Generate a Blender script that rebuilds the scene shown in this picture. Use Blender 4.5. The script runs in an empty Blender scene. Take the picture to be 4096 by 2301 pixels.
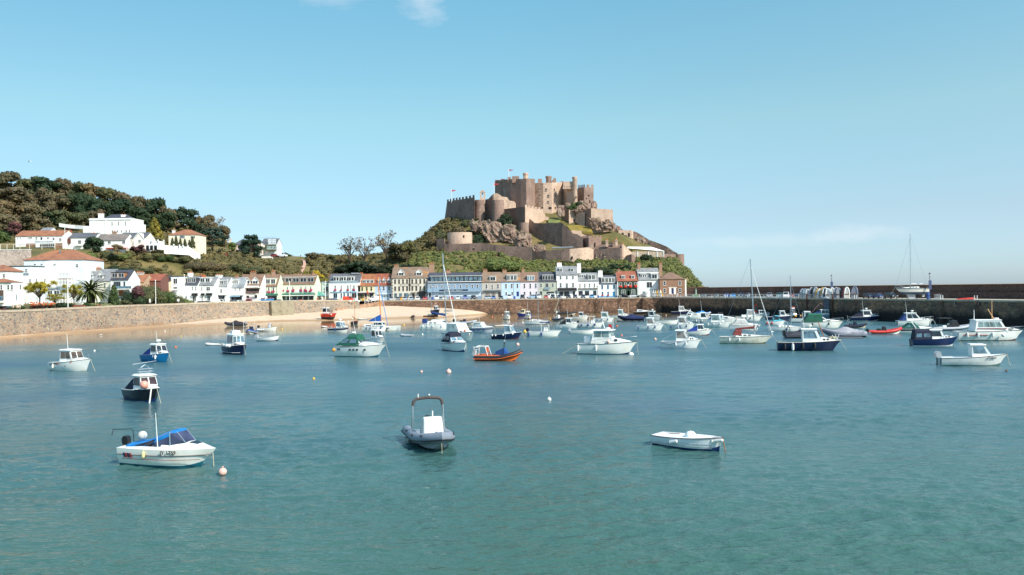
import bpy, bmesh, math, random
from mathutils import Vector, Matrix, noise
rnd = random.Random(7)
SC = bpy.context.scene
COL = SC.collection
F = 3215.0; HC = 9.7; RHO = 0.0126; CY = 1158.0; CX = 2048.0
cr, sr = math.cos(RHO), math.sin(RHO)
def W(px, py, Y):
 a = (px-CX)/F; b = -(py-CY)/F
 return Vector((Y*(a*cr+b*sr), Y, HC+Y*(-a*sr+b*cr)))
def G(px, py, z=0.0):
 a = (px-CX)/F; b = -(py-CY)/F
 d = (-a*sr+b*cr)
 return W(px, py, (z-HC)/d)
def HY(px): return CY-0.0126*(px-CX)
def PXZ(px, z, Y):                     # point of column px at height z and depth Y
 py = HY(px)-(z-HC)/Y*F
 return W(px, py, Y)
class MB:
 def __init__(s): s.v = []; s.f = []; s.m = []
 def add(s, vs, fs, mi=0, M=None):
  o = len(s.v)
  for p in vs:
   p = Vector(p)
   s.v.append(M @ p if M else p)
  for f in fs:
   s.f.append([i+o for i in f]); s.m.append(mi)
  return s
 def box(s, c, d, mi=0, rz=0, M=None):
  x, y, z = d[0]/2, d[1]/2, d[2]/2
  vs = [(-x,-y,-z),(x,-y,-z),(x,y,-z),(-x,y,-z),(-x,-y,z),(x,-y,z),(x,y,z),(-x,y,z)]
  R = Matrix.Translation(c) @ Matrix.Rotation(rz, 4, 'Z')
  if M: R = M @ R
  return s.add(vs, [(0,3,2,1),(4,5,6,7),(0,1,5,4),(1,2,6,5),(2,3,7,6),(3,0,4,7)], mi, R)
 def bx(s, x0, x1, y0, y1, z0, z1, mi=0):
  return s.box(((x0+x1)/2,(y0+y1)/2,(z0+z1)/2), (abs(x1-x0),abs(y1-y0),abs(z1-z0)), mi)
 def hexa(s, b, t, mi=0):           # b, t: four bottom and four top points (ccw from above)
  return s.add(list(b)+list(t), [(3,2,1,0),(4,5,6,7),(0,1,5,4),(1,2,6,5),(2,3,7,6),(3,0,4,7)], mi)
 def prism(s, poly, off, mi=0):     # poly: 3d points, extruded by vector off
  n = len(poly); off = Vector(off)
  vs = [Vector(p) for p in poly]+[Vector(p)+off for p in poly]
  fs = [list(range(n))[::-1], list(range(n, 2*n))]+[(i,(i+1)%n,n+(i+1)%n,n+i) for i in range(n)]
  return s.add(vs, fs, mi)
 def tube(s, pts, r, seg=6, mi=0, cap=True):
  pts = [Vector(p) for p in pts]; n = len(pts)
  rr = r if isinstance(r, (list, tuple)) else [r]*n
  vs = []; fs = []
  up = Vector((0,0,1)); prev = None
  for i, p in enumerate(pts):
   t = (pts[min(i+1,n-1)]-pts[max(i-1,0)])
   t = t.normalized() if t.length > 1e-9 else Vector((0,0,1))
   if prev is None:
    a = t.cross(up if abs(t.dot(up)) < .95 else Vector((1,0,0))).normalized()
   else:
    a = (prev-t*prev.dot(t)); a = a.normalized() if a.length > 1e-6 else t.orthogonal().normalized()
   prev = a; b = t.cross(a)
   for k in range(seg):
    an = 2*math.pi*k/seg
    vs.append(p+(a*math.cos(an)+b*math.sin(an))*rr[i])
  for i in range(n-1):
   for k in range(seg):
    k2 = (k+1) % seg
    fs.append((i*seg+k, i*seg+k2, (i+1)*seg+k2, (i+1)*seg+k))
  if cap:
   fs.append(list(range(seg))[::-1]); fs.append(list(range((n-1)*seg, n*seg)))
  return s.add(vs, fs, mi)
 def lathe(s, prof, c=(0,0,0), seg=12, mi=0, M=None):   # prof: (r,z)
  vs = []; fs = []; n = len(prof)
  for r, z in prof:
   for k in range(seg):
    an = 2*math.pi*k/seg
    vs.append((c[0]+r*math.cos(an), c[1]+r*math.sin(an), c[2]+z))
  for i in range(n-1):
   for k in range(seg):
    k2 = (k+1) % seg
    fs.append((i*seg+k, i*seg+k2, (i+1)*seg+k2, (i+1)*seg+k))
  fs.append(list(range(seg))[::-1]); fs.append(list(range((n-1)*seg, n*seg)))
  return s.add(vs, fs, mi, M)
 def ball(s, c, r, seg=10, mi=0, sz=1.0):
  n = max(4, seg//2+1)
  prof = [(max(.001, r*math.sin(math.pi*i/n)), -r*sz*math.cos(math.pi*i/n)) for i in range(n+1)]
  return s.lathe(prof, c, seg, mi)
 def loft(s, rows, mi=0, closed=False, mis=None, cap0=False, cap1=False):
  n = len(rows[0]); vs = [p for r in rows for p in r]; o = len(s.v)
  s.v += [Vector(p) for p in vs]
  for i in range(len(rows)-1):
   for k in range(n if closed else n-1):
    k2 = (k+1) % n
    s.f.append([o+i*n+k, o+(i+1)*n+k, o+(i+1)*n+k2, o+i*n+k2]); s.m.append(mis[k] if mis else mi)
  if cap0: s.f.append([o+k for k in range(n)]); s.m.append(mi)
  if cap1: s.f.append([o+(len(rows)-1)*n+k for k in range(n)][::-1]); s.m.append(mi)
  return s
def obj(name, mb, mats, parent=None, smooth=False, loc=None, label=None, ang=None):
 me = bpy.data.meshes.new(name)
 me.from_pydata([tuple(p) for p in mb.v], [], mb.f)
 if not isinstance(mats, (list, tuple)): mats = [mats]
 for m in mats: me.materials.append(m)
 if len(mats) > 1: me.polygons.foreach_set('material_index', mb.m)
 bm = bmesh.new(); bm.from_mesh(me)
 bmesh.ops.recalc_face_normals(bm, faces=bm.faces)
 if smooth:
  la = math.radians(ang or 40)
  for f in bm.faces: f.smooth = True
  for e in bm.edges:
   if len(e.link_faces) == 2 and e.calc_face_angle(0) > la: e.smooth = False
 bm.to_mesh(me); bm.free(); me.update()
 o = bpy.data.objects.new(name, me); COL.objects.link(o)
 if parent: o.parent = parent
 if loc is not None: o.location = loc
 if label: o['label'] = label
 return o
def tag(o, label, cat, group=None, kind=None):
 if label: o['label'] = label
 if cat: o['category'] = cat
 if group: o['group'] = group
 if kind: o['kind'] = kind
 return o
def thing(name, label, cat, loc=(0,0,0), rz=0, group=None):
 o = bpy.data.objects.new(name, None); o.empty_display_size = .2
 COL.objects.link(o); o.location = loc; o.rotation_euler = (0,0,rz)
 return tag(o, label, cat, group)
KIDS = {}
def dup(root, loc, rz=0, label=None, group=None, scale=None, mats=None, cat=None):
 def cp(o, par):
  c = o.copy(); COL.objects.link(c)
  if par: c.parent = par
  if mats and o.name.split('.')[0] in mats:
   for i, m in enumerate(mats[o.name.split('.')[0]] if isinstance(mats[o.name.split('.')[0]], (list,tuple)) else [mats[o.name.split('.')[0]]]):
    c.material_slots[i].link = 'OBJECT'; c.material_slots[i].material = m
  if o.name not in KIDS: KIDS[o.name] = list(o.children)
  for k in KIDS[o.name]: cp(k, c)
  return c
 c = cp(root, None); c.location = loc; c.rotation_euler = (0,0,rz)
 if scale: c.scale = scale
 if label: c['label'] = label
 if group: c['group'] = group
 if cat: c['category'] = cat
 return c
def structure(name, mb, mats, smooth=False):
 o = obj(name, mb, mats, smooth=smooth); o['kind'] = 'structure'; return o
def lin(c):
 return tuple((x/12.92 if x <= .04045 else ((x+.055)/1.055)**2.4) for x in (v/255 for v in c))
MC = {}
def nodes(name):
 m = bpy.data.materials.new(name); m.use_nodes = True
 nt = m.node_tree; b = nt.nodes['Principled BSDF']
 return m, nt, b
def N(nt, t, **kw):
 n = nt.nodes.new(t)
 for k, v in kw.items(): setattr(n, k, v)
 return n
def mixc(nt, fac, a, b, blend='MIX'):
 n = nt.nodes.new('ShaderNodeMix'); n.data_type = 'RGBA'; n.blend_type = blend
 for sock, v in ((n.inputs['Factor'], fac), (n.inputs[6], a), (n.inputs[7], b)):
  if hasattr(v, 'is_linked'): nt.links.new(v, sock)
  elif isinstance(v, (int, float)): sock.default_value = v if sock.name == 'Factor' else (v,v,v,1)
  else: sock.default_value = (*v[:3], 1)
 return n.outputs[2]
def ramp(nt, src, stops):
 r = nt.nodes.new('ShaderNodeValToRGB'); nt.links.new(src, r.inputs[0])
 e = r.color_ramp.elements
 while len(e) < len(stops): e.new(.5)
 for i, (p, c) in enumerate(stops):
  e[i].position = p; e[i].color = (*c, 1) if isinstance(c, tuple) else (c,c,c,1)
 return r.outputs[0]
def pos(nt, scale=(1,1,1)):
 g = N(nt, 'ShaderNodeNewGeometry'); mp = N(nt, 'ShaderNodeMapping'); mp.inputs['Scale'].default_value = scale
 nt.links.new(g.outputs['Position'], mp.inputs[0]); return mp.outputs[0]
def noi(nt, vec, scale, detail=3, rough=.55):
 n = N(nt, 'ShaderNodeTexNoise'); n.inputs['Scale'].default_value = scale
 n.inputs['Detail'].default_value = detail; n.inputs['Roughness'].default_value = rough
 nt.links.new(vec, n.inputs['Vector']); return n.outputs[0]
def bump(nt, b, h, strength, dist):
 n = N(nt, 'ShaderNodeBump'); n.inputs['Strength'].default_value = strength; n.inputs['Distance'].default_value = dist
 nt.links.new(h, n.inputs['Height']); nt.links.new(n.outputs[0], b.inputs['Normal'])
def paint(c, rough=.45, var=.10, sc=1.3, metal=0, name=None):
 k = ('p', tuple(c), rough, var, metal)
 if k in MC: return MC[k]
 m, nt, b = nodes(name or 'paint'); l = lin(c)
 v = pos(nt); n = noi(nt, v, sc, 4, .6)
 dirt = tuple(x*(1-3.0*var)*w for x, w in zip(l, (1,.98,.92)))
 col = ramp(nt, n, [(.30, dirt), (.52, l), (.8, tuple(min(1, x*(1+var*.4)) for x in l))])
 nt.links.new(col, b.inputs['Base Color']); b.inputs['Roughness'].default_value = rough; b.inputs['Metallic'].default_value = metal
 MC[k] = m; return m
def glass_dark(c=(38,46,54), rough=.08):
 k = ('g', c)
 if k in MC: return MC[k]
 m, nt, b = nodes('window glass')
 v = pos(nt); n = noi(nt, v, .9, 2)
 col = ramp(nt, n, [(.35, tuple(x*.6 for x in lin(c))), (.65, tuple(min(1,x*1.7) for x in lin(c)))])
 nt.links.new(col, b.inputs['Base Color']); b.inputs['Roughness'].default_value = rough
 MC[k] = m; return m
def stonework(name, cols, mortar, size=1.0, flat=1.5, mw=.07, weed=None, bstr=.5, patch=None):
 m, nt, b = nodes(name)
 v = pos(nt, (1/size, 1/size, flat/size))
 nn = N(nt, 'ShaderNodeTexNoise'); nn.inputs['Scale'].default_value = 1.1; nt.links.new(v, nn.inputs['Vector'])
 ad = N(nt, 'ShaderNodeMix'); ad.data_type = 'RGBA'; ad.blend_type = 'LINEAR_LIGHT'; ad.inputs[0].default_value = .18
 nt.links.new(v, ad.inputs[6]); nt.links.new(nn.outputs['Color'], ad.inputs[7])
 vo = N(nt, 'ShaderNodeTexVoronoi'); vo.inputs['Scale'].default_value = 1; nt.links.new(ad.outputs[2], vo.inputs['Vector'])
 ve = N(nt, 'ShaderNodeTexVoronoi', feature='DISTANCE_TO_EDGE'); ve.inputs['Scale'].default_value = 1; nt.links.new(ad.outputs[2], ve.inputs['Vector'])
 sp = N(nt, 'ShaderNodeSeparateColor'); nt.links.new(vo.outputs['Color'], sp.inputs[0])
 n = len(cols); col = ramp(nt, sp.outputs[0], [((i+.5)/n, lin(c)) for i, c in enumerate(cols)])
 w = pos(nt); big = noi(nt, w, .12, 4, .6)
 col = mixc(nt, 1.0, col, ramp(nt, big, [(.3, (.62,.60,.58)), (.6, (1.05,1.03,1.0))]), 'MULTIPLY')
 fine = noi(nt, w, 3.0, 3)
 col = mixc(nt, .5, col, ramp(nt, fine, [(.3, (.7,.7,.7)), (.7, (1.2,1.2,1.2))]), 'MULTIPLY')
 edge = ramp(nt, ve.outputs['Distance'], [(mw*.35, 1.0), (mw, 0.0)])
 col = mixc(nt, edge, col, lin(mortar))
 if patch:
  pt = noi(nt, pos(nt, (1,1,.35)), .45, 5, .65)
  col = mixc(nt, ramp(nt, pt, [(.56, 0.0), (.68, .8)]), col, lin(patch))
 if weed:      # weed and wet stain below the tide mark, ragged upper edge
  zlo, zhi, wc = weed
  g = N(nt, 'ShaderNodeNewGeometry'); sx = N(nt, 'ShaderNodeSeparateXYZ'); nt.links.new(g.outputs['Position'], sx.inputs[0])
  rg = noi(nt, pos(nt, (1,1,.25)), .55, 4, .6)
  mm = N(nt, 'ShaderNodeMath', operation='MULTIPLY_ADD'); mm.inputs[1].default_value = 3.2; nt.links.new(rg, mm.inputs[0]); nt.links.new(sx.outputs[2], mm.inputs[2])
  mr = N(nt, 'ShaderNodeMapRange'); mr.inputs[1].default_value = zlo+1.6; mr.inputs[2].default_value = zhi+1.6; mr.inputs[3].default_value = 1; mr.inputs[4].default_value = 0
  nt.links.new(mm.outputs[0], mr.inputs[0])
  col = mixc(nt, mr.outputs[0], col, lin(wc))
 nt.links.new(col, b.inputs['Base Color']); b.inputs['Roughness'].default_value = .85
 bump(nt, b, ramp(nt, ve.outputs['Distance'], [(0.0, 0.0), (.12, 1.0)]), bstr, .12)
 return m
def leafmat(c, name='foliage', spread=.5):
 k = ('l', tuple(c), spread)
 if k in MC: return MC[k]
 m, nt, b = nodes(name); l = lin(c)
 v = pos(nt); n = noi(nt, v, .35, 4, .65); n2 = noi(nt, v, 2.2, 2)
 col = ramp(nt, n, [(.3, (l[0]*(1-spread*.5), l[1]*(1-spread*.35), l[2]*(1-spread*.35))), (.5, l), (.72, (min(1,l[0]*(1+spread*1.1)), min(1,l[1]*(1+spread*.8)), l[2]*(1+spread*.3)))])
 col = mixc(nt, .6, col, ramp(nt, n2, [(.3, (.6,.6,.6)), (.7, (1.35,1.35,1.3))]), 'MULTIPLY')
 oi = N(nt, 'ShaderNodeObjectInfo')
 col = mixc(nt, 1.0, col, ramp(nt, oi.outputs['Random'], [(0, (.78,.85,.8)), (.5,(1,1,1)), (1, (1.25,1.12,.95))]), 'MULTIPLY')
 nt.links.new(col, b.inputs['Base Color']); b.inputs['Roughness'].default_value = .75
 b.inputs['Specular IOR Level'].default_value = .25
 MC[k] = m; return m
def roofmat(c, course=.28, var=.22, lichen=None, name='roof tiles'):
 k = ('r', tuple(c), lichen)
 if k in MC: return MC[k]
 m, nt, b = nodes(name); l = lin(c)
 v = pos(nt); n = noi(nt, v, .5, 5, .65); n2 = noi(nt, pos(nt, (2.5,1,5)), 1.2, 2)
 col = ramp(nt, n, [(.3, tuple(x*(1-var*1.5) for x in l)), (.5, l), (.72, tuple(min(1,x*(1+var)) for x in l))])
 col = mixc(nt, .7, col, ramp(nt, n2, [(.3, (.72,.72,.72)), (.7, (1.18,1.18,1.18))]), 'MULTIPLY')
 if lichen:
  n3 = noi(nt, pos(nt, (.5,1,.8)), .55, 5, .7)
  col = mixc(nt, ramp(nt, n3, [(.56, 0.0), (.66, .85)]), col, lin(lichen))
 nt.links.new(col, b.inputs['Base Color']); b.inputs['Roughness'].default_value = .7
 wv = N(nt, 'ShaderNodeTexWave', wave_type='BANDS', bands_direction='Z'); wv.inputs['Scale'].default_value = 1.2; wv.inputs['Distortion'].default_value = .6
 nt.links.new(v, wv.inputs['Vector']); bump(nt, b, wv.outputs['Fac'], .4, .05)
 MC[k] = m; return m
WHITE = paint((238,238,234), .5, .045, .6); GEL = paint((236,236,230), .25, .05, .9, name='gelcoat'); CREAMB = paint((244,242,234), .28, .035, .8, name='gelcoat')
BLACK = paint((26,27,30), .5, .1); RUB = paint((150,148,146), .6, .1); STEEL = paint((190,196,200), .3, .05, 2, .85, name='steel')
GLASS = glass_dark(); GLASSB = glass_dark((92,118,132)); GLASSG = glass_dark((110,130,128))
NAVY = paint((20,36,72), .3, .08, name='navy gelcoat'); NAVC = paint((24,30,54), .8, .12, name='canvas')
ROPE = paint((196,186,158), .8, .12); WOOD = paint((150,98,60), .6, .2, 3, name='wood')
ORANGE = paint((236,110,52), .5, .08); PINK = paint((240,160,140), .45, .08); YELLOW = paint((236,176,56), .5, .1)
# ================= camera, sun, sky =================
cam = bpy.data.cameras.new('camera'); cam.sensor_width = 36; cam.lens = 36*F/4096
cam.clip_start = .5; cam.clip_end = 30000; cam.shift_y = (CY-1150.5)/4096
co = bpy.data.objects.new('camera', cam); COL.objects.link(co); SC.camera = co
co.matrix_world = Matrix(((cr, sr, 0, 0), (0, 0, -1, 0), (-sr, cr, 0, HC), (0, 0, 0, 1)))
SUN_EL, SUN_AZ = math.radians(42), math.radians(40)      # azimuth: from +X towards the camera (-Y)
sd = Vector((math.cos(SUN_EL)*math.cos(SUN_AZ), -math.cos(SUN_EL)*math.sin(SUN_AZ), math.sin(SUN_EL)))
sl = bpy.data.lights.new('sun', 'SUN'); sl.energy = 4.1; sl.angle = math.radians(.53); sl.color = (1, .93, .82)
so = bpy.data.objects.new('sun', sl); COL.objects.link(so); so.rotation_euler = sd.to_track_quat('Z', 'Y').to_euler(); so.location = (0,0,300)
wd = bpy.data.worlds.new('World'); SC.world = wd; wd.use_nodes = True
nt = wd.node_tree; bg = nt.nodes['Background']
sk = N(nt, 'ShaderNodeTexSky', sky_type='NISHITA'); sk.sun_disc = False
sk.sun_elevation = SUN_EL; sk.sun_rotation = math.atan2(sd.x, sd.y); sk.air_density = 1.0; sk.dust_density = .35; sk.ozone_density = 1.2; sk.altitude = 0
tc = N(nt, 'ShaderNodeTexCoord')
sx_ = N(nt, 'ShaderNodeSeparateXYZ'); nt.links.new(tc.outputs['Generated'], sx_.inputs[0])
skc = mixc(nt, 1.0, sk.outputs[0], (1.0, 1.08, 1.04), 'MULTIPLY')
skc = mixc(nt, 1.0, skc, ramp(nt, sx_.outputs[2], [(0, (.42,.53,.86)), (.022, (.45,.56,.84)), (.085, (.57,.60,.70)), (.20, (.765,.845,.735)), (.35, (.72,1.0,.90)), (.6, (1.2,1.35,1.25)), (1, (1.35,1.45,1.35))]), 'MULTIPLY')
lx_ = N(nt, 'ShaderNodeMapRange'); lx_.inputs[1].default_value = -.6; lx_.inputs[2].default_value = .6; nt.links.new(sx_.outputs[0], lx_.inputs[0])
skc = mixc(nt, 1.0, skc, ramp(nt, lx_.outputs[0], [(0, (.80,.83,.86)), (.5, (.93,.96,.97)), (1, (1.0,.97,.97))]), 'MULTIPLY')
def cloud(skc, px, py, rx, amount):
 d = (W(px, py, 1)-Vector((0,0,HC))).normalized()
 mp = N(nt, 'ShaderNodeMapping'); mp.vector_type = 'POINT'; mp.inputs['Location'].default_value = (-d.x*rx[0], -d.y*1, -d.z*rx[1]); mp.inputs['Scale'].default_value = (rx[0],1,rx[1])
 nt.links.new(tc.outputs['Generated'], mp.inputs[0])
 ln = N(nt, 'ShaderNodeVectorMath', operation='LENGTH'); nt.links.new(mp.outputs[0], ln.inputs[0])
 mp2 = N(nt, 'ShaderNodeMapping'); mp2.inputs['Scale'].default_value = (1,1,2.6); nt.links.new(tc.outputs['Generated'], mp2.inputs[0])
 nz = noi(nt, mp2.outputs[0], 22, 6, .62)
 ad = N(nt, 'ShaderNodeMath', operation='MULTIPLY_ADD'); ad.inputs[1].default_value = 1.5; nt.links.new(nz, ad.inputs[0]);
 ng = N(nt, 'ShaderNodeMath', operation='SUBTRACT'); ng.inputs[0].default_value = .25; nt.links.new(ln.outputs['Value'], ng.inputs[1]); nt.links.new(ng.outputs[0], ad.inputs[2])
 f = ramp(nt, ad.outputs[0], [(.25, 0.0), (.95, amount)])
 return mixc(nt, f, skc, (5.2, 5.1, 5.2))
skc = cloud(skc, 1690, 15, (26, 30), .3); skc = cloud(skc, 1290, -40, (14, 34), .22)
skc = cloud(skc, 3450, 930, (14, 66), .22); skc = cloud(skc, 3050, 965, (7, 70), .16)
nt.links.new(skc, bg.inputs[0]); bg.inputs[1].default_value = .15
SC.view_settings.view_transform = 'Standard'; SC.view_settings.look = 'None'; SC.view_settings.exposure = .45; SC.view_settings.gamma = 1
cy = SC.cycles; cy.max_bounces = 6; cy.diffuse_bounces = 3; cy.glossy_bounces = 3; cy.transmission_bounces = 3; cy.use_denoising = True; cy.caustics_reflective = False; cy.caustics_refractive = False
# ================= water =================
def water_mat():
 m, nt, b = nodes('sea water')
 v = pos(nt)
 big = noi(nt, pos(nt, (.6,1,1)), .022, 4, .55)
 patch = noi(nt, pos(nt, (.35,1,1)), .05, 3, .5)
 g = N(nt, 'ShaderNodeNewGeometry'); sx = N(nt, 'ShaderNodeSeparateXYZ'); nt.links.new(g.outputs['Position'], sx.inputs[0])
 col = ramp(nt, big, [(.36, lin((52,86,102))), (.52, lin((62,98,102))), (.68, lin((56,88,112)))])
 dv = N(nt, 'ShaderNodeMapRange'); dv.inputs[1].default_value = 75; dv.inputs[2].default_value = 26; nt.links.new(sx.outputs[1], dv.inputs[0])
 col = mixc(nt, dv.outputs[0], col, lin((60,96,84)))
 dm = N(nt, 'ShaderNodeMath', operation='MULTIPLY_ADD'); dm.inputs[1].default_value = -.62; nt.links.new(sx.outputs[0], dm.inputs[0]); nt.links.new(sx.outputs[1], dm.inputs[2])
 dn = N(nt, 'ShaderNodeMath', operation='MULTIPLY_ADD'); dn.inputs[1].default_value = 42; nt.links.new(patch, dn.inputs[0]); nt.links.new(dm.outputs[0], dn.inputs[2])
 sh = N(nt, 'ShaderNodeMapRange'); sh.inputs[1].default_value = 222; sh.inputs[2].default_value = 292; lim = N(nt, 'ShaderNodeMapRange'); lim.inputs[1].default_value = 335; lim.inputs[2].default_value = 375; lim.inputs[3].default_value = 0; lim.inputs[4].default_value = -400; nt.links.new(sx.outputs[1], lim.inputs[0])
 dq = N(nt, 'ShaderNodeMath', operation='ADD'); nt.links.new(dn.outputs[0], dq.inputs[0]); nt.links.new(lim.outputs[0], dq.inputs[1]); dn = dq
 nt.links.new(dn.outputs[0], sh.inputs[0])
 col = mixc(nt, sh.outputs[0], col, lin((150,124,88)))
 nt.links.new(col, b.inputs['Base Color']); b.inputs['IOR'].default_value = 1.45
 r0 = N(nt, 'ShaderNodeMapRange'); r0.inputs[1].default_value = 35; r0.inputs[2].default_value = 120; r0.inputs[3].default_value = .08; r0.inputs[4].default_value = .40; nt.links.new(sx.outputs[1], r0.inputs[0])
 w0 = N(nt, 'ShaderNodeMapping'); w0.inputs['Rotation'].default_value = (0,0,math.radians(12)); w0.inputs['Scale'].default_value = (.55,1.25,1); nt.links.new(g.outputs['Position'], w0.inputs[0])
 n1 = noi(nt, w0.outputs[0], 2.3, 3, .6); n2 = noi(nt, w0.outputs[0], .75, 2, .5); n3 = noi(nt, w0.outputs[0], 6.5, 2, .5)
 a = N(nt, 'ShaderNodeMath', operation='MULTIPLY_ADD'); a.inputs[1].default_value = 1.9; nt.links.new(n2, a.inputs[0]); nt.links.new(n1, a.inputs[2])
 a2 = N(nt, 'ShaderNodeMath', operation='MULTIPLY_ADD'); a2.inputs[1].default_value = .28; nt.links.new(n3, a2.inputs[0]); nt.links.new(a.outputs[0], a2.inputs[2])
 st = N(nt, 'ShaderNodeMapRange'); st.inputs[1].default_value = .32; st.inputs[2].default_value = .66; st.inputs[3].default_value = .4; st.inputs[4].default_value = 1.0; nt.links.new(patch, st.inputs[0])
 cal = N(nt, 'ShaderNodeMapRange'); cal.inputs[1].default_value = 205; cal.inputs[2].default_value = 262; cal.inputs[3].default_value = 1; cal.inputs[4].default_value = .06; nt.links.new(dn.outputs[0], cal.inputs[0])
 mu = N(nt, 'ShaderNodeMath', operation='MULTIPLY'); nt.links.new(st.outputs[0], mu.inputs[0]); nt.links.new(cal.outputs[0], mu.inputs[1])
 rm = N(nt, 'ShaderNodeMath', operation='MULTIPLY'); nt.links.new(r0.outputs[0], rm.inputs[0]); nt.links.new(mu.outputs[0], rm.inputs[1])
 ra = N(nt, 'ShaderNodeMath', operation='ADD'); ra.inputs[1].default_value = .05; nt.links.new(rm.outputs[0], ra.inputs[0]); fr = N(nt, 'ShaderNodeMapRange'); fr.inputs[1].default_value = 400; fr.inputs[2].default_value = 2500; fr.inputs[3].default_value = 0; fr.inputs[4].default_value = .5; nt.links.new(sx.outputs[1], fr.inputs[0])
 rb = N(nt, 'ShaderNodeMath', operation='ADD'); nt.links.new(ra.outputs[0], rb.inputs[0]); nt.links.new(fr.outputs[0], rb.inputs[1]); nt.links.new(rb.outputs[0], b.inputs['Roughness'])
 fd = N(nt, 'ShaderNodeMapRange'); fd.inputs[1].default_value = 40; fd.inputs[2].default_value = 110; fd.inputs[3].default_value = 1; fd.inputs[4].default_value = .5; nt.links.new(sx.outputs[1], fd.inputs[0])
 mf = N(nt, 'ShaderNodeMath', operation='MULTIPLY'); nt.links.new(mu.outputs[0], mf.inputs[0]); nt.links.new(fd.outputs[0], mf.inputs[1])
 bn = N(nt, 'ShaderNodeBump'); bn.inputs['Distance'].default_value = .16; nt.links.new(mf.outputs[0], bn.inputs['Strength']); nt.links.new(a2.outputs[0], bn.inputs['Height'])
 nt.links.new(bn.outputs[0], b.inputs['Normal'])
 return m
def wave(x, y):      # wind wavelets as real relief where they are big enough to see; finer ripples are in the material
 f = max(0, min(1, (175-y)/85)); f2 = max(0, min(1, (95-y)/45));
 if f <= 0 or y < 20: return 0
 u = x*.97+y*.22; v = y*.97-x*.22; q = .75+noise.noise(Vector((x*.045, y*.075, 2)))*.9
 h = .105*f*noise.noise(Vector((u*.42, v*.8, 0)))
 if f2 > 0: h += f2*(.075*noise.noise(Vector((u*.95, v*1.8, 4)))+.034*noise.noise(Vector((u*2.0, v*3.8, 8))))
 return h*max(.3, q)
Ys = [-60, 5, 18]; py = 2330
while py > 1338: Ys.append(HC*F/(py-CY)); py -= 2.6
while py > 1175: Ys.append(HC*F/(py-CY)); py -= 9
Ys += [2500, 5000, 22000]; xs_ = [-9000,-2500,-700]+list(range(-250, 4350, 7))+[4800,6600,13000]
mb = MB(); mb.loft([[((px-CX)/F*max(Y, 26), Y, wave((px-CX)/F*Y, Y) if -260 < px < 4360 else 0) for px in xs_] for Y in Ys])
o = structure('sea', mb, water_mat(), smooth=True)
o.data.polygons.foreach_set('use_smooth', [True]*len(o.data.polygons))
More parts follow.
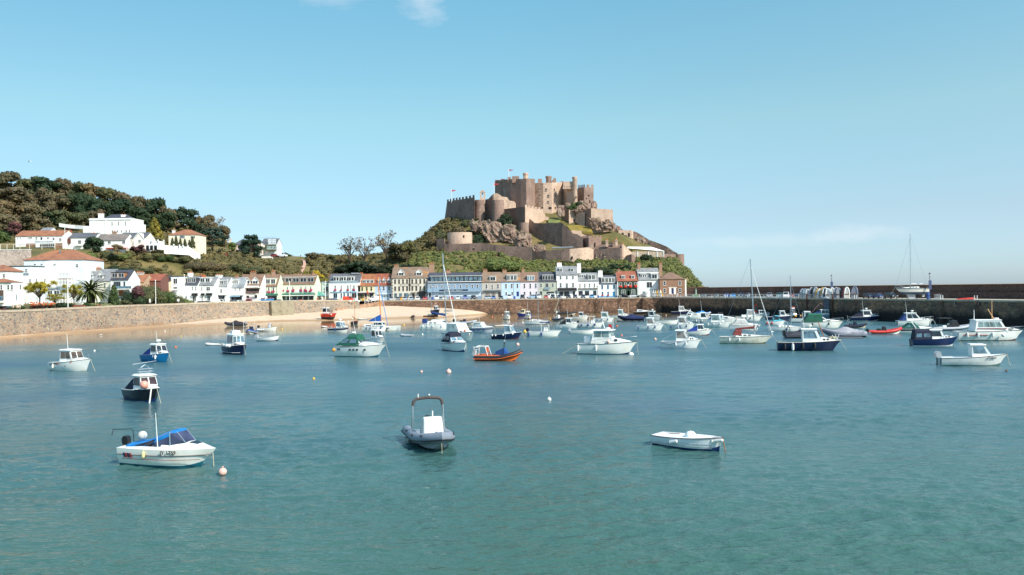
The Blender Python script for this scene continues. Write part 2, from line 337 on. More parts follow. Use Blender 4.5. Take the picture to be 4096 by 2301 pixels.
# ================= terrain =================
ZQ = 5.8
COLS = [   # picture column -> (depth, height z if < 200 else picture row)
 (-900, [(170,5.6),(240,7),(275,1055),(300,1020),(345,965),(420,850),(500,790),(540,780),(640,840)]),
 (0,    [(192,5.6),(238,7),(275,1045),(300,1008),(320,985),(345,950),(420,830),(500,765),(540,755),(640,820)]),
 (200,  [(204,5.6),(250,7),(285,1055),(303,1018),(315,994),(335,985),(350,960),(410,860),(490,765),(530,755),(640,820)]),
 (350,  [(216,5.6),(262,7),(298,1065),(308,1035),(316,1001),(345,990),(362,975),(400,905),(480,805),(520,785),(640,850)]),
 (520,  [(238,5.6),(276,7),(304,1078),(312,1045),(319,1004),(350,996),(372,980),(405,935),(470,850),(510,835),(640,900)]),
 (700,  [(255,5.6),(290,7),(318,1085),(323,1050),(328,1020),(348,1010),(385,988),(410,968),(460,905),(490,892),(640,960)]),
 (900,  [(280,5.6),(306,7),(332,1088),(355,1052),(380,1024),(400,1008),(440,985),(480,970),(640,1060)]),
 (980,  [(290,5.6),(312,7),(335,1090),(358,1052),(382,1026),(400,1018),(440,1012),(480,1012),(640,1080)]),
 (1050, [(300,5.6),(318,7),(338,1092),(365,1052),(385,1030),(402,1029),(430,1028),(500,1060),(640,1100)]),
 (1170, [(312,5.6),(330,7),(345,1095),(370,1046),(390,1032),(402,1031),(420,1032),(500,1080),(640,1120)]),
 (1300, [(325,5.6),(342,7),(355,1115),(378,1058),(395,1035),(410,1034),(500,1100),(640,1130)]),
 (1450, [(345,5.6),(355,1140),(375,1072),(395,1040),(420,1037),(500,1100),(640,1130)]),
 (1600, [(345,5.6),(355,1140),(372,1080),(392,1035),(410,1018),(440,1005),(520,1030),(640,1130)]),
 (1700, [(345,5.6),(356,1110),(372,1058),(385,1020),(396,1013),(410,990),(440,958),(470,948),(540,1000),(640,1130)]),
 (1780, [(345,5.6),(356,1100),(372,1055),(385,1018),(397,1012),(412,965),(428,912),(440,888),(490,880),(560,960),(640,1100)]),
 (1900, [(345,5.6),(356,1100),(372,1055),(385,1017),(397,1011),(405,990),(420,950),(435,895),(447,868),(500,858),(600,990)]),
 (2000, [(345,5.6),(356,1098),(372,1060),(386,1025),(397,1012),(406,980),(415,945),(425,905),(442,858),(500,840),(600,960)]),
 (2100, [(345,5.6),(356,1098),(370,1070),(384,1050),(396,1040),(404,1000),(416,960),(428,905),(445,850),(500,820),(600,950)]),
 (2300, [(345,5.6),(356,1098),(370,1070),(383,1052),(394,1044),(404,1000),(414,965),(424,935),(434,885),(447,850),(500,840),(600,960)]),
 (2450, [(345,5.6),(356,1100),(370,1068),(384,1050),(396,1040),(407,992),(414,932),(432,908),(470,908),(560,1010),(640,1130)]),
 (2600, [(345,5.6),(356,1110),(370,1070),(385,1045),(398,1022),(415,995),(430,985),(470,1010),(560,1120),(640,1140)]),
 (2700, [(345,5.6),(355,1140),(367,1098),(382,1062),(396,1036),(410,1030),(440,1062),(520,0),(640,-4)]),
 (2760, [(345,5.6),(352,1166),(367,1122),(386,1088),(402,1112),(430,1160),(500,-3),(640,-4)]),
 (2820, [(345,5.6),(352,7.5),(374,1146),(396,1166),(420,0),(500,-4),(640,-4)]),
 (2865, [(345,4.5),(355,3.5),(400,-2),(640,-4)]),
 (3000, [(345,-3),(640,-4)]),
]
def prof(px, lst):
 out = []
 for Y, q in lst: out.append((Y, q if q < 200 else W(px, q, Y).z))
 return out
PROF = [(px, prof(px, l)) for px, l in COLS]
def pz(p, Y):
 if Y <= p[0][0]: return p[0][1]
 for (a, za), (b, zb) in zip(p, p[1:]):
  if Y <= b: return za+(zb-za)*(Y-a)/(b-a)
 return p[-1][1]
def y0of(px):
 for (pa, A), (pb, B) in zip(PROF, PROF[1:]):
  if px <= pb:
   t = (px-pa)/(pb-pa); return A[0][0]+(B[0][0]-A[0][0])*t
 return PROF[-1][1][0][0]
def tzc(px, Y):
 if px <= PROF[0][0]: return pz(PROF[0][1], Y)
 for (pa, A), (pb, B) in zip(PROF, PROF[1:]):
  if px <= pb:
   t = (px-pa)/(pb-pa); return pz(A, Y)*(1-t)+pz(B, Y)*t
 return pz(PROF[-1][1], Y)
def tz(x, y): return tzc(CX+F*x/y, y)
def T(px, py, Ymin=None):
 Y = Ymin or y0of(px)
 while Y < 640:
  p = W(px, py, Y)
  if tz(p.x, p.y) >= p.z: return p
  Y += .6
 return None
def ground_mat():
 m, nt, b = nodes('hillside grass and earth')
 v = pos(nt); n = noi(nt, v, .06, 5, .6); n2 = noi(nt, v, .6, 4, .65)
 col = ramp(nt, n, [(.3, lin((70,68,38))), (.46, lin((104,96,52))), (.6, lin((128,110,70))), (.75, lin((78,80,44)))])
 col = mixc(nt, .7, col, ramp(nt, n2, [(.3, (.62,.64,.6)), (.7, (1.2,1.2,1.15))]), 'MULTIPLY')
 nt.links.new(col, b.inputs['Base Color']); b.inputs['Roughness'].default_value = .95
 bump(nt, b, n2, .6, .6); return m
cols = list(range(-900, 3001, 20)); mb = MB(); rows = []
NY = 90
for px in cols:
 r = []; ya = y0of(px)
 for j in range(NY+1):
  Y = ya+(640-ya)*(j/NY)**1.25
  z = tzc(px, Y); p = PXZ(px, z, Y)
  z += (noise.noise(Vector((p.x*.07, p.y*.07, 3)))*1.6+noise.noise(Vector((p.x*.25, p.y*.25, 9)))*.5)*min(1, j/12)*(.35 if px > 2600 else 1)
  r.append((p.x, p.y, z))
 rows.append(r)
mb.loft(rows); structure('hillside', mb, ground_mat(), smooth=True)
# ================= quay, walls, beach =================
GRAN = [(118,90,70),(146,112,88),(102,80,66),(160,126,100),(130,102,84),(94,74,64)]
M_SEA = stonework('rubble sea wall', [(140,128,116),(160,144,126),(122,114,108),(172,146,122),(148,134,122),(108,102,100),(164,136,114)], (176,162,142), .78, 1.3, .07, weed=(-.6,1.1,(150,112,76)))
M_QUAY = stonework('granite quay wall', [(122,94,76),(146,112,90),(102,80,66),(160,126,102),(132,104,86)], (84,62,52), 1.15, 1.7, .07, weed=(-.6,1.2,(62,48,40)))
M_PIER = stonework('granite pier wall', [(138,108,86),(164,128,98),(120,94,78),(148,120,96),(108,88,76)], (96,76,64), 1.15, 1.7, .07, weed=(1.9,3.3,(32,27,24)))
M_PARA = stonework('parapet stone', [(104,78,70),(120,90,80),(90,68,62),(112,86,78)], (88,68,62), .8, 1.6, .06)
M_COPE = paint((182,168,148), .9, .1, .4, name='granite coping'); M_CONC = paint((150,140,118), .9, .16, .5, name='concrete')
def road_mat():
 m, nt, b = nodes('asphalt and setts'); v = pos(nt)
 col = ramp(nt, noi(nt, v, .3, 5, .6), [(.3, lin((112,106,100))), (.6, lin((150,142,132)))])
 nt.links.new(col, b.inputs['Base Color']); b.inputs['Roughness'].default_value = .9; return m
M_ROAD = road_mat()
SEA = [(-900,150),(-300,170),(0,185),(160,198),(320,212),(480,229),(640,245),(860,264),(1080,281),(1200,289),(1300,297),(1345,300.5),(1437,306)]
SEATOP = {-900:1256,-300:1247,0:1241,160:1236,320:1228,480:1221,640:1216,860:1208,1080:1203,1200:1201,1300:1200,1345:1200,1437:1201}
seaP = [W(px, SEATOP[px], Y) for px, Y in SEA]
QU = [(1520,321),(1700,320),(1900,319),(2100,318),(2300,317),(2500,316),(2610,315),(2647,313)]
quP = [PXZ(px, ZQ, Y) for px, Y in QU]
PI_ = [(2647,313),(2720,300),(2900,277),(3100,256),(3300,236),(3500,218),(3700,202),(3900,187),(4096,174),(4500,152),(5200,130)]
piP = [PXZ(px, ZQ, Y) for px, Y in PI_]
def wallmesh(P, ztop, zbot, th, back=(0,1), batter=.0, zt=None):
 mb = MB(); rows = []
 for i, p in enumerate(P):
  a = P[max(0,i-1)]; c = P[min(len(P)-1,i+1)]
  t = Vector((c.x-a.x, c.y-a.y)).normalized(); n = Vector((-t.y, t.x))
  if n.dot(Vector(back)) < 0: n = -n
  z1 = zt[i] if zt else ztop
  rows.append([(p.x-n.x*batter, p.y-n.y*batter, zbot), (p.x, p.y, z1), (p.x+n.x*th, p.y+n.y*th, z1), (p.x+n.x*th, p.y+n.y*th, zbot)])
 mb.loft(rows, closed=True, cap0=True, cap1=True); return mb
def capmesh(P, z0, z1, th, out, back=(0,1), zt=None):
 mb = MB(); rows = []
 for i, p in enumerate(P):
  a = P[max(0,i-1)]; c = P[min(len(P)-1,i+1)]
  t = Vector((c.x-a.x, c.y-a.y)).normalized(); n = Vector((-t.y, t.x))
  if n.dot(Vector(back)) < 0: n = -n
  b0, b1 = (z0, z1) if not zt else (zt[i]+z0, zt[i]+z1)
  q = Vector((p.x-n.x*out, p.y-n.y*out)); w = Vector((p.x+n.x*th, p.y+n.y*th))
  rows.append([(q.x,q.y,b0),(q.x,q.y,b1),(w.x,w.y,b1),(w.x,w.y,b0)])
 mb.loft(rows, closed=True, cap0=True, cap1=True); return mb
def dens(P, n=6):
 out = []
 for a, b in zip(P, P[1:]): out += [a.lerp(b, k/n) for k in range(n)]
 return out+[P[-1]]
sw = thing('sea_wall', 'long sunlit rubble stone sea wall curving along the beach below the gardens', 'wall')
SP = dens(seaP, 4)
obj('stonework', wallmesh(SP, 0, -2, .8, (-1,1), .9, [p.z-.55 for p in SP]), M_SEA, sw)
obj('coping', capmesh(SP, -.55, 0, .95, .12, (-1,1), [p.z for p in SP]), M_COPE, sw)
bp = [p for p in SP if 1075 < CX+F*p.x/p.y < 1178]
obj('buttress', wallmesh([Vector((p.x+.9,p.y-1.5,p.z)) for p in bp], 0, -1, 1.2, (-1,1), .6, [p.z-.2 for p in bp]), M_CONC, sw, label='flat concrete buttress with a green stained ledge')
qw = thing('harbour_wall', 'sunlit brown granite harbour wall in front of the terrace', 'wall')
Q2 = dens(quP, 4)
obj('stonework', wallmesh(Q2, ZQ-.3, -3, 3, (0,1), .5), M_QUAY, qw)
obj('coping', capmesh(Q2, ZQ-.3, ZQ+.12, 1.1, .1, (0,1)), M_COPE, qw)
pw = thing('pier_wall', 'dark shaded granite pier wall stained black with weed below the railings', 'wall')
P2 = dens(piP, 5)
obj('stonework', wallmesh(P2, ZQ-.3, -3, 3, (1,1), .4), M_PIER, pw)
obj('coping', capmesh(P2, ZQ-.3, ZQ+.12, 1.1, .1, (1,1)), M_COPE, pw)
st = thing('stone_steps', 'stone steps slanting down the harbour wall to the water by the pier corner', 'steps')
a = PXZ(2568, ZQ, 315.2); b_ = PXZ(2640, 0, 313); mb = MB(); ns = 22
for k in range(ns):
 t = k/ns; z = ZQ-(ZQ+.4)*t; x = a.x+(b_.x-a.x)*t; y = a.y+(b_.y-a.y)*t
 mb.box((x+.25, y-.9, (z-3)/2), (.5, 1.6, z+3.0))
obj('tread', mb, stonework('step stone', GRAN, (90,66,54), .8, 1.6, .06), st)
mb = MB(); fr = [Vector((p.x, p.y, ZQ)) for p in seaP if True]
deck = []
for p, (px, Y) in zip(seaP, SEA): deck.append((Vector((p.x-.5,p.y+.6,5.55)), PXZ(px, 5.55, y0of(px)+14)))
ov, ofs = [], []
for i, (p, q) in enumerate(deck): ov += [p, q]
mb.add(ov, [(2*i,2*i+2,2*i+3,2*i+1) for i in range(len(deck)-1)])
structure('road', mb, M_ROAD)
mb = MB(); ov = []
line = [PXZ(1345, ZQ, 302)]+quP
bk = [PXZ(1335, ZQ, 352)]+[PXZ(px, ZQ, 362) for px, Y in QU]
for p, q in zip(line, bk): ov += [Vector((p.x,p.y+.7,ZQ)), q]
mb.add(ov, [(2*i,2*i+2,2*i+3,2*i+1) for i in range(len(line)-1)])
structure('quay', mb, M_ROAD)
W2 = [p for p in P2 if 2640 < CX+F*p.x/p.y < 3200]
obj('white_edge', capmesh(W2, ZQ+.121, ZQ+.30, .5, .06, (1,1)), WHITE, pw)
par_off = {2647:44,2720:44,2900:42,3100:36,3300:32,3500:28,3700:25,3900:22,4096:20,4500:17,5200:14}
paP = [PXZ(px+ (px-2647)*.0, ZQ, Y+par_off[px]) for px, Y in PI_]
mb = MB(); ov = []
for p, q in zip(piP, paP): ov += [Vector((p.x+.5,p.y+.3,ZQ+.004)), q+Vector((1,1,.004))]
mb.add(ov, [(2*i,2*i+2,2*i+3,2*i+1) for i in range(len(piP)-1)])
structure('pier', mb, paint((176,164,146), .9, .12, .3, name='pier paving'))
pa = thing('parapet_wall', 'long dark stone parapet wall along the seaward side of the pier', 'wall')
A2 = dens(paP, 4); zt = [9.55]*len(A2)
obj('stonework', wallmesh(A2, 9.3, 2, 1.6, (1,1), .2, [9.3]*len(A2)), M_PARA, pa)
obj('coping', capmesh(A2, 9.3, 9.5, 1.7, .1, (1,1)), M_PARA, pa)
obj('ledge', capmesh([p-Vector((.5,.3,0)) for p in A2], ZQ, ZQ+1.7, 1.2, .3, (1,1)), M_PARA, pa)
mb = MB(); q0 = PXZ(2755, ZQ, 352); q1 = PXZ(2790, ZQ, 352)
def sand_mat():
 m, nt, b = nodes('beach sand'); v = pos(nt)
 g = N(nt, 'ShaderNodeNewGeometry'); sx = N(nt, 'ShaderNodeSeparateXYZ'); nt.links.new(g.outputs['Position'], sx.inputs[0])
 n = noi(nt, pos(nt, (.25,1,1)), .35, 4, .6)
 mm = N(nt, 'ShaderNodeMath', operation='MULTIPLY_ADD'); mm.inputs[1].default_value = 1.1; nt.links.new(n, mm.inputs[0]); nt.links.new(sx.outputs[2], mm.inputs[2])
 col = ramp(nt, mm.outputs[0], [(.35, lin((158,122,86))), (.9, lin((190,158,124))), (1.0, lin((212,188,162)))])
 r2 = noi(nt, pos(nt, (.3,1.4,1)), 1.2, 4, .6)
 col = mixc(nt, .55, col, ramp(nt, r2, [(.35, (.72,.68,.62)), (.6, (1.06,1.06,1.06))]), 'MULTIPLY')
 nt.links.new(col, b.inputs['Base Color']); b.inputs['Roughness'].default_value = .9; bump(nt, b, r2, .35, .12); return m
BE = [(-900,1372,1356,150),(-300,1368,1350,170),(0,1358,1340,185),(160,1346,1331,198),(320,1337,1320,212),(480,1327,1309,229),(640,1316,1299,245),(860,1303,1276,264),(1000,1293,1263,275),(1080,1287,1257,281),(1200,1285,1251,289),(1300,1284,1244,297),(1400,1280,1232,304),(1520,1277,1224,316),(1640,1274,1225,321),(1760,1272,1229,321),(1840,1266,1233,321),(1920,1260,1240,321),(1990,1254,1246,321),(2040,1251,1252,321)]
mb = MB(); rows = []
for px, yw, yb, Yb in BE:
 w = G(px, yw); bs = W(px, yb, Yb+1.5); r = []
 lo = w.lerp(bs, -.9); lo.z = -1.4
 r.append(lo);
 mid = w.lerp(bs, -.25); mid.z = -.25; r.append(mid)
 for k in range(9):
  t = k/8; p = w.lerp(bs, t); p.z = bs.z*(t**1.15);
  p.z += noise.noise(Vector((p.x*.2, p.y*.5, 1)))*.10*(1 if 0 < k else .3)
  r.append(p)
 rows.append(r)
mb.loft(rows); structure('beach', mb, sand_mat(), smooth=True)
sp_ = thing('slipway', 'stone slipway ramp running down from the quay to the sand', 'ramp')
A = [W(1345,1200,303), W(1520,1203,321)]; mb = MB()
top0 = PXZ(1500, ZQ-.02, 321); top1 = PXZ(1350, ZQ-.9, 306); foot = W(1372, 1233, 303); foot2 = W(1500, 1214, 319)
mb.hexa([W(1350,1262,298), W(1545,1240,318), PXZ(1520,0,330), PXZ(1345,0,312)], [W(1345,1236,298.5), W(1535,1203,318.5), PXZ(1524,ZQ-.05,331), PXZ(1347,ZQ-.4,313)])
obj('ramp', mb, stonework('slipway stone', [(170,132,104),(186,148,118),(150,118,96)], (150,120,98), .9, 1.5, .06), sp_)
def railing(name, label, pts, h=1.05, gap=2.2, r=.05, mat=None, group=None, bars=2):
 t = thing(name, label, 'railing', pts[0], 0, group); o = Vector(pts[0]); mat = mat or WHITE
 P = [Vector(p)-o for p in pts]
 for i in range(bars):
  z = h*(i+1)/bars
  obj('rail', MB().tube([p+Vector((0,0,z)) for p in P], r, 5), mat, t)
 mbp = []
 for a, b in zip(P, P[1:]):
  n = max(1, int((b-a).length/gap))
  for k in range(n): mbp.append(a.lerp(b, k/n))
 mbp.append(P[-1])
 for p in mbp[:90]: obj('post', MB().tube([p-Vector((0,0,.05)), p+Vector((0,0,h))], r*1.25, 5), mat, t)
 return t
railing('railing', 'white slanting railing down the slipway', [W(1459,1215,303)+Vector((0,0,0)), W(1500,1207,309), W(1535,1203,316)], 1.0, 2.0)
# ================= vegetation =================
def clump(mb, c, r, n, ls, rg, sq=.8, core=True, mi=0, flat=0.0):
 c = Vector(c)
 if core:
  o = []; seg = 7
  for j, la in enumerate((-60,-15,30,68)):
   for k in range(seg):
    an = 2*math.pi*k/seg+j*.4; rr = r*.74*(.85+.3*rg.random())
    o.append(c+Vector((math.cos(an)*math.cos(math.radians(la)), math.sin(an)*math.cos(math.radians(la)), math.sin(math.radians(la))*sq))*rr)
  fs = [(j*seg+k, j*seg+(k+1)%seg, (j+1)*seg+(k+1)%seg, (j+1)*seg+k) for j in range(3) for k in range(seg)]
  fs += [tuple(range(seg))[::-1], tuple(range(3*seg, 4*seg))]
  mb.add(o, fs, mi)
 for i in range(n):
  u = rg.uniform(-.75, 1); an = rg.uniform(0, 2*math.pi); s = math.sqrt(max(0,1-u*u))
  d = Vector((s*math.cos(an), s*math.sin(an), u*sq)); p = c+d*r*rg.uniform(.68, 1.08)
  nn = (d+Vector((rg.uniform(-1,1),rg.uniform(-1,1),rg.uniform(-1,1)))*.85).normalized()
  if flat: nn = (nn*(1-flat)+Vector((0,0,1))*flat).normalized()
  a = nn.orthogonal().normalized(); b = nn.cross(a); L = ls*rg.uniform(.6,1.4); w = L*rg.uniform(.5,.8)
  rt = rg.uniform(0,6.28); a, b = a*math.cos(rt)+b*math.sin(rt), b*math.cos(rt)-a*math.sin(rt)
  mb.add([p-a*L, p-b*w, p+a*L, p+b*w], [(0,1,2,3)], mi)
def trunkmb(h, r, rg, limbs, top=.6):
 mb = MB(); mb.tube([(0,0,-.06), (rg.uniform(-.02,.02), rg.uniform(-.02,.02), h*.5), (0,0,h)], [r*1.25, r, r*.6], 6)
 for c in limbs:
  c = Vector(c); mb.tube([(0,0,h*.75), Vector((0,0,h*.9)).lerp(c, .5)+Vector((0,0,.02)), c], [r*.55, r*.35, r*.12], 5)
 return mb
BARK = paint((92,76,62), .9, .2, 4, name='bark')
F_DARK = leafmat((49,65,45)); F_OLIVE = leafmat((85,87,59)); F_BROWN = leafmat((96,87,66)); F_GREEN = leafmat((67,85,50)); F_YEL = leafmat((112,108,52))
F_LIME = leafmat((107,116,66)); F_MAROON = leafmat((96,67,70)); F_PINE = leafmat((49,67,54)); F_TWIG = leafmat((114,101,77)); F_GREYG = leafmat((126,135,104))
def proto(kind, seed, v=0):
 rg = random.Random(seed); cm = MB(); cl = []
 if kind == 'round':
  for i in range(13):
   an = rg.uniform(0,6.28); q = rg.random()**.6; zz = rg.uniform(.32,.84)
   lim = .36*math.sqrt(max(0,1-((zz-.52)/.42)**2))
   c = (math.cos(an)*lim*q, math.sin(an)*lim*q, zz); cl.append(c); clump(cm, c, rg.uniform(.13,.19), 105, .036, rg)
  tr = trunkmb(.3, .03, rg, cl[:5])
 elif kind == 'pine':
  for j, (zz, R, k) in enumerate(((.93,.2,4),(.8,.36,6),(.64,.42,6),(.48,.36,4))):
   for i in range(k):
    an = 6.28*i/k+rg.uniform(-.4,.4); q = R*rg.uniform(.5,1)
    c = (math.cos(an)*q, math.sin(an)*q, zz+rg.uniform(-.04,.03)); cl.append(c); clump(cm, c, rg.uniform(.10,.16), 85, .03, rg, .5, flat=.3)
  tr = trunkmb(.8, .03, rg, cl[4::2])
 elif kind == 'cone':
  for i in range(26):
   zz = .08+.86*(i/25); R = .44*(1-zz)**.75; an = i*2.4; c = (math.cos(an)*R*.7, math.sin(an)*R*.7, zz); clump(cm, c, .07+.13*(1-zz), 70, .032, rg, 1.0)
  tr = trunkmb(.3, .03, rg, [])
 elif kind == 'bush':
  for i in range(9):
   an = rg.uniform(0,6.28); q = .34*rg.random()**.5; c = (math.cos(an)*q, math.sin(an)*q, rg.uniform(.12,.62)*(1-q)); cl.append(c); clump(cm, c, rg.uniform(.2,.3), *((110, .05) if v < 5 else (420, .02)), rg, .8)
  tr = trunkmb(.3, .03, rg, cl[:3])
 elif kind == 'sparse':
  tr = MB(); tr.tube([(0,0,-.05),(.02,0,.25),(-.01,.01,.45)], [.03,.024,.018], 6)
  for i in range(15):
   an = rg.uniform(0,6.28); b0 = Vector((0,0,rg.uniform(.2,.45))); tip = Vector((math.cos(an)*rg.uniform(.15,.48), math.sin(an)*rg.uniform(.1,.4), rg.uniform(.55,1)))
   mid = b0.lerp(tip,.5)+Vector((0,0,.05)); tr.tube([b0, mid, tip], [.013,.009,.003], 4)
   for k in range(4):
    s = mid.lerp(tip, rg.random()); e = s+Vector((rg.uniform(-.13,.13), rg.uniform(-.1,.1), rg.uniform(.03,.16))); tr.tube([s, e], [.005,.002], 3)
    clump(cm, e, .055, 7, .022, rg, .8, core=False)
   clump(cm, tip, .07, 12, .022, rg, .7, core=False)
 elif kind == 'palm':
  tr = MB(); tr.lathe([(.085,-.05),(.075,.1),(.062,.28),(.06,.42),(.085,.5),(.06,.56)], (0,0,0), 10)
  for i in range(130):
   an = i*2.399; el = 1.4-1.9*(i/129)**.9+rg.uniform(-.1,.1); L = rg.uniform(.42,.52); pts = []
   p = Vector((0,0,.52)); d = el
   for k in range(7):
    pts.append(p.copy()); p = p+Vector((math.cos(an)*math.cos(d), math.sin(an)*math.cos(d), math.sin(d)))*L/6; d -= .2
   side = Vector((-math.sin(an), math.cos(an), 0))
   for k in range(6):
    w0 = .017*(math.sin(math.pi*(k+.35)/7.2)); w1 = .017*math.sin(math.pi*(k+1.35)/7.2) if k < 5 else .003
    dr = Vector((0,0,-.35))
    cm.add([pts[k], pts[k+1], pts[k+1]+side*w1+dr*w1, pts[k]+side*w0+dr*w0], [(0,1,2,3)])
    cm.add([pts[k], pts[k+1], pts[k+1]-side*w1+dr*w1, pts[k]-side*w0+dr*w0], [(3,2,1,0)])
 elif kind == 'cordyline':
  tr = MB(); heads = []
  tr.tube([(0,0,-.05),(.01,0,.3)], [.022,.018], 6)
  for i in range(15):
   an = i*2.4; R = rg.uniform(.06,.4); tip = Vector((math.cos(an)*R, math.sin(an)*R, rg.uniform(.5,.84))); tr.tube([(0,0,.28), tip.lerp(Vector((0,0,.4)),.4), tip], [.012,.01,.008], 5); heads.append(tip)
  for h in heads:
   for i in range(80):
    u = rg.uniform(-.7,1); an = rg.uniform(0,6.28); s = math.sqrt(1-u*u); d = Vector((s*math.cos(an), s*math.sin(an), u)); L = rg.uniform(.08,.15)
    w = d.cross(Vector((0,0,1))); w = w.normalized()*.006 if w.length > .01 else Vector((.009,0,0))
    m = h+d*L*.6; e = h+d*L-Vector((0,0,.04)); cm.add([h-w, h+w, m+w, e, m-w], [(0,1,2,3,4)])
 return cm, tr
PROTO = {}
def sy(px):
 for (a, A), (b, B) in zip(SEA, SEA[1:]):
  if a <= px <= b: return A+(B-A)*(px-a)/(b-a)
 return 300
def plant(kind, px, y0, y1, wpx, Y=None, mat=None, label='', name='tree', cat='tree', group=None, v=0, sink=.4):
 """crown top row y0, foot row y1, width in picture columns, at depth Y (or where the foot meets the hill)"""
 if Y is None:
  p = T(px, y1);
  if p is None: p = W(px, y1, 400)
 else: p = W(px, y1, max(Y, sy(px)+3.5+wpx*.035) if px < 760 and Y < 270 else Y)
 s = p.y/F; h = (y1-y0)*s; w = wpx*s
 key = (kind, v)
 if key not in PROTO:
  cm, tr = proto(kind, sum(map(ord, kind))+v*13, v); PROTO[key] = (cm, tr, None, None)
 cm, tr, mc, mt = PROTO[key]
 leaf = kind in ('palm',) and (leafmat((83,92,52)) if not mat else mat) or mat or F_OLIVE
 t = thing(name, label, cat, p-Vector((0,0,sink)), rnd.uniform(0,6.28), group); t.scale = (w, w, h+sink)
 if mc is None:
  oc = obj('crown', cm, F_OLIVE, t); ot = obj('trunk', tr, BARK, t) if tr else None
  PROTO[key] = (cm, tr, oc.data, ot.data)
 else:
  oc = bpy.data.objects.new('crown', mc); COL.objects.link(oc); oc.parent = t
  ot = bpy.data.objects.new('trunk', mt); COL.objects.link(ot); ot.parent = t
 oc.material_slots[0].link = 'OBJECT'; oc.material_slots[0].material = leaf
 return t
ORD = ['first','second','third','fourth','fifth','sixth','seventh','eighth','ninth','tenth','eleventh','twelfth','thirteenth','fourteenth','fifteenth','sixteenth','seventeenth','eighteenth','nineteenth','twentieth']
def band(rows, group, phrase):
 i = 0
 for (kind, px, y0, y1, w, mat, look, v) in rows:
  plant(kind, px, y0-6, y1+14, w*1.28, None, mat, f'{look}, {ORD[i]} from the left {phrase}', 'tree', 'tree', group, v); i += 1
WG = 'trees of the wood on the hill'
D, B_, O_, P_, GR = F_DARK, F_BROWN, F_OLIVE, F_PINE, F_GREEN
band([('round',-40,690,800,150,B_,'brownish round tree',0),('round',28,686,800,110,B_,'broad brownish tree',1),('round',118,694,800,100,O_,'olive grey rounded tree',2),('round',192,692,800,130,D,'dark green wide tree',0),
  ('round',262,716,810,80,B_,'thin brownish tree',1),('round',318,722,820,90,O_,'olive rounded tree',2),('round',374,714,830,100,B_,'tall brown crowned tree',0),('round',440,752,860,95,O_,'olive topped tree',1),
  ('round',505,754,880,105,B_,'brown olive tree',2),('round',572,768,900,95,B_,'brown rounded tree',0),('round',624,792,915,80,D,'dark rounded tree',1),('round',672,812,925,70,B_,'small brown tree',2),
  ('round',735,814,920,105,P_,'dark bushy evergreen',0),('round',788,852,930,55,B_,'low brown tree',0),('round',832,862,945,62,B_,'rounded brown grey tree',1),('sparse',872,880,965,66,F_TWIG,'thin bare branched tree',0),('round',900,905,975,50,B_,'small brown tree',1)],
  WG, 'along the skyline of the hilltop wood')
band([('round',40,752,850,150,B_,'rust brown tree',1),('round',112,748,835,80,O_,'olive tree',0),('round',168,742,862,100,B_,'brown tree',2),('round',238,752,872,120,B_,'wide brown green tree',0),('round',300,772,880,100,D,'dark evergreen tree',1),
  ('round',352,762,890,105,D,'dark green tree',2),('round',412,792,900,95,D,'deep green tree',0),('round',478,796,905,100,D,'dark evergreen tree',1),('round',548,812,915,100,D,'blackish green tree',2),('round',612,842,930,85,D,'dark tree',0),
  ('round',672,850,935,80,D,'dark evergreen tree',1),('round',792,880,955,60,D,'dark tree',2),('sparse',848,900,975,60,F_TWIG,'grey thin tree',1)],
  WG, 'in the second row of the hilltop wood')
band([('round',-20,790,900,140,F_TWIG,'yellowish brown tree',2),('round',62,800,910,130,F_BROWN,'ochre brown tree',0),('round',132,812,905,90,F_TWIG,'pale brown tree',1),('round',208,840,905,90,D,'dark green tree',2),('round',262,826,915,110,O_,'olive evergreen tree',0),
  ('round',318,852,912,80,O_,'olive dark tree',1),('round',385,828,905,70,B_,'brown tree',2),('round',560,856,925,80,D,'dark tree',0),('round',640,870,935,60,D,'dark tree',1)],
  WG, 'in the wood just above the white villa')
band([('round',20,856,945,110,F_TWIG,'tan tree',1),('round',96,850,935,110,F_BROWN,'brown tree',2),('round',165,862,935,90,F_TWIG,'pale tan tree',0),('round',60,890,950,60,F_MAROON,'reddish tree',1),('round',185,880,935,50,O_,'olive tree',2),('bush',12,905,955,60,GR,'green bush',0),('round',140,886,932,60,F_LIME,'yellow green rounded tree',0)],
  'trees on the slope above the bungalow', 'on the slope behind the bungalow')
P = plant
CY_G = 'small cypresses on the villa terrace'
for i, px in enumerate((222,236,249,260)):
 P('cone', px, 860+i*3, 898, 13, None, F_DARK, f'small dark cypress, {ORD[i]} from the left in the row beside the villa wall', 'cypress', 'tree', CY_G)
P('cone', 620, 872, 965, 84, None, F_YEL, 'yellow green conifer between the white villa and the cream house', 'conifer', 'tree', v=0)
P('pine', 850, 912, 1018, 125, None, P_, 'wide dark pine beside the cream house with the orange roof', 'pine', 'tree', v=1)
P('pine', 1006, 942, 1072, 112, 388, P_, 'tall umbrella pine with a bare trunk in front of the scaffolded house', 'pine', 'tree', v=2)
P('round', 378, 945, 1045, 108, 296, F_DARK, 'dark rounded evergreen below the grey roofed cottages', 'tree', 'tree', v=1)
P('bush', 368, 985, 1045, 66, 292, F_LIME, 'ochre green bush in front of the dark evergreen', 'bush', 'bush', v=0)
P('round', 555, 974, 1018, 72, 318, F_MAROON, 'purple leaved tree below the gabled cream house', 'tree', 'tree', v=2)
P('round', 470, 968, 1015, 60, 306, F_TWIG, 'thin brown tree in front of the white cottages', 'tree', 'tree', v=0)
P('round', 1060, 972, 1024, 58, None, F_GREEN, 'green tree hiding the foot of the scaffolded house', 'tree', 'tree', v=2)
P('round', 930, 968, 1022, 50, None, F_LIME, 'light green tree between the two pines', 'tree', 'tree', v=1)
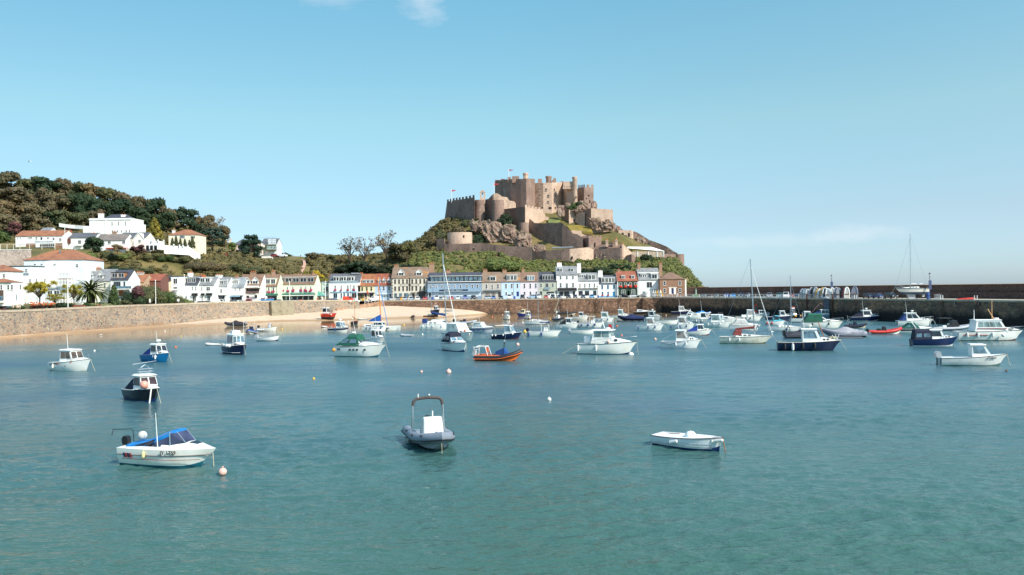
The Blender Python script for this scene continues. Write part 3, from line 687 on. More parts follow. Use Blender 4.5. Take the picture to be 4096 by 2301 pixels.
P('bush', 1130, 1005, 1030, 90, None, F_GREEN, 'low green hedge at the edge of the headland', 'hedge', 'hedge', v=1)
for i, (px, y0, y1, w, m) in enumerate(((300,988,1030,70,F_OLIVE),(430,984,1040,80,F_OLIVE),(500,990,1040,70,F_LIME),(610,990,1042,90,F_OLIVE),(660,1000,1046,80,F_GREEN),(725,1008,1050,80,F_OLIVE),(790,1022,1080,100,F_BROWN),(850,1016,1085,110,F_BROWN),(935,1030,1090,110,F_OLIVE),(560,1050,1100,120,F_OLIVE),(480,1040,1095,110,F_DARK),(1010,1045,1095,110,F_OLIVE))):
 P('bush', px, y0, y1, w, None, m, f'garden bush, {ORD[i]} in the scrub band above the sea front roofs', 'bush', 'bush', 'bushes above the sea front roofs', 5)
hedge = [(690,995),(705,990),(722,998),(740,1000),(758,1004),(770,990)]
for i, (px, y1) in enumerate(hedge):
 P('cone', px, y1-44, y1, 26, 342, F_OLIVE, f'olive conifer hedge bush, {ORD[i]} from the left in front of the cream house', 'hedge_bush', 'hedge', 'hedge bushes before the cream house')
for i, (k, px, y0, y1, w, m, l) in enumerate([('sparse',1402,965,1068,88,F_TWIG,'leaning bare tree'),('sparse',1460,962,1072,80,F_TWIG,'thin leaved tree'),('sparse',1545,940,1065,92,F_TWIG,'tall bare branched tree'),('round',1592,952,1062,90,F_BROWN,'brown leaved tree'),('round',1628,958,1058,62,F_OLIVE,'olive wind swept tree'),
  ('round',1248,1003,1050,52,F_BROWN,'brown tree'),('round',1330,1016,1050,38,F_OLIVE,'small dark tree'),('round',1362,1030,1066,34,F_BROWN,'small brown tree')]):
 P(k, px, y0-(10 if k == 'sparse' else 0), y1, w*1.35, None, m, f'{l} on the ridge left of the castle, ' + ['first of the bare pair','second of the bare pair','right of the gap','beside the tall bare tree','nearest the castle','above the pink path','standing alone','by the thicket'][i], 'tree', 'tree', 'bare trees on the ridge', i%2 if k=='sparse' else i%3)
VDK = leafmat((40,50,36))
dk = [(1385,1055,1110,80),(1430,1050,1120,90),(1480,1048,1128,90),(1530,1050,1128,80),(1580,1040,1120,80),(1620,1030,1100,70),(1450,1085,1150,110),(1520,1090,1150,100)]
for i, (px, y0, y1, w) in enumerate(dk):
 P('bush' if i > 3 else 'round', px, y0-8, y1+8, w*1.45, None, (VDK, F_DARK, VDK)[i%3], f'dark ivy clad tree, {ORD[i]} from the left in the thicket behind the orange roofs', 'tree', 'tree', 'dark thicket behind the orange roofs', i%3)
for i, (px, y0, y1, w, m, l) in enumerate([(1226,1070,1102,36,F_YEL,'yellow gorse bush left of the path foot'),(1268,1070,1112,48,leafmat((196,162,50)),'bright yellow gorse bush behind the kiosk roof'),(1290,1095,1128,50,F_YEL,'yellow green bush right of the gorse'),
  (2010,985,1085,150,F_LIME,'huge sunlit olive green bush below the castle wall'),(2130,1040,1066,58,F_LIME,'green rounded bush right of the huge bush'),(2270,1030,1052,68,F_OLIVE,'clipped dark hedge above the tall white house'),
  (2320,1022,1048,40,F_LIME,'light bush beside the castle doorway'),(2400,1040,1098,110,F_DARK,'dark green bush behind the white terrace houses'),(2350,1050,1098,60,F_DARK,'dark bush behind the tall white chimneys'),(2450,1042,1072,70,F_DARK,'dark clipped bush below the stone building'),(2505,1050,1075,54,F_DARK,'dark bush above the orange roof'),
  (2588,996,1042,58,F_DARK,'round dark bush in front of the marquee'),(2430,940,990,110,F_BROWN,'brown bush under the ruined arches'),(2350,928,960,1,F_BROWN,''),
  (1800,955,985,1,F_BROWN,''),(1758,900,960,72,F_OLIVE,'olive tree on the left shoulder of the castle mount'),(1735,930,985,60,F_BROWN,'brown bush on the lower left shoulder of the castle mount'),(1830,880,945,90,F_BROWN,'brown bush below the left bastion'),(1870,858,905,60,F_OLIVE,'olive bush at the foot of the bastion wall'),(1905,925,975,64,F_DARK,'dark tree between the round bastion and the rocks'),
  (1888,950,976,40,F_DARK,'dark bush right of the round bastion'),(1988,876,915,50,F_OLIVE,'bush on top of the rock face'),(2015,832,908,84,leafmat((42,55,38)),'dark ivy bush under the round tower'),(1920,850,890,60,F_DARK,'shaded bush below the recess of the castle wall'),(1860,968,978,20,F_YEL,'small yellow bush at the round bastion'),
  (2290,805,830,44,F_GREEN,'green bush among the rocks below the turret'),(2315,795,815,30,F_DARK,'dark bush below the slim turret'),(1782,1018,1060,1,F_OLIVE,''),(2520,980,1000,30,F_LIME,'green creeper bush under the ruined arches'),(2085,880,896,20,F_OLIVE,'small bush on top of the little round tower')]):
 if l: P('bush', px, y0, y1+6, w, None, m, l, 'bush', 'bush', 'bushes around the castle', 5 if w > 100 else i%3)
P('palm', 362, 1100, 1230, 225, 208, None, 'big date palm with a thick trunk on the shore garden', 'palm_tree', 'palm')
P('cordyline', 158, 1112, 1218, 140, 214, leafmat((173,164,68)), 'branched yellow green cabbage palm before the white hotel wing', 'cabbage_palm', 'tree')
P('cordyline', 220, 1168, 1224, 84, 208, leafmat((162,157,84)), 'small cabbage palm left of the flagpole', 'cabbage_palm', 'tree', v=1)
P('cordyline', 296, 1126, 1218, 90, 214, leafmat((162,153,63)), 'yellowish cabbage palm half hidden behind the date palm', 'cabbage_palm', 'tree', v=1)
P('cone', 456, 1140, 1226, 62, 224, F_GREEN, 'dense dark green conical tree right of the date palm', 'conical_tree', 'tree')
P('round', 550, 1140, 1222, 62, 232, F_MAROON, 'small purple brown tree with a slim grey trunk', 'tree', 'tree', v=1)
for i, (px, y0, w, l) in enumerate([(535,1126,110,'left end'),(588,1082,140,'left of the middle'),(640,1090,130,'right of the middle'),(690,1130,90,'right end')]):
 P('bush', px, y0, 1226, w, 244, (F_DARK, F_OLIVE, F_GREEN, F_OLIVE)[i], f'broad dark garden tree, {l} of the clump by the white pole', 'tree', 'tree', 'garden trees by the white pole', 5)
P('bush', 735, 1185, 1216, 90, 256, F_LIME, 'low green hedge tapering along the sea wall by the round white sign', 'hedge', 'hedge', v=1)
P('bush', 262, 1198, 1230, 90, 206, F_DARK, 'dark shrub mound behind the flagpole', 'shrub', 'shrub', v=0)
P('bush', 342, 1202, 1228, 70, 206, F_GREEN, 'green shrub left of the date palm trunk', 'shrub', 'shrub', v=1)
P('bush', 395, 1196, 1226, 90, 212, F_GREYG, 'grey green shrub right of the date palm trunk', 'shrub', 'shrub', v=2)
P('bush', 500, 1184, 1222, 70, 228, F_OLIVE, 'olive shrub between the conical tree and the purple tree', 'shrub', 'shrub', v=0)
P('bush', 70, 1212, 1236, 66, 200, F_GREEN, 'clipped green shrub by the rockery', 'shrub', 'shrub', v=1)
P('bush', 22, 1222, 1242, 36, 196, F_MAROON, 'dark red shrub at the left end of the sea wall', 'shrub', 'shrub', v=2)
fb = thing('flower_bed', 'bed of bright orange flowers over dark leaves behind the sea wall', 'flowers', W(170,1236,207))
mb = MB(); rg = random.Random(3)
for i in range(16):
 clump(mb, (rg.uniform(-2.9,2.9), rg.uniform(-.6,.6), rg.uniform(.2,.8)), .55, 60, .12, rg)
obj('foliage', mb, leafmat((74,53,47)), fb)
mb = MB()
for i in range(60): mb.ball((rg.uniform(-3,3), rg.uniform(-1,.6), rg.uniform(.9,1.75)), rg.uniform(.09,.2), 5)
obj('blossom', mb, paint((236,104,40), .8, .1), fb)
rg = random.Random(11); S1, S2 = MB(), MB()
def scrub(mb, n, px0, px1, keep, r0, r1, leaves=26):
 k = 0; t = 0
 while k < n and t < n*20:
  t += 1
  px = rg.uniform(px0, px1); Y = rg.uniform(y0of(px)+4, 470)
  z = tzc(px, Y); p = PXZ(px, z, Y); py = HY(px)-(z-HC)/Y*F
  if not keep(px, py, Y): continue
  if noise.noise(Vector((p.x*.045, p.y*.045, 5))) < -.42: continue
  r = rg.uniform(r0, r1); clump(mb, (p.x, p.y, p.z+r*.25), r, leaves, r*.2, rg, .75); k += 1
def k1(px, py, Y):      # slopes between the house rows; the mown fields and the path stay clear
 if py > 1125 or py < 985: return False
 if 1205 < px < 1245 and py > 1035: return False
 if px < 380 and py < 1030: return False
 if 600 < px < 790 and 1035 < py < 1072: return False
 if 1010 < px < 1240 and py < 1048: return False
 if px < 1240 and py < 1012: return False
 return px < 1650
scrub(S1, 1150, 250, 1650, k1, 1.0, 2.7)
def k2(px, py, Y): return 1016 < py < 1112 and Y < 398
scrub(S2, 1250, 1600, 2760, k2, .8, 2.0)
def k3(px, py, Y): return 880 < py < 1005 and Y > 392 and px < 1930
scrub(S1, 330, 1640, 1930, k3, .9, 2.6)
def k4(px, py, Y): return 1030 < py < 1150
scrub(S2, 480, 2560, 2800, k4, .6, 1.5)
def k5(px, py, Y): return py < 985 and Y > 330 and not (px > 340 and py > 850 and px < 560)
scrub(S1, 560, -60, 960, k5, 1.4, 3.6)
o = obj('scrub', S1, leafmat((92,87,59), 'scrub foliage', .7)); tag(o, 'brownish scrub covering the slopes above the houses', 'scrub', kind='stuff')
o = obj('scrub', S2, leafmat((101,105,61), 'scrub foliage', .7)); tag(o, 'green scrub covering the slope below the castle walls', 'scrub', kind='stuff')
# ================= houses =================
REG = {0:(0,0,1), 1:(0,660,4.01875), 2:(0,960,4.01875), 3:(600,700,4.01875), 4:(600,960,4.01875), 5:(1200,900,4.01875), 6:(1660,640,4.01875), 7:(2200,640,4.01875), 8:(1660,880,4.01875), 9:(2200,900,4.01875)}
ZOOM = 1
SLATE = roofmat((96,98,104)); SLATEL = roofmat((134,136,138)); BROWNR = roofmat((132,112,96), lichen=(176,120,60)); ORANGER = roofmat((158,100,66), lichen=(130,74,52)); REDR = roofmat((150,86,66), lichen=(160,108,72)); ZINC = roofmat((140,146,150)); SLATED = roofmat((70,72,82))
TERR = roofmat((156,104,76), lichen=(176,116,66)); BRNR = roofmat((132,104,86))
POT = paint((206,110,70), .8, .12); CHB = paint((168,134,110), .9, .15, 3, name='chimney brick')
class House:
 def __init__(s, name, label, R, x0, x1, Y, yb, ye, yr, wall, roof, depth=8, kind='gable', cat='house', group=None, over=.25):
  s.R = R; ox, oy, k = REG[R]; s.ox, s.oy, s.k = ox, oy, k
  s.cx = s.X((x0+x1)/2); s.Y = Y; s.s = Y/F
  o = W(s.cx, s.Yp(yb), Y); s.o = o; s.depth = depth; s.wall = wall; s.roofm = roof
  s.t = thing(name, label, cat, o, 0, group)
  a, b = s.lx(x0), s.lx(x1); he = s.lz(ye)
  if yr is not None: hr = (W(s.cx, s.Yp(yr), Y+depth/2)-o).z
  s.a, s.b, s.he = a, b, he; s.hr = hr if yr is not None else he
  mb = MB(); d = depth; dn = -4
  if kind == 'gable':
   poly = [(a,0,dn),(a,0,he),(a,d/2,s.hr-.06),(a,d,he),(a,d,dn)]; mb.prism(poly, (b-a,0,0))
  else:
   mb.bx(a, b, 0, d, dn, he)
  obj('wall', mb, wall, s.t)
  mb = MB(); e = over; th = .16; w = .06
  if kind == 'gable':
   sl = (s.hr-he)/(d/2); y0 = -e; z0 = he-sl*e
   for sg in (0, 1):
    f = (lambda y: y) if not sg else (lambda y: d-y)
    P = [(a-w, f(y0), z0+.02), (b+w, f(y0), z0+.02), (b+w, f(d/2), s.hr+.02), (a-w, f(d/2), s.hr+.02)]
    mb.hexa(P, [(p[0], p[1], p[2]+th) for p in P])
  elif kind == 'hip':
   rl = min((b-a)/2-.1, d/2*.95); A = [(a-e,-e,he+.02),(b+e,-e,he+.02),(b+e,d+e,he+.02),(a-e,d+e,he+.02)]
   mb.add(A+[(a+rl,d/2,s.hr),(b-rl,d/2,s.hr)]+[(p[0],p[1],p[2]-.14) for p in A], [(0,1,5,4),(1,2,5),(2,3,4,5),(3,0,4),(6,7,1,0),(7,8,2,1),(8,9,3,2),(9,6,0,3),(9,8,7,6)])
  elif kind == 'flat':
   mb.bx(a-.1, b+.1, -.12, d+.1, he+.02, he+.3)
  obj('roof', mb, roof, s.t)
 def X(s, x): return s.ox+x/s.k
 def Yp(s, y): return s.oy+y/s.k
 def lx(s, x, dy=0): return (s.X(x)-CX)/F*(s.Y+dy)-(s.cx-CX)/F*s.Y
 def lz(s, y, dy=0): return (W(s.cx, s.Yp(y), s.Y+dy)-s.o).z
 def rect(s, name, x0, x1, y0, y1, mat, pr=.06, dp=.1, dy=0, par=None, label=None):
  mb = MB(); mb.bx(s.lx(x0,dy), s.lx(x1,dy), dy-pr, dy-pr+dp, s.lz(y1,dy), s.lz(y0,dy)); return obj(name, mb, mat, par or s.t, label=label)
 def win(s, x0, x1, y0, y1, fr=None, gl=None, par=None, dy=0, vb=0, hb=1, nm='window'):
  a, b, z0, z1 = s.lx(x0,dy), s.lx(x1,dy), s.lz(y1,dy), s.lz(y0,dy)
  f = min(.11, (b-a)*.16); mb = MB(); y = dy-.02
  mb.bx(a-.02, b+.02, y-.10, y+.04, z0-.09, z0+f*.6)
  mb.bx(a, b, y-.05, y+.04, z1-f, z1)
  mb.bx(a, a+f, y-.05, y+.04, z0+f*.6, z1-f); mb.bx(b-f, b, y-.05, y+.04, z0+f*.6, z1-f)
  for k in range(hb): zc = z0+(z1-z0)*(k+1)/(hb+1); mb.bx(a+f, b-f, y-.04, y+.03, zc-.035, zc+.035)
  for k in range(vb): xc = a+(b-a)*(k+1)/(vb+1); mb.bx(xc-.04, xc+.04, y-.045, y+.03, z0+f*.6, z1-f)
  w = obj(nm, mb, fr or WHITE, par or s.t)
  g = MB(); g.bx(a+f, b-f, y-.015, y+.025, z0+f*.6, z1-f); obj('pane', g, gl or GLASS, w); return w
 def wins(s, xs, w, y0, y1, **k):
  for x in xs: s.win(x-w/2, x+w/2, y0, y1, **k)
 def roof_at(s, y1):      # where the front roof plane shows at picture row y1
  lo, hi = 0.0, 1.0
  for _ in range(30):
   m = (lo+hi)/2; dy = m*s.depth/2; z = s.he+(s.hr-s.he)*m
   if z < s.lz(y1, dy): lo = m
   else: hi = m
  return lo*s.depth/2
 def dormer(s, kind, x0, x1, y0, y1, n=1, side=None, fr=None, gl=None, roof=None, wf=.16, wt=.14, top=None):
  dy = s.roof_at(y1); a, b, z0 = s.lx(x0,dy), s.lx(x1,dy), s.lz(y1,dy); z1 = s.lz(y0,dy)
  sl = max(.1, (s.hr-s.he)/(s.depth/2)); back = min(s.depth/2+.3-dy, (z1-z0)/sl+.4); mb = MB()
  side = side or WHITE
  if kind == 'f':
   mb.bx(a, b, dy, dy+back, z0-.4, z1-.14); d = obj('dormer', mb, side, s.t)
   r = MB(); r.bx(a-.18, b+.18, dy-.25, dy+back, z1-.138, z1+.02); obj('dormer_roof', r, roof or WHITE, d); zt = z1-.2
  else:
   ze = z0+(z1-z0)*.55; m = (a+b)/2
   mb.prism([(a,dy,z0-.4),(b,dy,z0-.4),(b,dy,ze),(m,dy,z1-.08),(a,dy,ze)], (0,back,0)); d = obj('dormer', mb, side, s.t)
   r = MB(); e = .22; sl2 = (z1-.08-ze)/(m-a)
   for sg in (-1, 1):
    q0 = (m+sg*(m-a+e), ze-sl2*e); P = [(q0[0],dy-.22,q0[1]),(m,dy-.22,z1-.06),(m,dy+back,z1-.06),(q0[0],dy+back,q0[1])]
    r.hexa(P, [(p[0],p[1],p[2]+.13) for p in P])
   obj('dormer_roof', r, roof or s.roofm, d); zt = ze
   br = MB()
   for sg in (-1, 1):
    q0 = (m+sg*(m-a+e), ze-sl2*e); br.prism([(q0[0],dy-.26,q0[1]-.04),(m,dy-.26,z1-.10),(m,dy-.26,z1+.1),(q0[0],dy-.26,q0[1]+.14)], (0,.035,0))
   obj('bargeboard', br, WHITE, d)
  W_ = b-a
  for i in range(n):
   xa = a+W_*(i+.08)/n; xb = a+W_*(i+.92)/n
   w = MB(); f = .08; y = dy-.03; za, zb = z0+(zt-z0)*wf, zt-(zt-z0)*.08
   w.bx(xa, xb, y-.05, y+.04, za, za+f); w.bx(xa, xb, y-.05, y+.04, zb-f, zb); w.bx(xa, xa+f, y-.05, y+.04, za+f, zb-f); w.bx(xb-f, xb, y-.05, y+.04, za+f, zb-f)
   if xb-xa > 1: w.bx((xa+xb)/2-.04, (xa+xb)/2+.04, y-.045, y+.03, za+f, zb-f)
   wo = obj('window', w, fr or WHITE, d)
   g = MB(); g.bx(xa+f, xb-f, y-.015, y+.025, za+f, zb-f); obj('window_pane', g, gl or GLASS, d)
  return d
 def chimney(s, x0, x1, y0, y1, mat=None, pots=2, dy=None):
  dy = s.depth/2 if dy is None else dy
  a, b, z0, z1 = s.lx(x0,dy), s.lx(x1,dy), s.lz(y1,dy)-1.6, s.lz(y0,dy); mb = MB()
  ph = .45 if pots else 0
  mb.bx(a, b, dy-.5, dy+.5, z0, z1-ph-.18); mb.bx(a-.1, b+.1, dy-.6, dy+.6, z1-ph-.179, z1-ph)
  c = obj('chimney', mb, mat or CHB, s.t)
  for k in range(pots):
   x = a+(b-a)*(k+.5)/pots; obj('chimney_pot', MB().lathe([(.14,0),(.16,.1),(.11,.42),(.13,.5)], (x,dy,z1-ph-.01), 8), POT, c)
 def door(s, x0, x1, y0, y1, mat, pr=.05): return s.rect('door', x0, x1, y0, y1, mat, pr)
 def flowers(s, xs, y, r, mat):
  for x in xs:
   mb = MB(); rg = random.Random(int(x)); c = (s.lx(x), -.25, s.lz(y))
   for k in range(9): mb.ball((c[0]+rg.uniform(-.4,.4)*r, c[1]+rg.uniform(-.15,.1), c[2]+rg.uniform(-.35,.35)*r), .32*r, 6)
   obj('flower_basket', mb, mat, s.t)
def text(name, body, size, parent, loc, rot, mat, ext=.015):
 cu = bpy.data.curves.new(name, 'FONT'); cu.body = body; cu.size = size; cu.extrude = ext; cu.align_x = 'CENTER'; cu.align_y = 'CENTER'
 o = bpy.data.objects.new(name, cu); COL.objects.link(o); bpy.context.view_layer.update()
 me = bpy.data.meshes.new_from_object(o.evaluated_get(bpy.context.evaluated_depsgraph_get())); bpy.data.objects.remove(o)
 me.materials.clear(); me.materials.append(mat); n = bpy.data.objects.new(name, me); COL.objects.link(n); n.parent = parent; n.location = loc; n.rotation_euler = rot; return n
TG = 'terrace houses on the harbour front'; LG = 'houses behind the sea wall'; UG = 'houses on the hillside'
Wl = paint((240,240,236), .85, .05, .5); PGREEN = paint((206,224,212), .85, .05); PYEL = paint((228,216,180), .85, .05); PBLUE = paint((188,206,224), .85, .05); CREAM = paint((222,214,198), .85, .05); HBLUE = paint((142,160,178), .85, .05); HBLUE2 = paint((146,172,194), .8, .05)
BEIGE = paint((196,186,176), .85, .05); LBLUE = paint((196,218,244), .85, .05); LPINK = paint((228,216,226), .85, .05); SAGE = paint((184,188,170), .85, .05); DGREEN = paint((34,62,48), .7, .1); DKF = paint((58,56,58), .6, .1); SIGN = paint((30,42,66), .6, .06)
LCREAM = paint((226,232,204), .85, .05); LGREEN = paint((222,234,204), .85, .05); PINKF = paint((176,62,92), .8, .2, 8, name='flowers'); REDF = paint((206,58,38), .8, .2, 8, name='flowers'); TURQ = paint((40,130,170), .6, .06); BROWNB = paint((104,84,78), .8, .12); TEALB = paint((48,120,100), .7, .08)
GRANH = stonework('brown granite house wall', [(146,108,86),(164,124,100),(128,94,78),(156,118,92)], (150,120,100), .5, 1.6, .08, bstr=.3)
h = House('terrace_house', 'narrow pale green flat roofed house left of the white house with flower boxes', 5, 350, 490, 342, 1220, 918, None, PGREEN, ZINC, 7, 'flat', group=TG)
h.win(402,458,995,1060); h.rect('shop_front', 365, 478, 1100, 1190, WHITE, .08); h.rect('balcony', 396, 464, 1062, 1072, ZINC, .5, .5)
mbp = MB(); mbp.tube([(h.lx(420+48*math.cos(t/16*6.283)*1.0), -.05, h.lz(945)+.55*math.sin(t/16*6.283)*1.0) for t in range(17)], .06, 4); obj('sign_outline', mbp, DKF, h.t)
h = House('shed', 'dark brown flat roofed shed between the cream hotel and the pale green house', 5, 262, 350, 344, 1220, 962, 935, BROWNB, SLATED, 6, cat='shed')
h = House('terrace_house', 'wide white house with three dormers, pale blue trim and red flower boxes', 5, 465, 970, 340, 1215, 915, 790, Wl, SLATE, 9, group=TG)
for a, b in ((543,632),(662,748),(785,873)): h.dormer('f', a, b, 828, 908, 2)
h.rect('parapet', 485, 940, 905, 935, paint((206,228,240),.8,.05), .12, .2); h.wins([572,672,773,870], 32, 970, 1048, gl=GLASSG); h.flowers([570,668,773,870], 1046, .9, PINKF)
h.rect('shop_fascia', 490, 925, 1070, 1084, paint((150,196,226),.7,.05), .3, .35)
for a, b in ((538,602),(655,690),(700,725),(760,790),(832,910)): h.win(a, b, 1095, 1175, paint((170,204,228),.6,.05), GLASS, vb=1 if b-a > 40 else 0, hb=0, nm='shop_window')
h.chimney(468,497,785,820,pots=1); h.chimney(968,1018,765,830,pots=2); h.rect('roof_tank', 800, 930, 768, 790, ZINC, -3.5, 1.2)
h = House('terrace_house', 'cream yellow house with an orange tiled roof and a long white dormer', 5, 935, 1208, 340, 1215, 975, 795, PYEL, ORANGER, 9, group=TG)
h.dormer('f', 1010, 1190, 882, 940, 3); h.wins([1003,1076,1149], 34, 995, 1062, fr=paint((222,206,150),.7,.05)); h.rect('shop_fascia', 935, 1208, 1072, 1088, WHITE, .25, .3)
h.rect('awning', 940, 1198, 1089, 1104, paint((66,50,46),.8,.1), .8, .85); h.win(955,1030,1108,1180,paint((180,160,100),.6,.1),GLASS,vb=2,hb=0,nm='shop_window'); h.win(1120,1180,1106,1165,DKF,GLASS,hb=0,nm='shop_window'); h.door(1040,1075,1106,1190,DKF)
h = House('terrace_house', 'pale blue grey house with a red roof and three small pointed dormers', 5, 1208, 1490, 340, 1215, 970, 790, PBLUE, REDR, 9, group=TG)
for a, b in ((1252,1303),(1332,1383),(1412,1463)): h.dormer('g', a, b, 842, 938, 1)
h.wins([1273,1350,1434], 34, 985, 1055); h.rect('shop_fascia', 1230, 1478, 1098, 1112, WHITE, .15, .2); h.win(1235,1300,1116,1165,hb=0,gl=GLASSB,vb=1,nm='shop_window'); h.win(1310,1420,1116,1165,hb=0,gl=GLASSB,vb=2,nm='shop_window'); h.door(1440,1464,1100,1170,DKF)
h = House('hotel', 'large cream three storey hotel with black quoins, two pointed dormers and a dark vertical sign', 5, 1475, 2052, 338, 1220, 850, 685, CREAM, BROWNR, 11, cat='hotel', group=TG)
for a, b in ((1585,1680),(1870,1968)): h.dormer('g', a, b, 712, 822, 1)
for y0, y1 in ((872,945),(985,1058)): h.wins([1533,1597,1661,1725,1809,1873,1938,2003], 32, y0, y1, fr=paint((176,160,140),.7,.08))
for a, b in ((1517,1560),(1594,1640),(1675,1747)): h.win(a,b,1098,1165,DKF,GLASSB,hb=0,vb=1,nm='shop_window')
h.rect('sign_board', 1758, 1777, 858, 1058, paint((64,50,46),.7,.1), .16, .14)
for a, b in ((1618,1752),(1785,1912)):
 m_ = MB(); z = h.lz(965); xa, xb = h.lx(a)+.35, h.lx(b)-.35; pt = []
 for k in range(9): an = math.pi/2+math.pi*k/8; pt.append((xa+.42*math.cos(an), -.08, z+.42*math.sin(an)))
 for k in range(9): an = -math.pi/2+math.pi*k/8; pt.append((xb+.42*math.cos(an), -.08, z+.42*math.sin(an)))
 m_.tube(pt+[pt[0]], .07, 4); obj('sign_outline', m_, DKF, h.t)
for xx in (1478, 2034):
 for k in range(13): h.rect('quoin', xx, xx+18-(k%2)*6, 862+k*25, 862+k*25+15, BLACK, .05, .1)
h.door(1806,1846,1105,1190,paint((60,40,36),.6,.1)); h.rect('door_canopy', 1786, 1864, 1082, 1092, paint((150,140,128),.8,.08), .9, .95)
h.rect('shop_awning', 1885, 2030, 1082, 1104, BLACK, .8, .85); h.win(1908,2018,1106,1180,DKF,GLASS,vb=2,hb=0,nm='shop_window'); h.rect('shop_sign', 1915, 2012, 1062, 1078, DKF, .15, .12)
h.chimney(1520,1590,630,740,pots=3); h.chimney(2080,2165,612,800,pots=3)
h = House('hotel', 'long blue hotel with three glazed flat dormers and a dark lettered sign band', 8, 205, 1075, 336, 1250, 1000, 850, HBLUE, SLATED, 10, cat='hotel', group=TG)
for a, b in ((248,505),(520,788),(795,1082)): h.dormer('f', a, b, 898, 992, 4, side=DKF, fr=DKF, gl=GLASSB, wf=.1)
for i, x in enumerate((258,347,436,548,641,735,838,925,1008)): h.win(x-15, x+15, 1040, 1103, vb=1 if i in (1,4) else 0)
h.rect('roof_edge', 205, 1075, 990, 1000, WHITE, .35, .4); h.rect('gutter', 210, 1070, 1003, 1014, DKF, .12, .15)
h.rect('balcony', 205, 1062, 1096, 1158, HBLUE2, 1.0, 1.05); sg = h.rect('sign_board', 395, 855, 1118, 1142, SIGN, 1.06, .05)
text('lettering', 'Moorings Hotel    Restaurant', .62, h.t, (h.lx(625), -1.09, h.lz(1130)), (math.pi/2,0,0), WHITE)
h.rect('ground_floor', 210, 1062, 1162, 1230, paint((206,218,230),.85,.05), .05, .1)
for a in (540,730,918,1000): h.win(a, a+26, 1162, 1198, hb=0)
h.win(380,455,1180,1240,DKF,GLASS,hb=0,vb=1,nm='shop_window'); h.door(225,255,1170,1240,WOOD); h.chimney(505,578,795,895,pots=2)
h = House('terrace_house', 'beige grey house with a long balcony and tall double windows', 8, 1077, 1388, 336, 1250, 995, 845, BEIGE, BROWNR, 9, group=TG)
h.dormer('f', 1205, 1305, 903, 988, 1); h.wins([1152,1336],32,1030,1105); h.win(1230,1256,1035,1125,vb=0); h.rect('balcony', 1100, 1388, 1128, 1136, STEEL, 1.0, 1.0); h.win(1128,1208,1150,1220,vb=2,gl=glass_dark((120,96,84))); h.win(1224,1302,1150,1220,vb=2,gl=glass_dark((120,96,84))); h.rect('garage_door', 1340, 1382, 1160, 1240, DKF, .05); h.chimney(1098,1167,785,895,pots=2)
h = House('terrace_house', 'sky blue house with a dark blue door and orange lichen at its roof edge', 8, 1390, 1690, 336, 1250, 992, 846, LBLUE, BROWNR, 9, group=TG)
h.dormer('f', 1478, 1645, 880, 982, 3); h.wins([1466,1558,1650],32,1025,1098); h.wins([1468,1565],32,1155,1210); h.door(1635,1672,1155,1230,paint((30,52,110),.5,.06)); h.chimney(1410,1478,790,900,pots=2)
h = House('terrace_house', 'pale lilac pink house with a brown roof', 8, 1692, 1990, 336, 1250, 990, 846, LPINK, BRNR, 9, group=TG)
h.dormer('f', 1805, 1922, 893, 985, 3, gl=GLASSB); h.wins([1762,1856,1945],32,1020,1098); h.wins([1763,1858,1952],34,1150,1205); h.chimney(1722,1766,770,870,pots=1)
h = House('terrace_house', 'sage green house with small balconies and a dark slate roof', 8, 1990, 2283, 336, 1250, 988, 842, SAGE, SLATED, 9, group=TG)
h.dormer('f', 2048, 2228, 882, 978, 4, side=DKF); h.wins([2028,2218],34,1018,1085); h.win(2096,2152,1015,1115,vb=1,hb=0); h.rect('balcony', 2078, 2172, 1080, 1120, STEEL, .5, .04); h.win(2010,2045,1150,1200,DKF); h.win(2118,2235,1155,1190,DKF,hb=0,vb=2)
h = House('terrace_house', 'tallest white house of the terrace, three storeys with fat white chimneys', 9, 105, 448, 336, 1165, 800, 668, Wl, SLATEL, 9, group=TG)
for a, b in ((152,208),(333,390)): h.dormer('f', a, b, 695, 758, 1)
h.wins([175,275,373],32,818,875); h.wins([175,373],32,930,1005); h.win(255,292,935,1035,hb=0,vb=1); h.rect('balcony', 118, 428, 1012, 1046, DKF, .9, .06); h.rect('awning', 125, 432, 1038, 1056, BLACK, 1.0, 1.05); h.win(150,215,1070,1140,DKF,hb=0,vb=1,nm='shop_window'); h.win(228,312,1070,1140,DKF,hb=0,vb=2,nm='shop_window'); h.door(368,405,1070,1145,BLACK)
h.chimney(120,195,590,700,WHITE,3); h.chimney(440,500,618,720,WHITE,0)
h = House('terrace_house', 'white house with one small and one tall dormer above a row of four windows', 9, 448, 785, 337, 1165, 898, 775, Wl, SLATEL, 9, group=TG)
h.dormer('f', 483, 575, 796, 848, 3); h.dormer('f', 615, 732, 793, 892, 2); h.wins([484,563,640,717],24,940,1005); h.rect('awning', 448, 765, 1018, 1030, paint((96,84,76),.8,.1), .5, .55)
for a, b in ((460,528),(562,632),(695,748)): h.win(a,b,1060,1130,DKF,GLASS,hb=0,vb=1,nm='shop_window')
h.chimney(778,848,720,840,WHITE,1)
h = House('terrace_house', 'low white house with blue window surrounds and a turquoise door', 9, 785, 1090, 338, 1165, 945, 812, Wl, SLATED, 8, group=TG)
h.dormer('f', 832, 1050, 838, 940, 4); BF = paint((150,188,220),.7,.05); h.wins([841,934,1030],30,962,1030,fr=BF); h.wins([845,936],28,1072,1132,fr=BF); h.door(1010,1045,1072,1158,TURQ); h.flowers([845,936],1134,.6,REDF); h.rect('plinth', 790, 1085, 1140, 1160, paint((110,170,216),.8,.06), .04, .08)
h = House('terrace_house', 'dark green fronted pub with an orange roof and red hanging baskets', 9, 1085, 1420, 337, 1170, 900, 750, Wl, REDR, 9, group=TG)
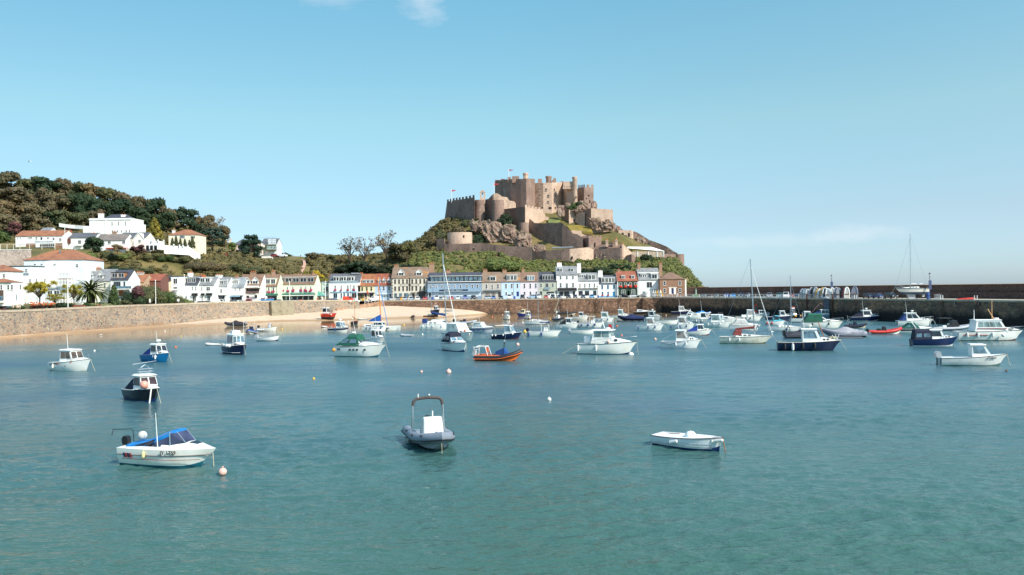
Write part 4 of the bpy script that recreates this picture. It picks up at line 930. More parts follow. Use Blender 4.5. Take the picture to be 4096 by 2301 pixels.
for a, b in ((1155,1210),(1310,1365)): h.dormer('f', a, b, 810, 872, 1)
h.rect('painted_front', 1102, 1408, 910, 1165, DGREEN, .05, .1); h.wins([1140,1217,1296,1376],40,928,1005); h.flowers([1138,1215,1294,1376],990,1.1,REDF); h.win(1152,1212,1042,1118,vb=1); h.win(1310,1368,1042,1118,vb=1); h.door(1245,1280,1060,1155,DKF); h.chimney(1093,1132,700,790,pots=1); h.chimney(1410,1457,608,740,pots=3)
m_ = MB(); m_.ball((h.lx(1257),-.2,h.lz(972)),.35,8); obj('wall_lamp', m_, WHITE, h.t)
h = House('terrace_house', 'white house with a tall slate mansard and a wide balcony window', 9, 1425, 1768, 337, 1170, 880, 698, Wl, SLATEL, 9, group=TG)
h.rect('roof_band', 1432, 1762, 762, 774, WHITE, -1.5, .5); h.dormer('f', 1463, 1552, 785, 848, 3); h.dormer('f', 1632, 1733, 780, 878, 1); h.win(1555,1645,915,1010,vb=1,hb=0); h.win(1490,1560,1070,1150,DKF,GLASSG,hb=0,nm='garage_door'); h.win(1625,1735,1040,1150,DKF,GLASSG,hb=0,vb=1,nm='garage_door'); h.chimney(1758,1806,605,770,pots=3)
h = House('terrace_house', 'brown granite end house with a hipped roof and a dark blue door', 9, 1768, 2172, 334, 1175, 870, 765, GRANH, BRNR, 9, 'hip', group=TG)
h.wins([1845,2090],42,902,970); h.wins([1845,2090],42,1022,1090); h.door(1955,1988,1020,1118,paint((30,40,84),.5,.08)); h.rect('side_panel', 1918, 1952, 1018, 1115, WHITE, .05); h.rect('side_panel', 1991, 2026, 1018, 1115, WHITE, .05); h.rect('lintel', 1905, 2038, 1000, 1014, CREAM, .08)
h.rect('corner_strip', 2172, 2200, 880, 1150, WHITE, -.5, 6)
h = House('white_house', 'white house with an orange roof and a dark terrace at the left edge', 2, -260, 98*1.0, 224, 1110, 500, 400, Wl, TERR, 8, group=LG, kind='hip')
h.wins([72],40,545,612); h.rect('lower_wing', -260, 376, 690, 1060, Wl, 5, 5)
m_ = MB(); e = h.lz(690); m_.hexa([(h.lx(-300),-5.4,e),(h.lx(384),-5.4,e),(h.lx(384),0,e),(h.lx(-300),0,e)], [(h.lx(-290),-2.6,e+1.0),(h.lx(190),-2.6,e+1.0),(h.lx(190),-2.4,e+1.0),(h.lx(-290),-2.4,e+1.0)]); obj('lower_roof', m_, TERR, h.t)
for a, b in ((12,44),(120,158),(180,216),(322,346)): h.win(a,b,722,802,dy=-5)
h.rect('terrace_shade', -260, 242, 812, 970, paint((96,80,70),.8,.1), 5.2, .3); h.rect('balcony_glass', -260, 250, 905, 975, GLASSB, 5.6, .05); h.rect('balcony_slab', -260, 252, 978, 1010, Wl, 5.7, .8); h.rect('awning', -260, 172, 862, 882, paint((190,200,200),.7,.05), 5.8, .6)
h = House('hotel_wing', 'white flat roofed wing with a steel balcony beside the red hipped roof', 2, 96, 505, 240, 1060, 432, None, paint((222,230,234),.85,.05), DKF, 7, 'flat', cat='house', group=LG)
h.wins([270,432],46,462,530,vb=1); h.rect('front_block', 150, 600, 590, 1060, Wl, 4, 4); h.rect('balcony', 160, 505, 535, 580, STEEL, 1.2, .06); h.wins([490,590,728],26,630,690,dy=-4); h.wins([260,362],30,905,960,dy=-4); h.wins([415,452],28,1005,1050,dy=-4)
h = House('hotel', 'big house with a red hipped roof above tall white gabled walls', 2, 392, 1340, 252, 1060, 318, 160, paint((222,232,238),.85,.04), TERR, 13, 'hip', cat='hotel', group=LG)
m_ = MB(); m_.prism([(h.lx(480),-2,h.lz(1060)),(h.lx(1168),-2,h.lz(1060)),(h.lx(1168),-2,h.lz(395)),(h.lx(850),-2,h.lz(395)),(h.lx(850),-2,h.lz(345)),(h.lx(800),-2,h.lz(345)),(h.lx(780),-2,h.lz(420)),(h.lx(540),-2,h.lz(590)),(h.lx(480),-2,h.lz(590))], (0,2,0)); obj('gable_wing', m_, Wl, h.t)
h.wins([570,680],44,375,402,hb=0); h.wins([888],52,378,400,hb=0,dy=-2); h.wins([1035,1090,1140],36,380,402,hb=0); h.win(1222,1272,390,448,vb=1); h.rect('porch', 800, 990, 790, 1060, paint((214,226,236),.8,.04), 3.4, 1.4); h.win(768,850,812,900,dy=-3.4,hb=0,vb=1); h.win(870,960,812,900,dy=-3.4,hb=0,vb=1); h.rect('porch_roof', 760, 1000, 770, 790, ZINC, 3.8, 1.9); h.rect('flue', 852, 870, 150, 225, STEEL, -4, .4)
sc = thing('scaffolding', 'metal scaffolding against the white gable of the red roofed hotel', 'scaffolding', W(258,1180,247)); s_ = 247/F
mbt = MB()
for xx in (-26,-13,0,13,26):
 for yy in (0, 1.3): mbt.tube([(xx*s_, yy, -3), (xx*s_, yy, 90*s_)], .05, 4)
for zz in (30, 48, 66, 84):
 for yy in (0, 1.3): mbt.tube([(-28*s_, yy, zz*s_), (28*s_, yy, zz*s_)], .045, 4)
obj('pole', mbt, STEEL, sc); obj('platform', MB().bx(-28*s_, 28*s_, 0, 1.3, 62*s_, 64.0*s_), WOOD, sc)
h = House('cottage', 'cottage with a grey slate roof and two white pointed dormers', 2, 1240, 1790, 256, 1060, 660, 480, paint((240,236,222),.85,.05), SLATEL, 9, group=LG)
h.dormer('g', 1440, 1502, 500, 620, 1); h.dormer('g', 1598, 1662, 500, 630, 1); h.wins([1690],34,690,770); h.wins([1450,1560],34,690,770); h.chimney(1560,1628,430,500,pots=3)
h = House('modern_house', 'white modern house with a timber clad dormer and glass balcony', 2, 1780, 2070, 250, 1060, 640, 492, Wl, SLATED, 8, group=LG)
h.dormer('f', 1800, 2010, 518, 618, 2, side=paint((180,116,72),.7,.12), roof=SLATED); h.win(1832,1945,670,770,STEEL,GLASS,hb=0,vb=2); h.win(1990,2020,672,752,STEEL); h.rect('balcony', 1880, 2160, 788, 800, Wl, 2.0, 2.2); h.rect('balcony_glass', 1880, 2160, 745, 786, GLASSB, 2.0, .04); h.win(1995,2090,825,915,STEEL,GLASSB,hb=0,vb=2); h.rect('timber_post', 1915, 1990, 820, 900, paint((170,90,56),.7,.1), .1, .2)
h = House('cottage', 'low cottage with an orange tiled roof left of a tall rendered chimney', 2, 2010, 2320, 258, 1060, 680, 560, paint((190,160,130),.85,.08), TERR, 8, group=LG)
h.chimney(2172,2316,505,640,paint((206,198,188),.9,.08),5); h.win(2150,2250,690,740,vb=2)
h = House('cottage', 'cottage with a bright orange roof right of the tall rendered chimney', 2, 2322, 2590, 262, 1060, 655, 556, paint((120,80,70),.85,.1), REDR, 8, group=LG)
h = House('cottage', 'small cream cottage with a black roof beside the white flat roofed house', 4, 180, 342, 268, 1040, 655, 585, paint((240,226,190),.85,.05), SLATED, 7, group=LG)
h.win(258,312,690,745,vb=1); h.win(200,240,690,745)
h = House('white_house', 'narrow white three storey flat roofed house with a small balcony', 4, 342, 482, 268, 1040, 592, None, Wl, SLATED, 9, 'flat', group=LG)
h.win(383,447,618,705,hb=0,vb=1); h.win(378,447,750,792,hb=0,vb=2); h.rect('balcony', 376, 470, 795, 808, Wl, 1.0, 1.1); h.rect('extension', 400, 640, 850, 1040, Wl, 2.0, 2.0); h.win(570,600,905,945,dy=-2)
h = House('white_house', 'white house with black awnings and a dark slate mansard with two windows', 4, 480, 770, 272, 1040, 724, 590, Wl, SLATED, 8, group=LG)
h.dormer('f', 600, 745, 596, 702, 2, side=SLATED); h.wins([686,742],22,752,812); h.rect('awning', 682, 770, 858, 898, BLACK, .7, .75); h.win(684,744,900,985,hb=0,vb=1); h.chimney(620,695,510,580,WHITE,3)
h = House('white_house', 'white house with a white flat dormer and two black awnings', 4, 772, 1036, 273, 1040, 724, 600, Wl, SLATEL, 8, group=LG)
h.dormer('f', 808, 975, 604, 692, 2); h.win(828,846,752,815); h.win(908,972,755,815,vb=1); h.rect('awning', 830, 880, 858, 892, BLACK, .7, .75); h.rect('awning', 915, 1003, 856, 892, BLACK, .7, .75); h.win(920,975,900,980,hb=0,vb=1); h.win(832,850,900,980,hb=0); h.chimney(815,890,550,610,POT,2)
h = House('white_house', 'white house with a blue grey flat dormer and tall balcony windows', 4, 1036, 1248, 277, 1040, 746, 603, Wl, SLATEL, 8, group=LG)
h.dormer('f', 992, 1192, 648, 722, 3, side=SLATEL); h.win(1128,1170,785,860,vb=1,hb=0); h.win(1040,1054,790,855); h.rect('balcony', 1036, 1240, 866, 884, Wl, 1.0, 1.1); h.win(1040,1072,900,955,vb=1); h.win(1098,1200,895,960,DKF,hb=0,vb=2); h.chimney(1070,1168,545,640,WHITE,3)
h = House('white_house', 'white house with a zinc roof and a six paned white dormer', 4, 1250, 1512, 281, 1040, 762, 610, Wl, ZINC, 8, group=LG)
h.dormer('f', 1258, 1422, 640, 718, 5); h.wins([1292,1372,1450],24,775,830); h.rect('balcony', 1250, 1512, 858, 890, Wl, 1.0, 1.1); h.rect('parasol_awning', 1280, 1460, 895, 915, paint((140,176,196),.8,.1), 2.2, 1.4); h.win(1290,1480,905,960,DKF,hb=0,vb=3); h.chimney(1380,1430,555,620,CHB,1)
h = House('white_house', 'white house with twin pointed dormers over a brown timber balcony', 4, 1430, 1782, 284, 1040, 735, 558, Wl, BRNR, 9, group=LG)
h.dormer('g', 1518, 1616, 600, 718, 1); h.dormer('g', 1648, 1747, 600, 718, 1); h.rect('white_awning', 1505, 1755, 738, 768, Wl, 1.0, 1.1); h.rect('balcony_roof', 1510, 1780, 769, 780, BRNR, 1.6, 1.7); h.rect('balcony', 1512, 1775, 825, 862, BROWNB, 1.5, .12); h.win(1540,1760,786,822,BROWNB,GLASS,hb=0,vb=5); h.win(1530,1600,890,940,hb=0); h.win(1680,1730,880,940,hb=0); h.chimney(1620,1708,500,600,CHB,3)
h = House('white_house', 'pale green timbered house with three pink flower boxes and a flat dormer', 4, 1770, 2050, 290, 1040, 742, 556, LGREEN, BRNR, 9, group=LG)
h.dormer('f', 1775, 2026, 616, 722, 3, side=LGREEN); h.wins([1835,1912,1988],36,760,820); h.flowers([1838,1912,1990],836,1.0,PINKF)
for xx in (1785,1870,1950,2035): h.rect('timber', xx, xx+5, 752, 862, DKF, .05, .06)
h.rect('timber', 1785, 2040, 752, 757, DKF, .06, .05); h.rect('awning', 1780, 2060, 866, 890, TEALB, 1.0, 1.1); h.win(1800,2040,900,970,DKF,hb=0,vb=3,nm='shop_window'); h.chimney(1965,2016,485,590,CHB,2)
h = House('hotel', 'cream hotel with wide brown dormers, pink flower boxes and a green awning', 4, 2048, 2650, 297, 1040, 712, 562, LCREAM, BRNR, 10, cat='hotel', group=LG)
h.dormer('f', 2052, 2650, 596, 694, 5, side=paint((120,92,76),.8,.1)); h.wins([2130,2214,2300,2430,2508,2588],34,745,800,gl=GLASSG); h.flowers([2136,2222,2300,2432,2508,2588],815,1.05,PINKF)
h.rect('fascia', 2090, 2650, 818, 846, Wl, .2, .25); h.rect('awning', 2048, 2660, 862, 884, TEALB, 1.4, 1.5); h.rect('awning_edge', 2048, 2660, 886, 898, Wl, 1.4, .1)
for a in (2110,2200,2290,2380,2470,2560): h.win(a,a+70,905,975,DKF,hb=0,vb=1,nm='shop_window')
h.chimney(2615,2650,515,600,CHB,1)
k = thing('kiosk', 'open kiosk with a turquoise tiled hipped roof on white pillars', 'kiosk', W(1256,1200,303)); s_ = 303/F
m_ = MB(); z0 = 17*s_; A = [(-46*s_,-2.4,z0),(44*s_,-2.4,z0),(44*s_,2.4,z0),(-46*s_,2.4,z0)]
m_.add(A+[(-9*s_,0,z0+25*s_),(9*s_,0,z0+25*s_)]+[(p[0],p[1],p[2]-.12) for p in A], [(0,1,5,4),(1,2,5),(2,3,4,5),(3,0,4),(6,7,1,0),(7,8,2,1),(8,9,3,2),(9,6,0,3),(9,8,7,6)])
obj('roof', m_, roofmat((104,166,154), name='turquoise tiles'), k)
for xx in (-40,-14,6,36): obj('pillar', MB().bx((xx-3)*s_, (xx+4)*s_, -2.1, -1.5, -3, z0-.1), Wl, k)
obj('counter', MB().bx(-40*s_, 38*s_, .4, 2, -3, z0-.2), paint((190,160,130),.8,.1), k)
h = House('bungalow', 'white bungalow with an orange brown roof behind the grass slope', 1, 250, 1010, 318, 1340, 1142, 1062, Wl, TERR, 9, group=UG)
h.rect('brick_base', 420, 1005, 1262, 1400, GRANH, .05, .08); h.wins([290,335],18,1160,1185); h.win(458,522,1158,1182,vb=2,hb=0); h.win(572,608,1156,1205,vb=1); h.win(650,690,1160,1210,hb=0); h.win(760,790,1160,1200,hb=0); h.win(845,882,1170,1215); h.win(950,995,1180,1225,vb=1); h.rect('conservatory', 620, 890, 1252, 1330, Wl, 2, 2); h.win(640,880,1262,1320,dy=-2,hb=0,vb=6); h.rect('balcony', 610, 900, 1236, 1252, GLASSB, 2.0, .05)
h = House('cottage', 'grey roofed cottage with an orange ridge behind the white pole', 1, 1050, 1520, 322, 1340, 1170, 1100, Wl, SLATE, 8, group=UG)
h.win(1250,1312,1208,1275,vb=2,hb=0); h.rect('bay', 1050, 1140, 1185, 1262, paint((96,50,44),.7,.1), .8, .9); h.rect('balcony', 1215, 1330, 1280, 1300, Wl, 1, 1.1); h.chimney(1108,1150,1040,1120,POT,1); h.chimney(1498,1532,1075,1150,POT,1)
h = House('cottage', 'long white cottage with a wide grey brown roof above the red awning', 1, 1540, 2020, 318, 1345, 1212, 1118, Wl, roofmat((128,118,112)), 8, group=UG)
h.wins([1640,1760,1990],50,1222,1270,hb=0,vb=1); h.chimney(1745,1785,1100,1160,CREAM,1); h.rect('awning', 1720, 2060, 1335, 1348, REDF, 1.2, 1.2)
h = House('cottage', 'cream house with a steep white pointed gable and grey roof', 1, 1900, 2340, 322, 1345, 1182, 1095, paint((240,230,216),.85,.05), SLATE, 9, group=UG)
m_ = MB(); m_.prism([(h.lx(2170),-1,h.lz(1345)),(h.lx(2335),-1,h.lz(1345)),(h.lx(2335),-1,h.lz(1200)),(h.lx(2252),-1,h.lz(1100)),(h.lx(2170),-1,h.lz(1200))], (0,4,0)); obj('gable', m_, paint((244,236,224),.85,.05), h.t)
m_ = MB()
for sg in (-1, 1): m_.prism([(h.lx(2252),-1.2,h.lz(1092)),(h.lx(2252+sg*90),-1.2,h.lz(1205)),(h.lx(2252+sg*90),-1.2,h.lz(1192)),(h.lx(2252),-1.2,h.lz(1080))], (0,.15,0))
obj('bargeboard', m_, WHITE, h.t); h.win(2225,2268,1200,1252,dy=-1,vb=1); h.win(2098,2120,1200,1242); h.chimney(1815,1870,1050,1130,CHB,1)
h = House('villa', 'big white classical villa with a flat parapet and slate hipped roof below the wood', 1, 1440, 2110, 352, 1130, 868, None, Wl, Wl, 12, 'flat', cat='villa', group=UG)
h.rect('cornice', 1436, 2114, 868, 885, WHITE, .25, .3); m_ = MB(); a, b, z = h.lx(1600), h.lx(2030), h.he+.3; m_.add([(a,2,z),(b,2,z),(b,10,z),(a,10,z),(a+2.5,6,z+2.2),(b-2.5,6,z+2.2)], [(0,1,5,4),(1,2,5),(2,3,4,5),(3,0,4),(3,2,1,0)]); obj('slate_roof', m_, SLATED, h.t)
h.wins([1806,1912,2020],18,910,978); h.wins([1810,1890,2032,1960,2085],20,1048,1085,hb=0); h.rect('wing', 1375, 1520, 985, 1130, Wl, 2, 2); h.rect('wing', 2112, 2212, 945, 1130, Wl, -2, 6); h.rect('pilaster', 1505, 1530, 885, 1120, WHITE, .15, .2); h.rect('pilaster', 1690, 1722, 885, 1120, WHITE, .15, .2); h.chimney(1592,1670,765,850,WHITE,2,4); h.chimney(1955,2022,788,855,WHITE,2,4)
gw = thing('garden_wall', 'white garden wall stepping down beside the villa below the cypresses', 'wall', W(295,905,356)); P_ = [W(236,893,356),W(262,897,356),W(300,901,356),W(358,905,354)]; o_ = W(295,905,356); mb = MB(); rows = [[p-o_+Vector((0,0,-1.6)), p-o_, p-o_+Vector((0,.4,0)), p-o_+Vector((0,.4,-1.6))] for p in P_]; mb.loft(rows, closed=True, cap0=True, cap1=True); obj('wall', mb, Wl, gw)
tw = thing('terrace_wall', 'long white terrace wall with small posts in front of the gabled house', 'wall', W(640,985,324)); o_ = W(640,985,324)
P_ = [W(574,961,322),W(656,966,324),W(656.5,981,324),W(756,988,330),W(800,1018,334)]; mb = MB(); rows = [[p-o_+Vector((0,0,-3.4)), p-o_, p-o_+Vector((0,.4,0)), p-o_+Vector((0,.4,-3.4))] for p in P_]; mb.loft(rows, closed=True, cap0=True, cap1=True); obj('wall', mb, Wl, tw)
for px, py, Y in ((580,960,322),(608,962,322),(632,964,323),(655,965,324),(695,982,326),(718,984,327),(732,985,328),(752,987,330)): obj('post', MB().bx(-.2,.2,-.2,.2,-.3,.55), Wl, tw).location = W(px,py,Y)-o_
for x in (590,606,622): obj('window', MB().bx(-.6,.6,-.06,.05,-1,1), GLASS, tw).location = W(x,992,320.9)-o_
h = House('house', 'cream house with an orange hipped roof and white chimney below the pines', 3, 300, 762, 350, 1130, 962, 882, paint((244,234,208),.85,.05), TERR, 10, 'hip', group=UG)
h.win(400,438,972,1015,vb=1); h.win(478,562,972,1018,vb=3,hb=0); h.win(655,728,982,1020,vb=2,hb=0); h.win(700,735,1075,1110); h.chimney(365,404,870,950,WHITE,1,4); h.chimney(655,685,885,940,paint((230,190,160),.9,.1),1)
h = House('house', 'pale pink house with a grey slate hipped roof behind the umbrella pine', 3, 1345, 1560, 392, 1260, 1118, 1026, paint((232,208,196),.85,.05), SLATE, 9, 'hip', group=UG)
h.wins([1470],40,1170,1210); h.chimney(1280,1306,1015,1090,paint((236,214,190),.9,.1),1); h.rect('side_wing', 1560, 1790, 1100, 1290, paint((240,220,206),.85,.05), 1, 4)
h = House('house', 'white gabled house wrapped in scaffolding at the edge of the headland', 3, 1790, 2040, 396, 1240, 1110, 1028, Wl, SLATE, 9, group=UG)
h.rect('conservatory', 1868, 2030, 1130, 1215, paint((70,84,50),.8,.1), 2, 2); h.win(1880,2020,1145,1195,dy=-2,hb=0,vb=2,gl=GLASSG); h.rect('scaffold_sheet', 1905, 2035, 1030, 1120, paint((226,232,236),.7,.05), .6, .1)
m_ = MB()
for x in (1900,1985,2040,2085): m_.tube([(h.lx(x),-1.2,h.lz(1215)),(h.lx(x),-1.2,h.lz(1000 if x<2050 else 1100))], .06, 4)
for y in (1005,1060,1110,1160): m_.tube([(h.lx(1780 if y < 1100 else 1900),-1.2,h.lz(y)),(h.lx(2040 if y<1100 else 2085),-1.2,h.lz(y))], .05, 4)
obj('scaffolding', m_, STEEL, h.t)
h = House('shed', 'small white gabled shed behind the bungalow', 1, 652, 810, 335, 1120, 1052, 1015, Wl, SLATEL, 5, cat='shed')
rw = thing('retaining_wall', 'pale rubble retaining wall with a white coping behind the left hotel', 'wall', W(50,1040,262)); mb = MB(); mb.bx(-14,5.2,0,1.5,-5,(1068-1026)*262/F-.2); obj('stonework', mb, stonework('retaining wall stone', [(196,176,164),(214,194,180),(180,160,150)], (214,200,188), .7, 1.4, .07), rw); obj('coping', MB().bx(-14.1,5.3,-.1,1.6,(1068-1026)*262/F-.2,(1068-1026)*262/F), Wl, rw)
# ================= castle =================
S_BROWN = stonework('brown castle stone', [(148,120,108),(164,134,120),(130,104,96),(156,126,112)], (156,132,116), .7, 1.5, .07, bstr=.35, patch=(178,160,146))  # keep's own brown; also paints the shade of some corner faces
S_BEIGE = stonework('pale castle stone', [(206,174,154),(220,190,168),(190,158,140),(212,182,160)], (208,188,166), .75, 1.5, .07, bstr=.35, patch=(176,144,122))  # hall's own beige; also the lit tone of sunward wall faces
S_GREY = stonework('shade-toned castle stone', [(144,120,110),(162,136,124),(122,102,96),(152,128,116)], (124,104,94), .7, 1.5, .07, bstr=.35, patch=(86,74,72))  # darker copy; shade of walls turned from the sun is in its colour
ROCKM = None
def rock_mat():
 m, nt, b = nodes('bare granite'); v = pos(nt); n = noi(nt, v, .35, 5, .65); n2 = noi(nt, pos(nt, (1,1,.5)), 1.3, 4, .7)
 col = ramp(nt, n, [(.3, lin((122,96,86))), (.5, lin((160,134,118))), (.7, lin((190,168,150)))])
 col = mixc(nt, .8, col, ramp(nt, n2, [(.34, (.5,.46,.44)), (.55, (1,1,1)), (.75, (1.15,1.12,1.08))]), 'MULTIPLY')
 gr = noi(nt, v, .22, 4, .6); ge = N(nt, 'ShaderNodeNewGeometry'); sx = N(nt, 'ShaderNodeSeparateXYZ'); nt.links.new(ge.outputs['Normal'], sx.inputs[0])
 ml = N(nt, 'ShaderNodeMath', operation='MULTIPLY'); nt.links.new(gr, ml.inputs[0]); nt.links.new(sx.outputs[2], ml.inputs[1])
 col = mixc(nt, ramp(nt, ml.outputs[0], [(.22, 0.0), (.34, .8)]), col, lin((92,88,52)))
 nt.links.new(col, b.inputs['Base Color']); b.inputs['Roughness'].default_value = .9; bump(nt, b, n2, .7, .5); return m
ROCKM = rock_mat()
ct = thing('castle', 'big medieval stone castle on the rocky mount above the terrace', 'castle', W(2150, 900, 430)); CO = ct.location.copy()
def r6(x): return 1660+x/4.01875
def r6y(y): return 640+y/4.01875
def r7(x): return 2200+x/4.01875
def WP(x, y, Y, R): ox, oy, k = REG[R]; return W(ox+x/k, oy+y/k, Y)-CO
PTS = {}
def cwall(name, pts, R=6, th=3.0, mat=None, mer=0, mh=1.3, label=None, batter=0.0, extra=3):
 """pts: (x, depth, top row, bottom row[, x at the foot]); front face between the points, th thick"""
 mb = MB(); rows = []
 for p in pts:
  x, Y, yt, yb = p[:4]; xb = p[4] if len(p) > 4 else x
  f = WP(x, yt, Y, R); g = WP(xb, yb, Y-batter, R); g.z -= extra
  rows.append([g, f, f+Vector((f.x*0+.0, th, 0)), Vector((g.x, f.y+th, g.z))])
 mb.loft(rows, closed=True, cap0=True, cap1=True)
 if mer:
  L = []; tot = 0
  P = [Vector(r[1]) for r in rows]
  seg = [(a, b, (b-a).length) for a, b in zip(P, P[1:])]; tot = sum(s[2] for s in seg); n = mer; w = tot/(2*n-1)
  for k in range(n):
   d0 = 2*k*w; d1 = d0+w*1.15
   def at(d):
    for a, b, l in seg:
     if d <= l: return a.lerp(b, d/l if l else 0)
     d -= l
    return seg[-1][1]
   a, b = at(d0), at(min(d1, tot)); e = Vector((0,.7,0)); lo = Vector((0,0,-.05)); up = Vector((0,0,mh))
   mb.hexa([a+lo, b+lo, b+e+lo, a+e+lo], [a+up, b+up, b+e+up, a+e+up])
 o = obj(name, mb, mat or S_BROWN, ct, label=label); PTS[o.name] = pts; return o
def ctower(name, x, Y, rx, yt, yb, R=6, mat=None, bat=.1, mer=0, seg=18, label=None, cap=False, sq=1.0, extra=3):
 c = WP(x, yt, Y, R); k = REG[R][2]; r = rx/k*Y/F; h = (yb-yt)/k*Y/F+extra; mb = MB()
 pr = [(r*(1+bat), -h), (r, 0)]
 if cap: pr = [(r*(1+bat), -h), (r*.93, -1.4), (r*1.08, -1.0), (r*1.08, -.1), (r, 0)]
 M = Matrix.Translation((c.x, c.y+r*sq, c.z)) @ Matrix.Diagonal((1, sq, 1, 1))
 mb.lathe(pr, (0,0,0), seg, 0, M)
 if mer:
  for i in range(mer):
   an = 2*math.pi*i/mer; mb.box((c.x+math.cos(an)*(r-.4), c.y+r*sq+math.sin(an)*(r-.4)*sq, c.z+.6), (.8, r*3.0/mer, 1.3), 0, an)
 return obj(name, mb, mat or S_BROWN, ct, smooth=seg > 10, label=label)
def cwin(par, x0, x1, y0, y1, Y, R=6, fr=True):
 if par.name in PTS:
  q = PTS[par.name]; xm = (x0+x1)/2
  for u, v in zip(q, q[1:]):
   if u[0] <= xm <= v[0]: Y = u[1]+(v[1]-u[1])*(xm-u[0])/(v[0]-u[0])-.12
 a = WP(x0, y1, Y, R); b = WP(x1, y0, Y, R); mb = MB(); mb.bx(a.x, b.x, a.y-.12, a.y+.3, a.z, b.z); o = obj('window', mb, GLASS if fr else paint((46,38,34), .9, .1), par)
 if fr:
  m2 = MB(); w = .16; m2.bx(a.x-w, b.x+w, a.y-.2, a.y+.2, a.z-.3, a.z-.01); m2.bx((a.x+b.x)/2-.06, (a.x+b.x)/2+.06, a.y-.17, a.y-.11, a.z, b.z); obj('frame', m2, S_BEIGE, o)
cwall('bastion_wall', [(515,456,672,1010,455),(620,449,650,1000,575),(760,440,632,930),(955,430,598,860)], th=6, mat=S_GREY, mer=9, mh=1.2, batter=1.0)
ctower('turret', 1035, 431, 75, 640, 890, mat=S_BROWN, bat=.15)
cwall('recess_wall', [(1115,440,640,900),(1180,436,628,880),(1240,432,560,870)], th=5, mat=S_GREY)
ctower('turret', 1330, 424, 96, 640, 930, mat=S_BROWN, bat=.12)
cwall('ruined_wall', [(1220,440,600,760),(1262,438,540,760),(1320,438,535,760),(1345,438,548,760),(1400,439,590,770),(1480,440,600,790),(1520,440,655,790),(1590,441,665,790),(1622,442,700,790)], th=4, mat=S_BEIGE)
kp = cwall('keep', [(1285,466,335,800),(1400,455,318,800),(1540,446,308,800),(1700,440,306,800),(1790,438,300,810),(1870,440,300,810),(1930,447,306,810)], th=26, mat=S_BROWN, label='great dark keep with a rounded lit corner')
mb = MB()
for x0, x1, yt, Y in ((1285,1345,322,465),(1375,1440,306,456),(1490,1540,276,448),(1560,1675,262,443)):
 a = WP(x0, 338, Y, 6); b = WP(x1, yt, Y, 6); mb.bx(a.x, b.x, a.y-.3, a.y+2, a.z-1.0, b.z)
obj('battlement', mb, S_BROWN, ct)
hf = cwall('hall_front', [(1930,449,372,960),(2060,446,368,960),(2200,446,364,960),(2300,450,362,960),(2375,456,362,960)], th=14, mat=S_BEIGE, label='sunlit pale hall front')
for y0, y1, xs in ((462,492,(1992,2110,2235)),(562,592,(2010,2145,2254)),(662,688,(2002,2140,2232))):
 for x in xs: cwin(hf, x-14, x+14, y0, y1, 445.4)
for x0, x1 in ((2033,2062),(2150,2195),(2237,2264)): cwin(hf, x0, x1, 757, 788, 445.2, fr=False)
cwall('return_wall', [(2375,456,364,760),(2445,446,360,720)], th=8, mat=S_BEIGE)
tw_ = cwall('gate_tower', [(2445,446,362,700),(2540,444,362,690)], th=9, mat=S_BEIGE)
mb = MB()
for i in range(6):
 a = WP(2392+i*26, 440, 443.2, 6); mb.bx(a.x-.5, a.x+.5, a.y-.5, a.y+1.8, a.z-1.0, a.z+.3)
a = WP(2385, 425, 443.2, 6); b = WP(2545, 360, 443.2, 6); mb.bx(a.x, b.x, a.y-.4, a.y+2, a.z-.1, b.z+.4); obj('machicolation', mb, S_BEIGE, tw_)
ctower('slim_turret', 400, 441, 40, 268, 690, 7, S_BEIGE, 0.02, cap=True)
sq = cwall('square_tower', [(455,452,448,740),(548,440,440,720),(700,442,440,720)], 7, 12, S_BROWN, 7, 1.5, label='square tower with battlements')
for x0, x1, y0, y1 in ((608,635,562,582),(578,592,612,630),(632,648,645,690),(405,430,590,612)): cwin(sq, x0, x1, y0, y1, 440.2, 7, False)
ctower('roof_turret', 1780, 450, 42, 205, 330, 6, S_BEIGE, 0.0, seg=8, cap=True); ctower('roof_turret', 2150, 456, 47, 256, 380, 6, S_BROWN, 0.0, cap=True)
for x0, x1, yt in ((1980,2038,302),(2228,2264,292),(2350,2390,342),(2205,2226,320)):
 a = WP(x0, 385, 455, 6); b = WP(x1, yt, 455, 6); mb = MB(); mb.hexa([(a.x-.3,a.y,a.z-1),(b.x+.3,a.y,a.z-1),(b.x+.3,a.y+3,a.z-1),(a.x-.3,a.y+3,a.z-1)], [(a.x,a.y,b.z),(b.x,a.y,b.z),(b.x,a.y+2.6,b.z),(a.x,a.y+2.6,b.z)]); obj('stack', mb, S_BROWN, ct)
a = WP(1045, 640, 434, 6); b = WP(1125, 520, 434, 6); mb = MB(); w = b.x-a.x; zt = WP(1085, 478, 434, 6).z
mb.bx(a.x, a.x+w*.28, a.y, a.y+1.6, a.z-2, b.z); mb.bx(b.x-w*.28, b.x, a.y, a.y+1.6, a.z-2, b.z); mb.bx(a.x+w*.281, b.x-w*.281, a.y, a.y+1.6, a.z-2, a.z+(b.z-a.z)*.3)
mb.prism([(a.x-.2,a.y-.1,b.z+.005),(b.x+.2,a.y-.1,b.z+.005),((a.x+b.x)/2,a.y-.1,zt)], (0,1.8,0)); bg_ = obj('bell_gable', mb, S_BEIGE, ct)
mb = MB(); mb.lathe([(.45,-.7),(.35,-.2),(.15,.1)], ((a.x+b.x)/2, a.y+.8, b.z-.4), 8); obj('bell', mb, DKF, bg_)
mw = cwall('curtain_wall', [(1420,438,790,1050),(1540,432,778,1080),(1770,420,752,1080)], 6, 4, S_GREY, 0)
cwall('curtain_wall', [(1770,420,752,1010),(1900,427,778,1020),(2040,434,800,1020),(2095,437,905,1020)], 6, 4, S_BEIGE, 7, 1.0)
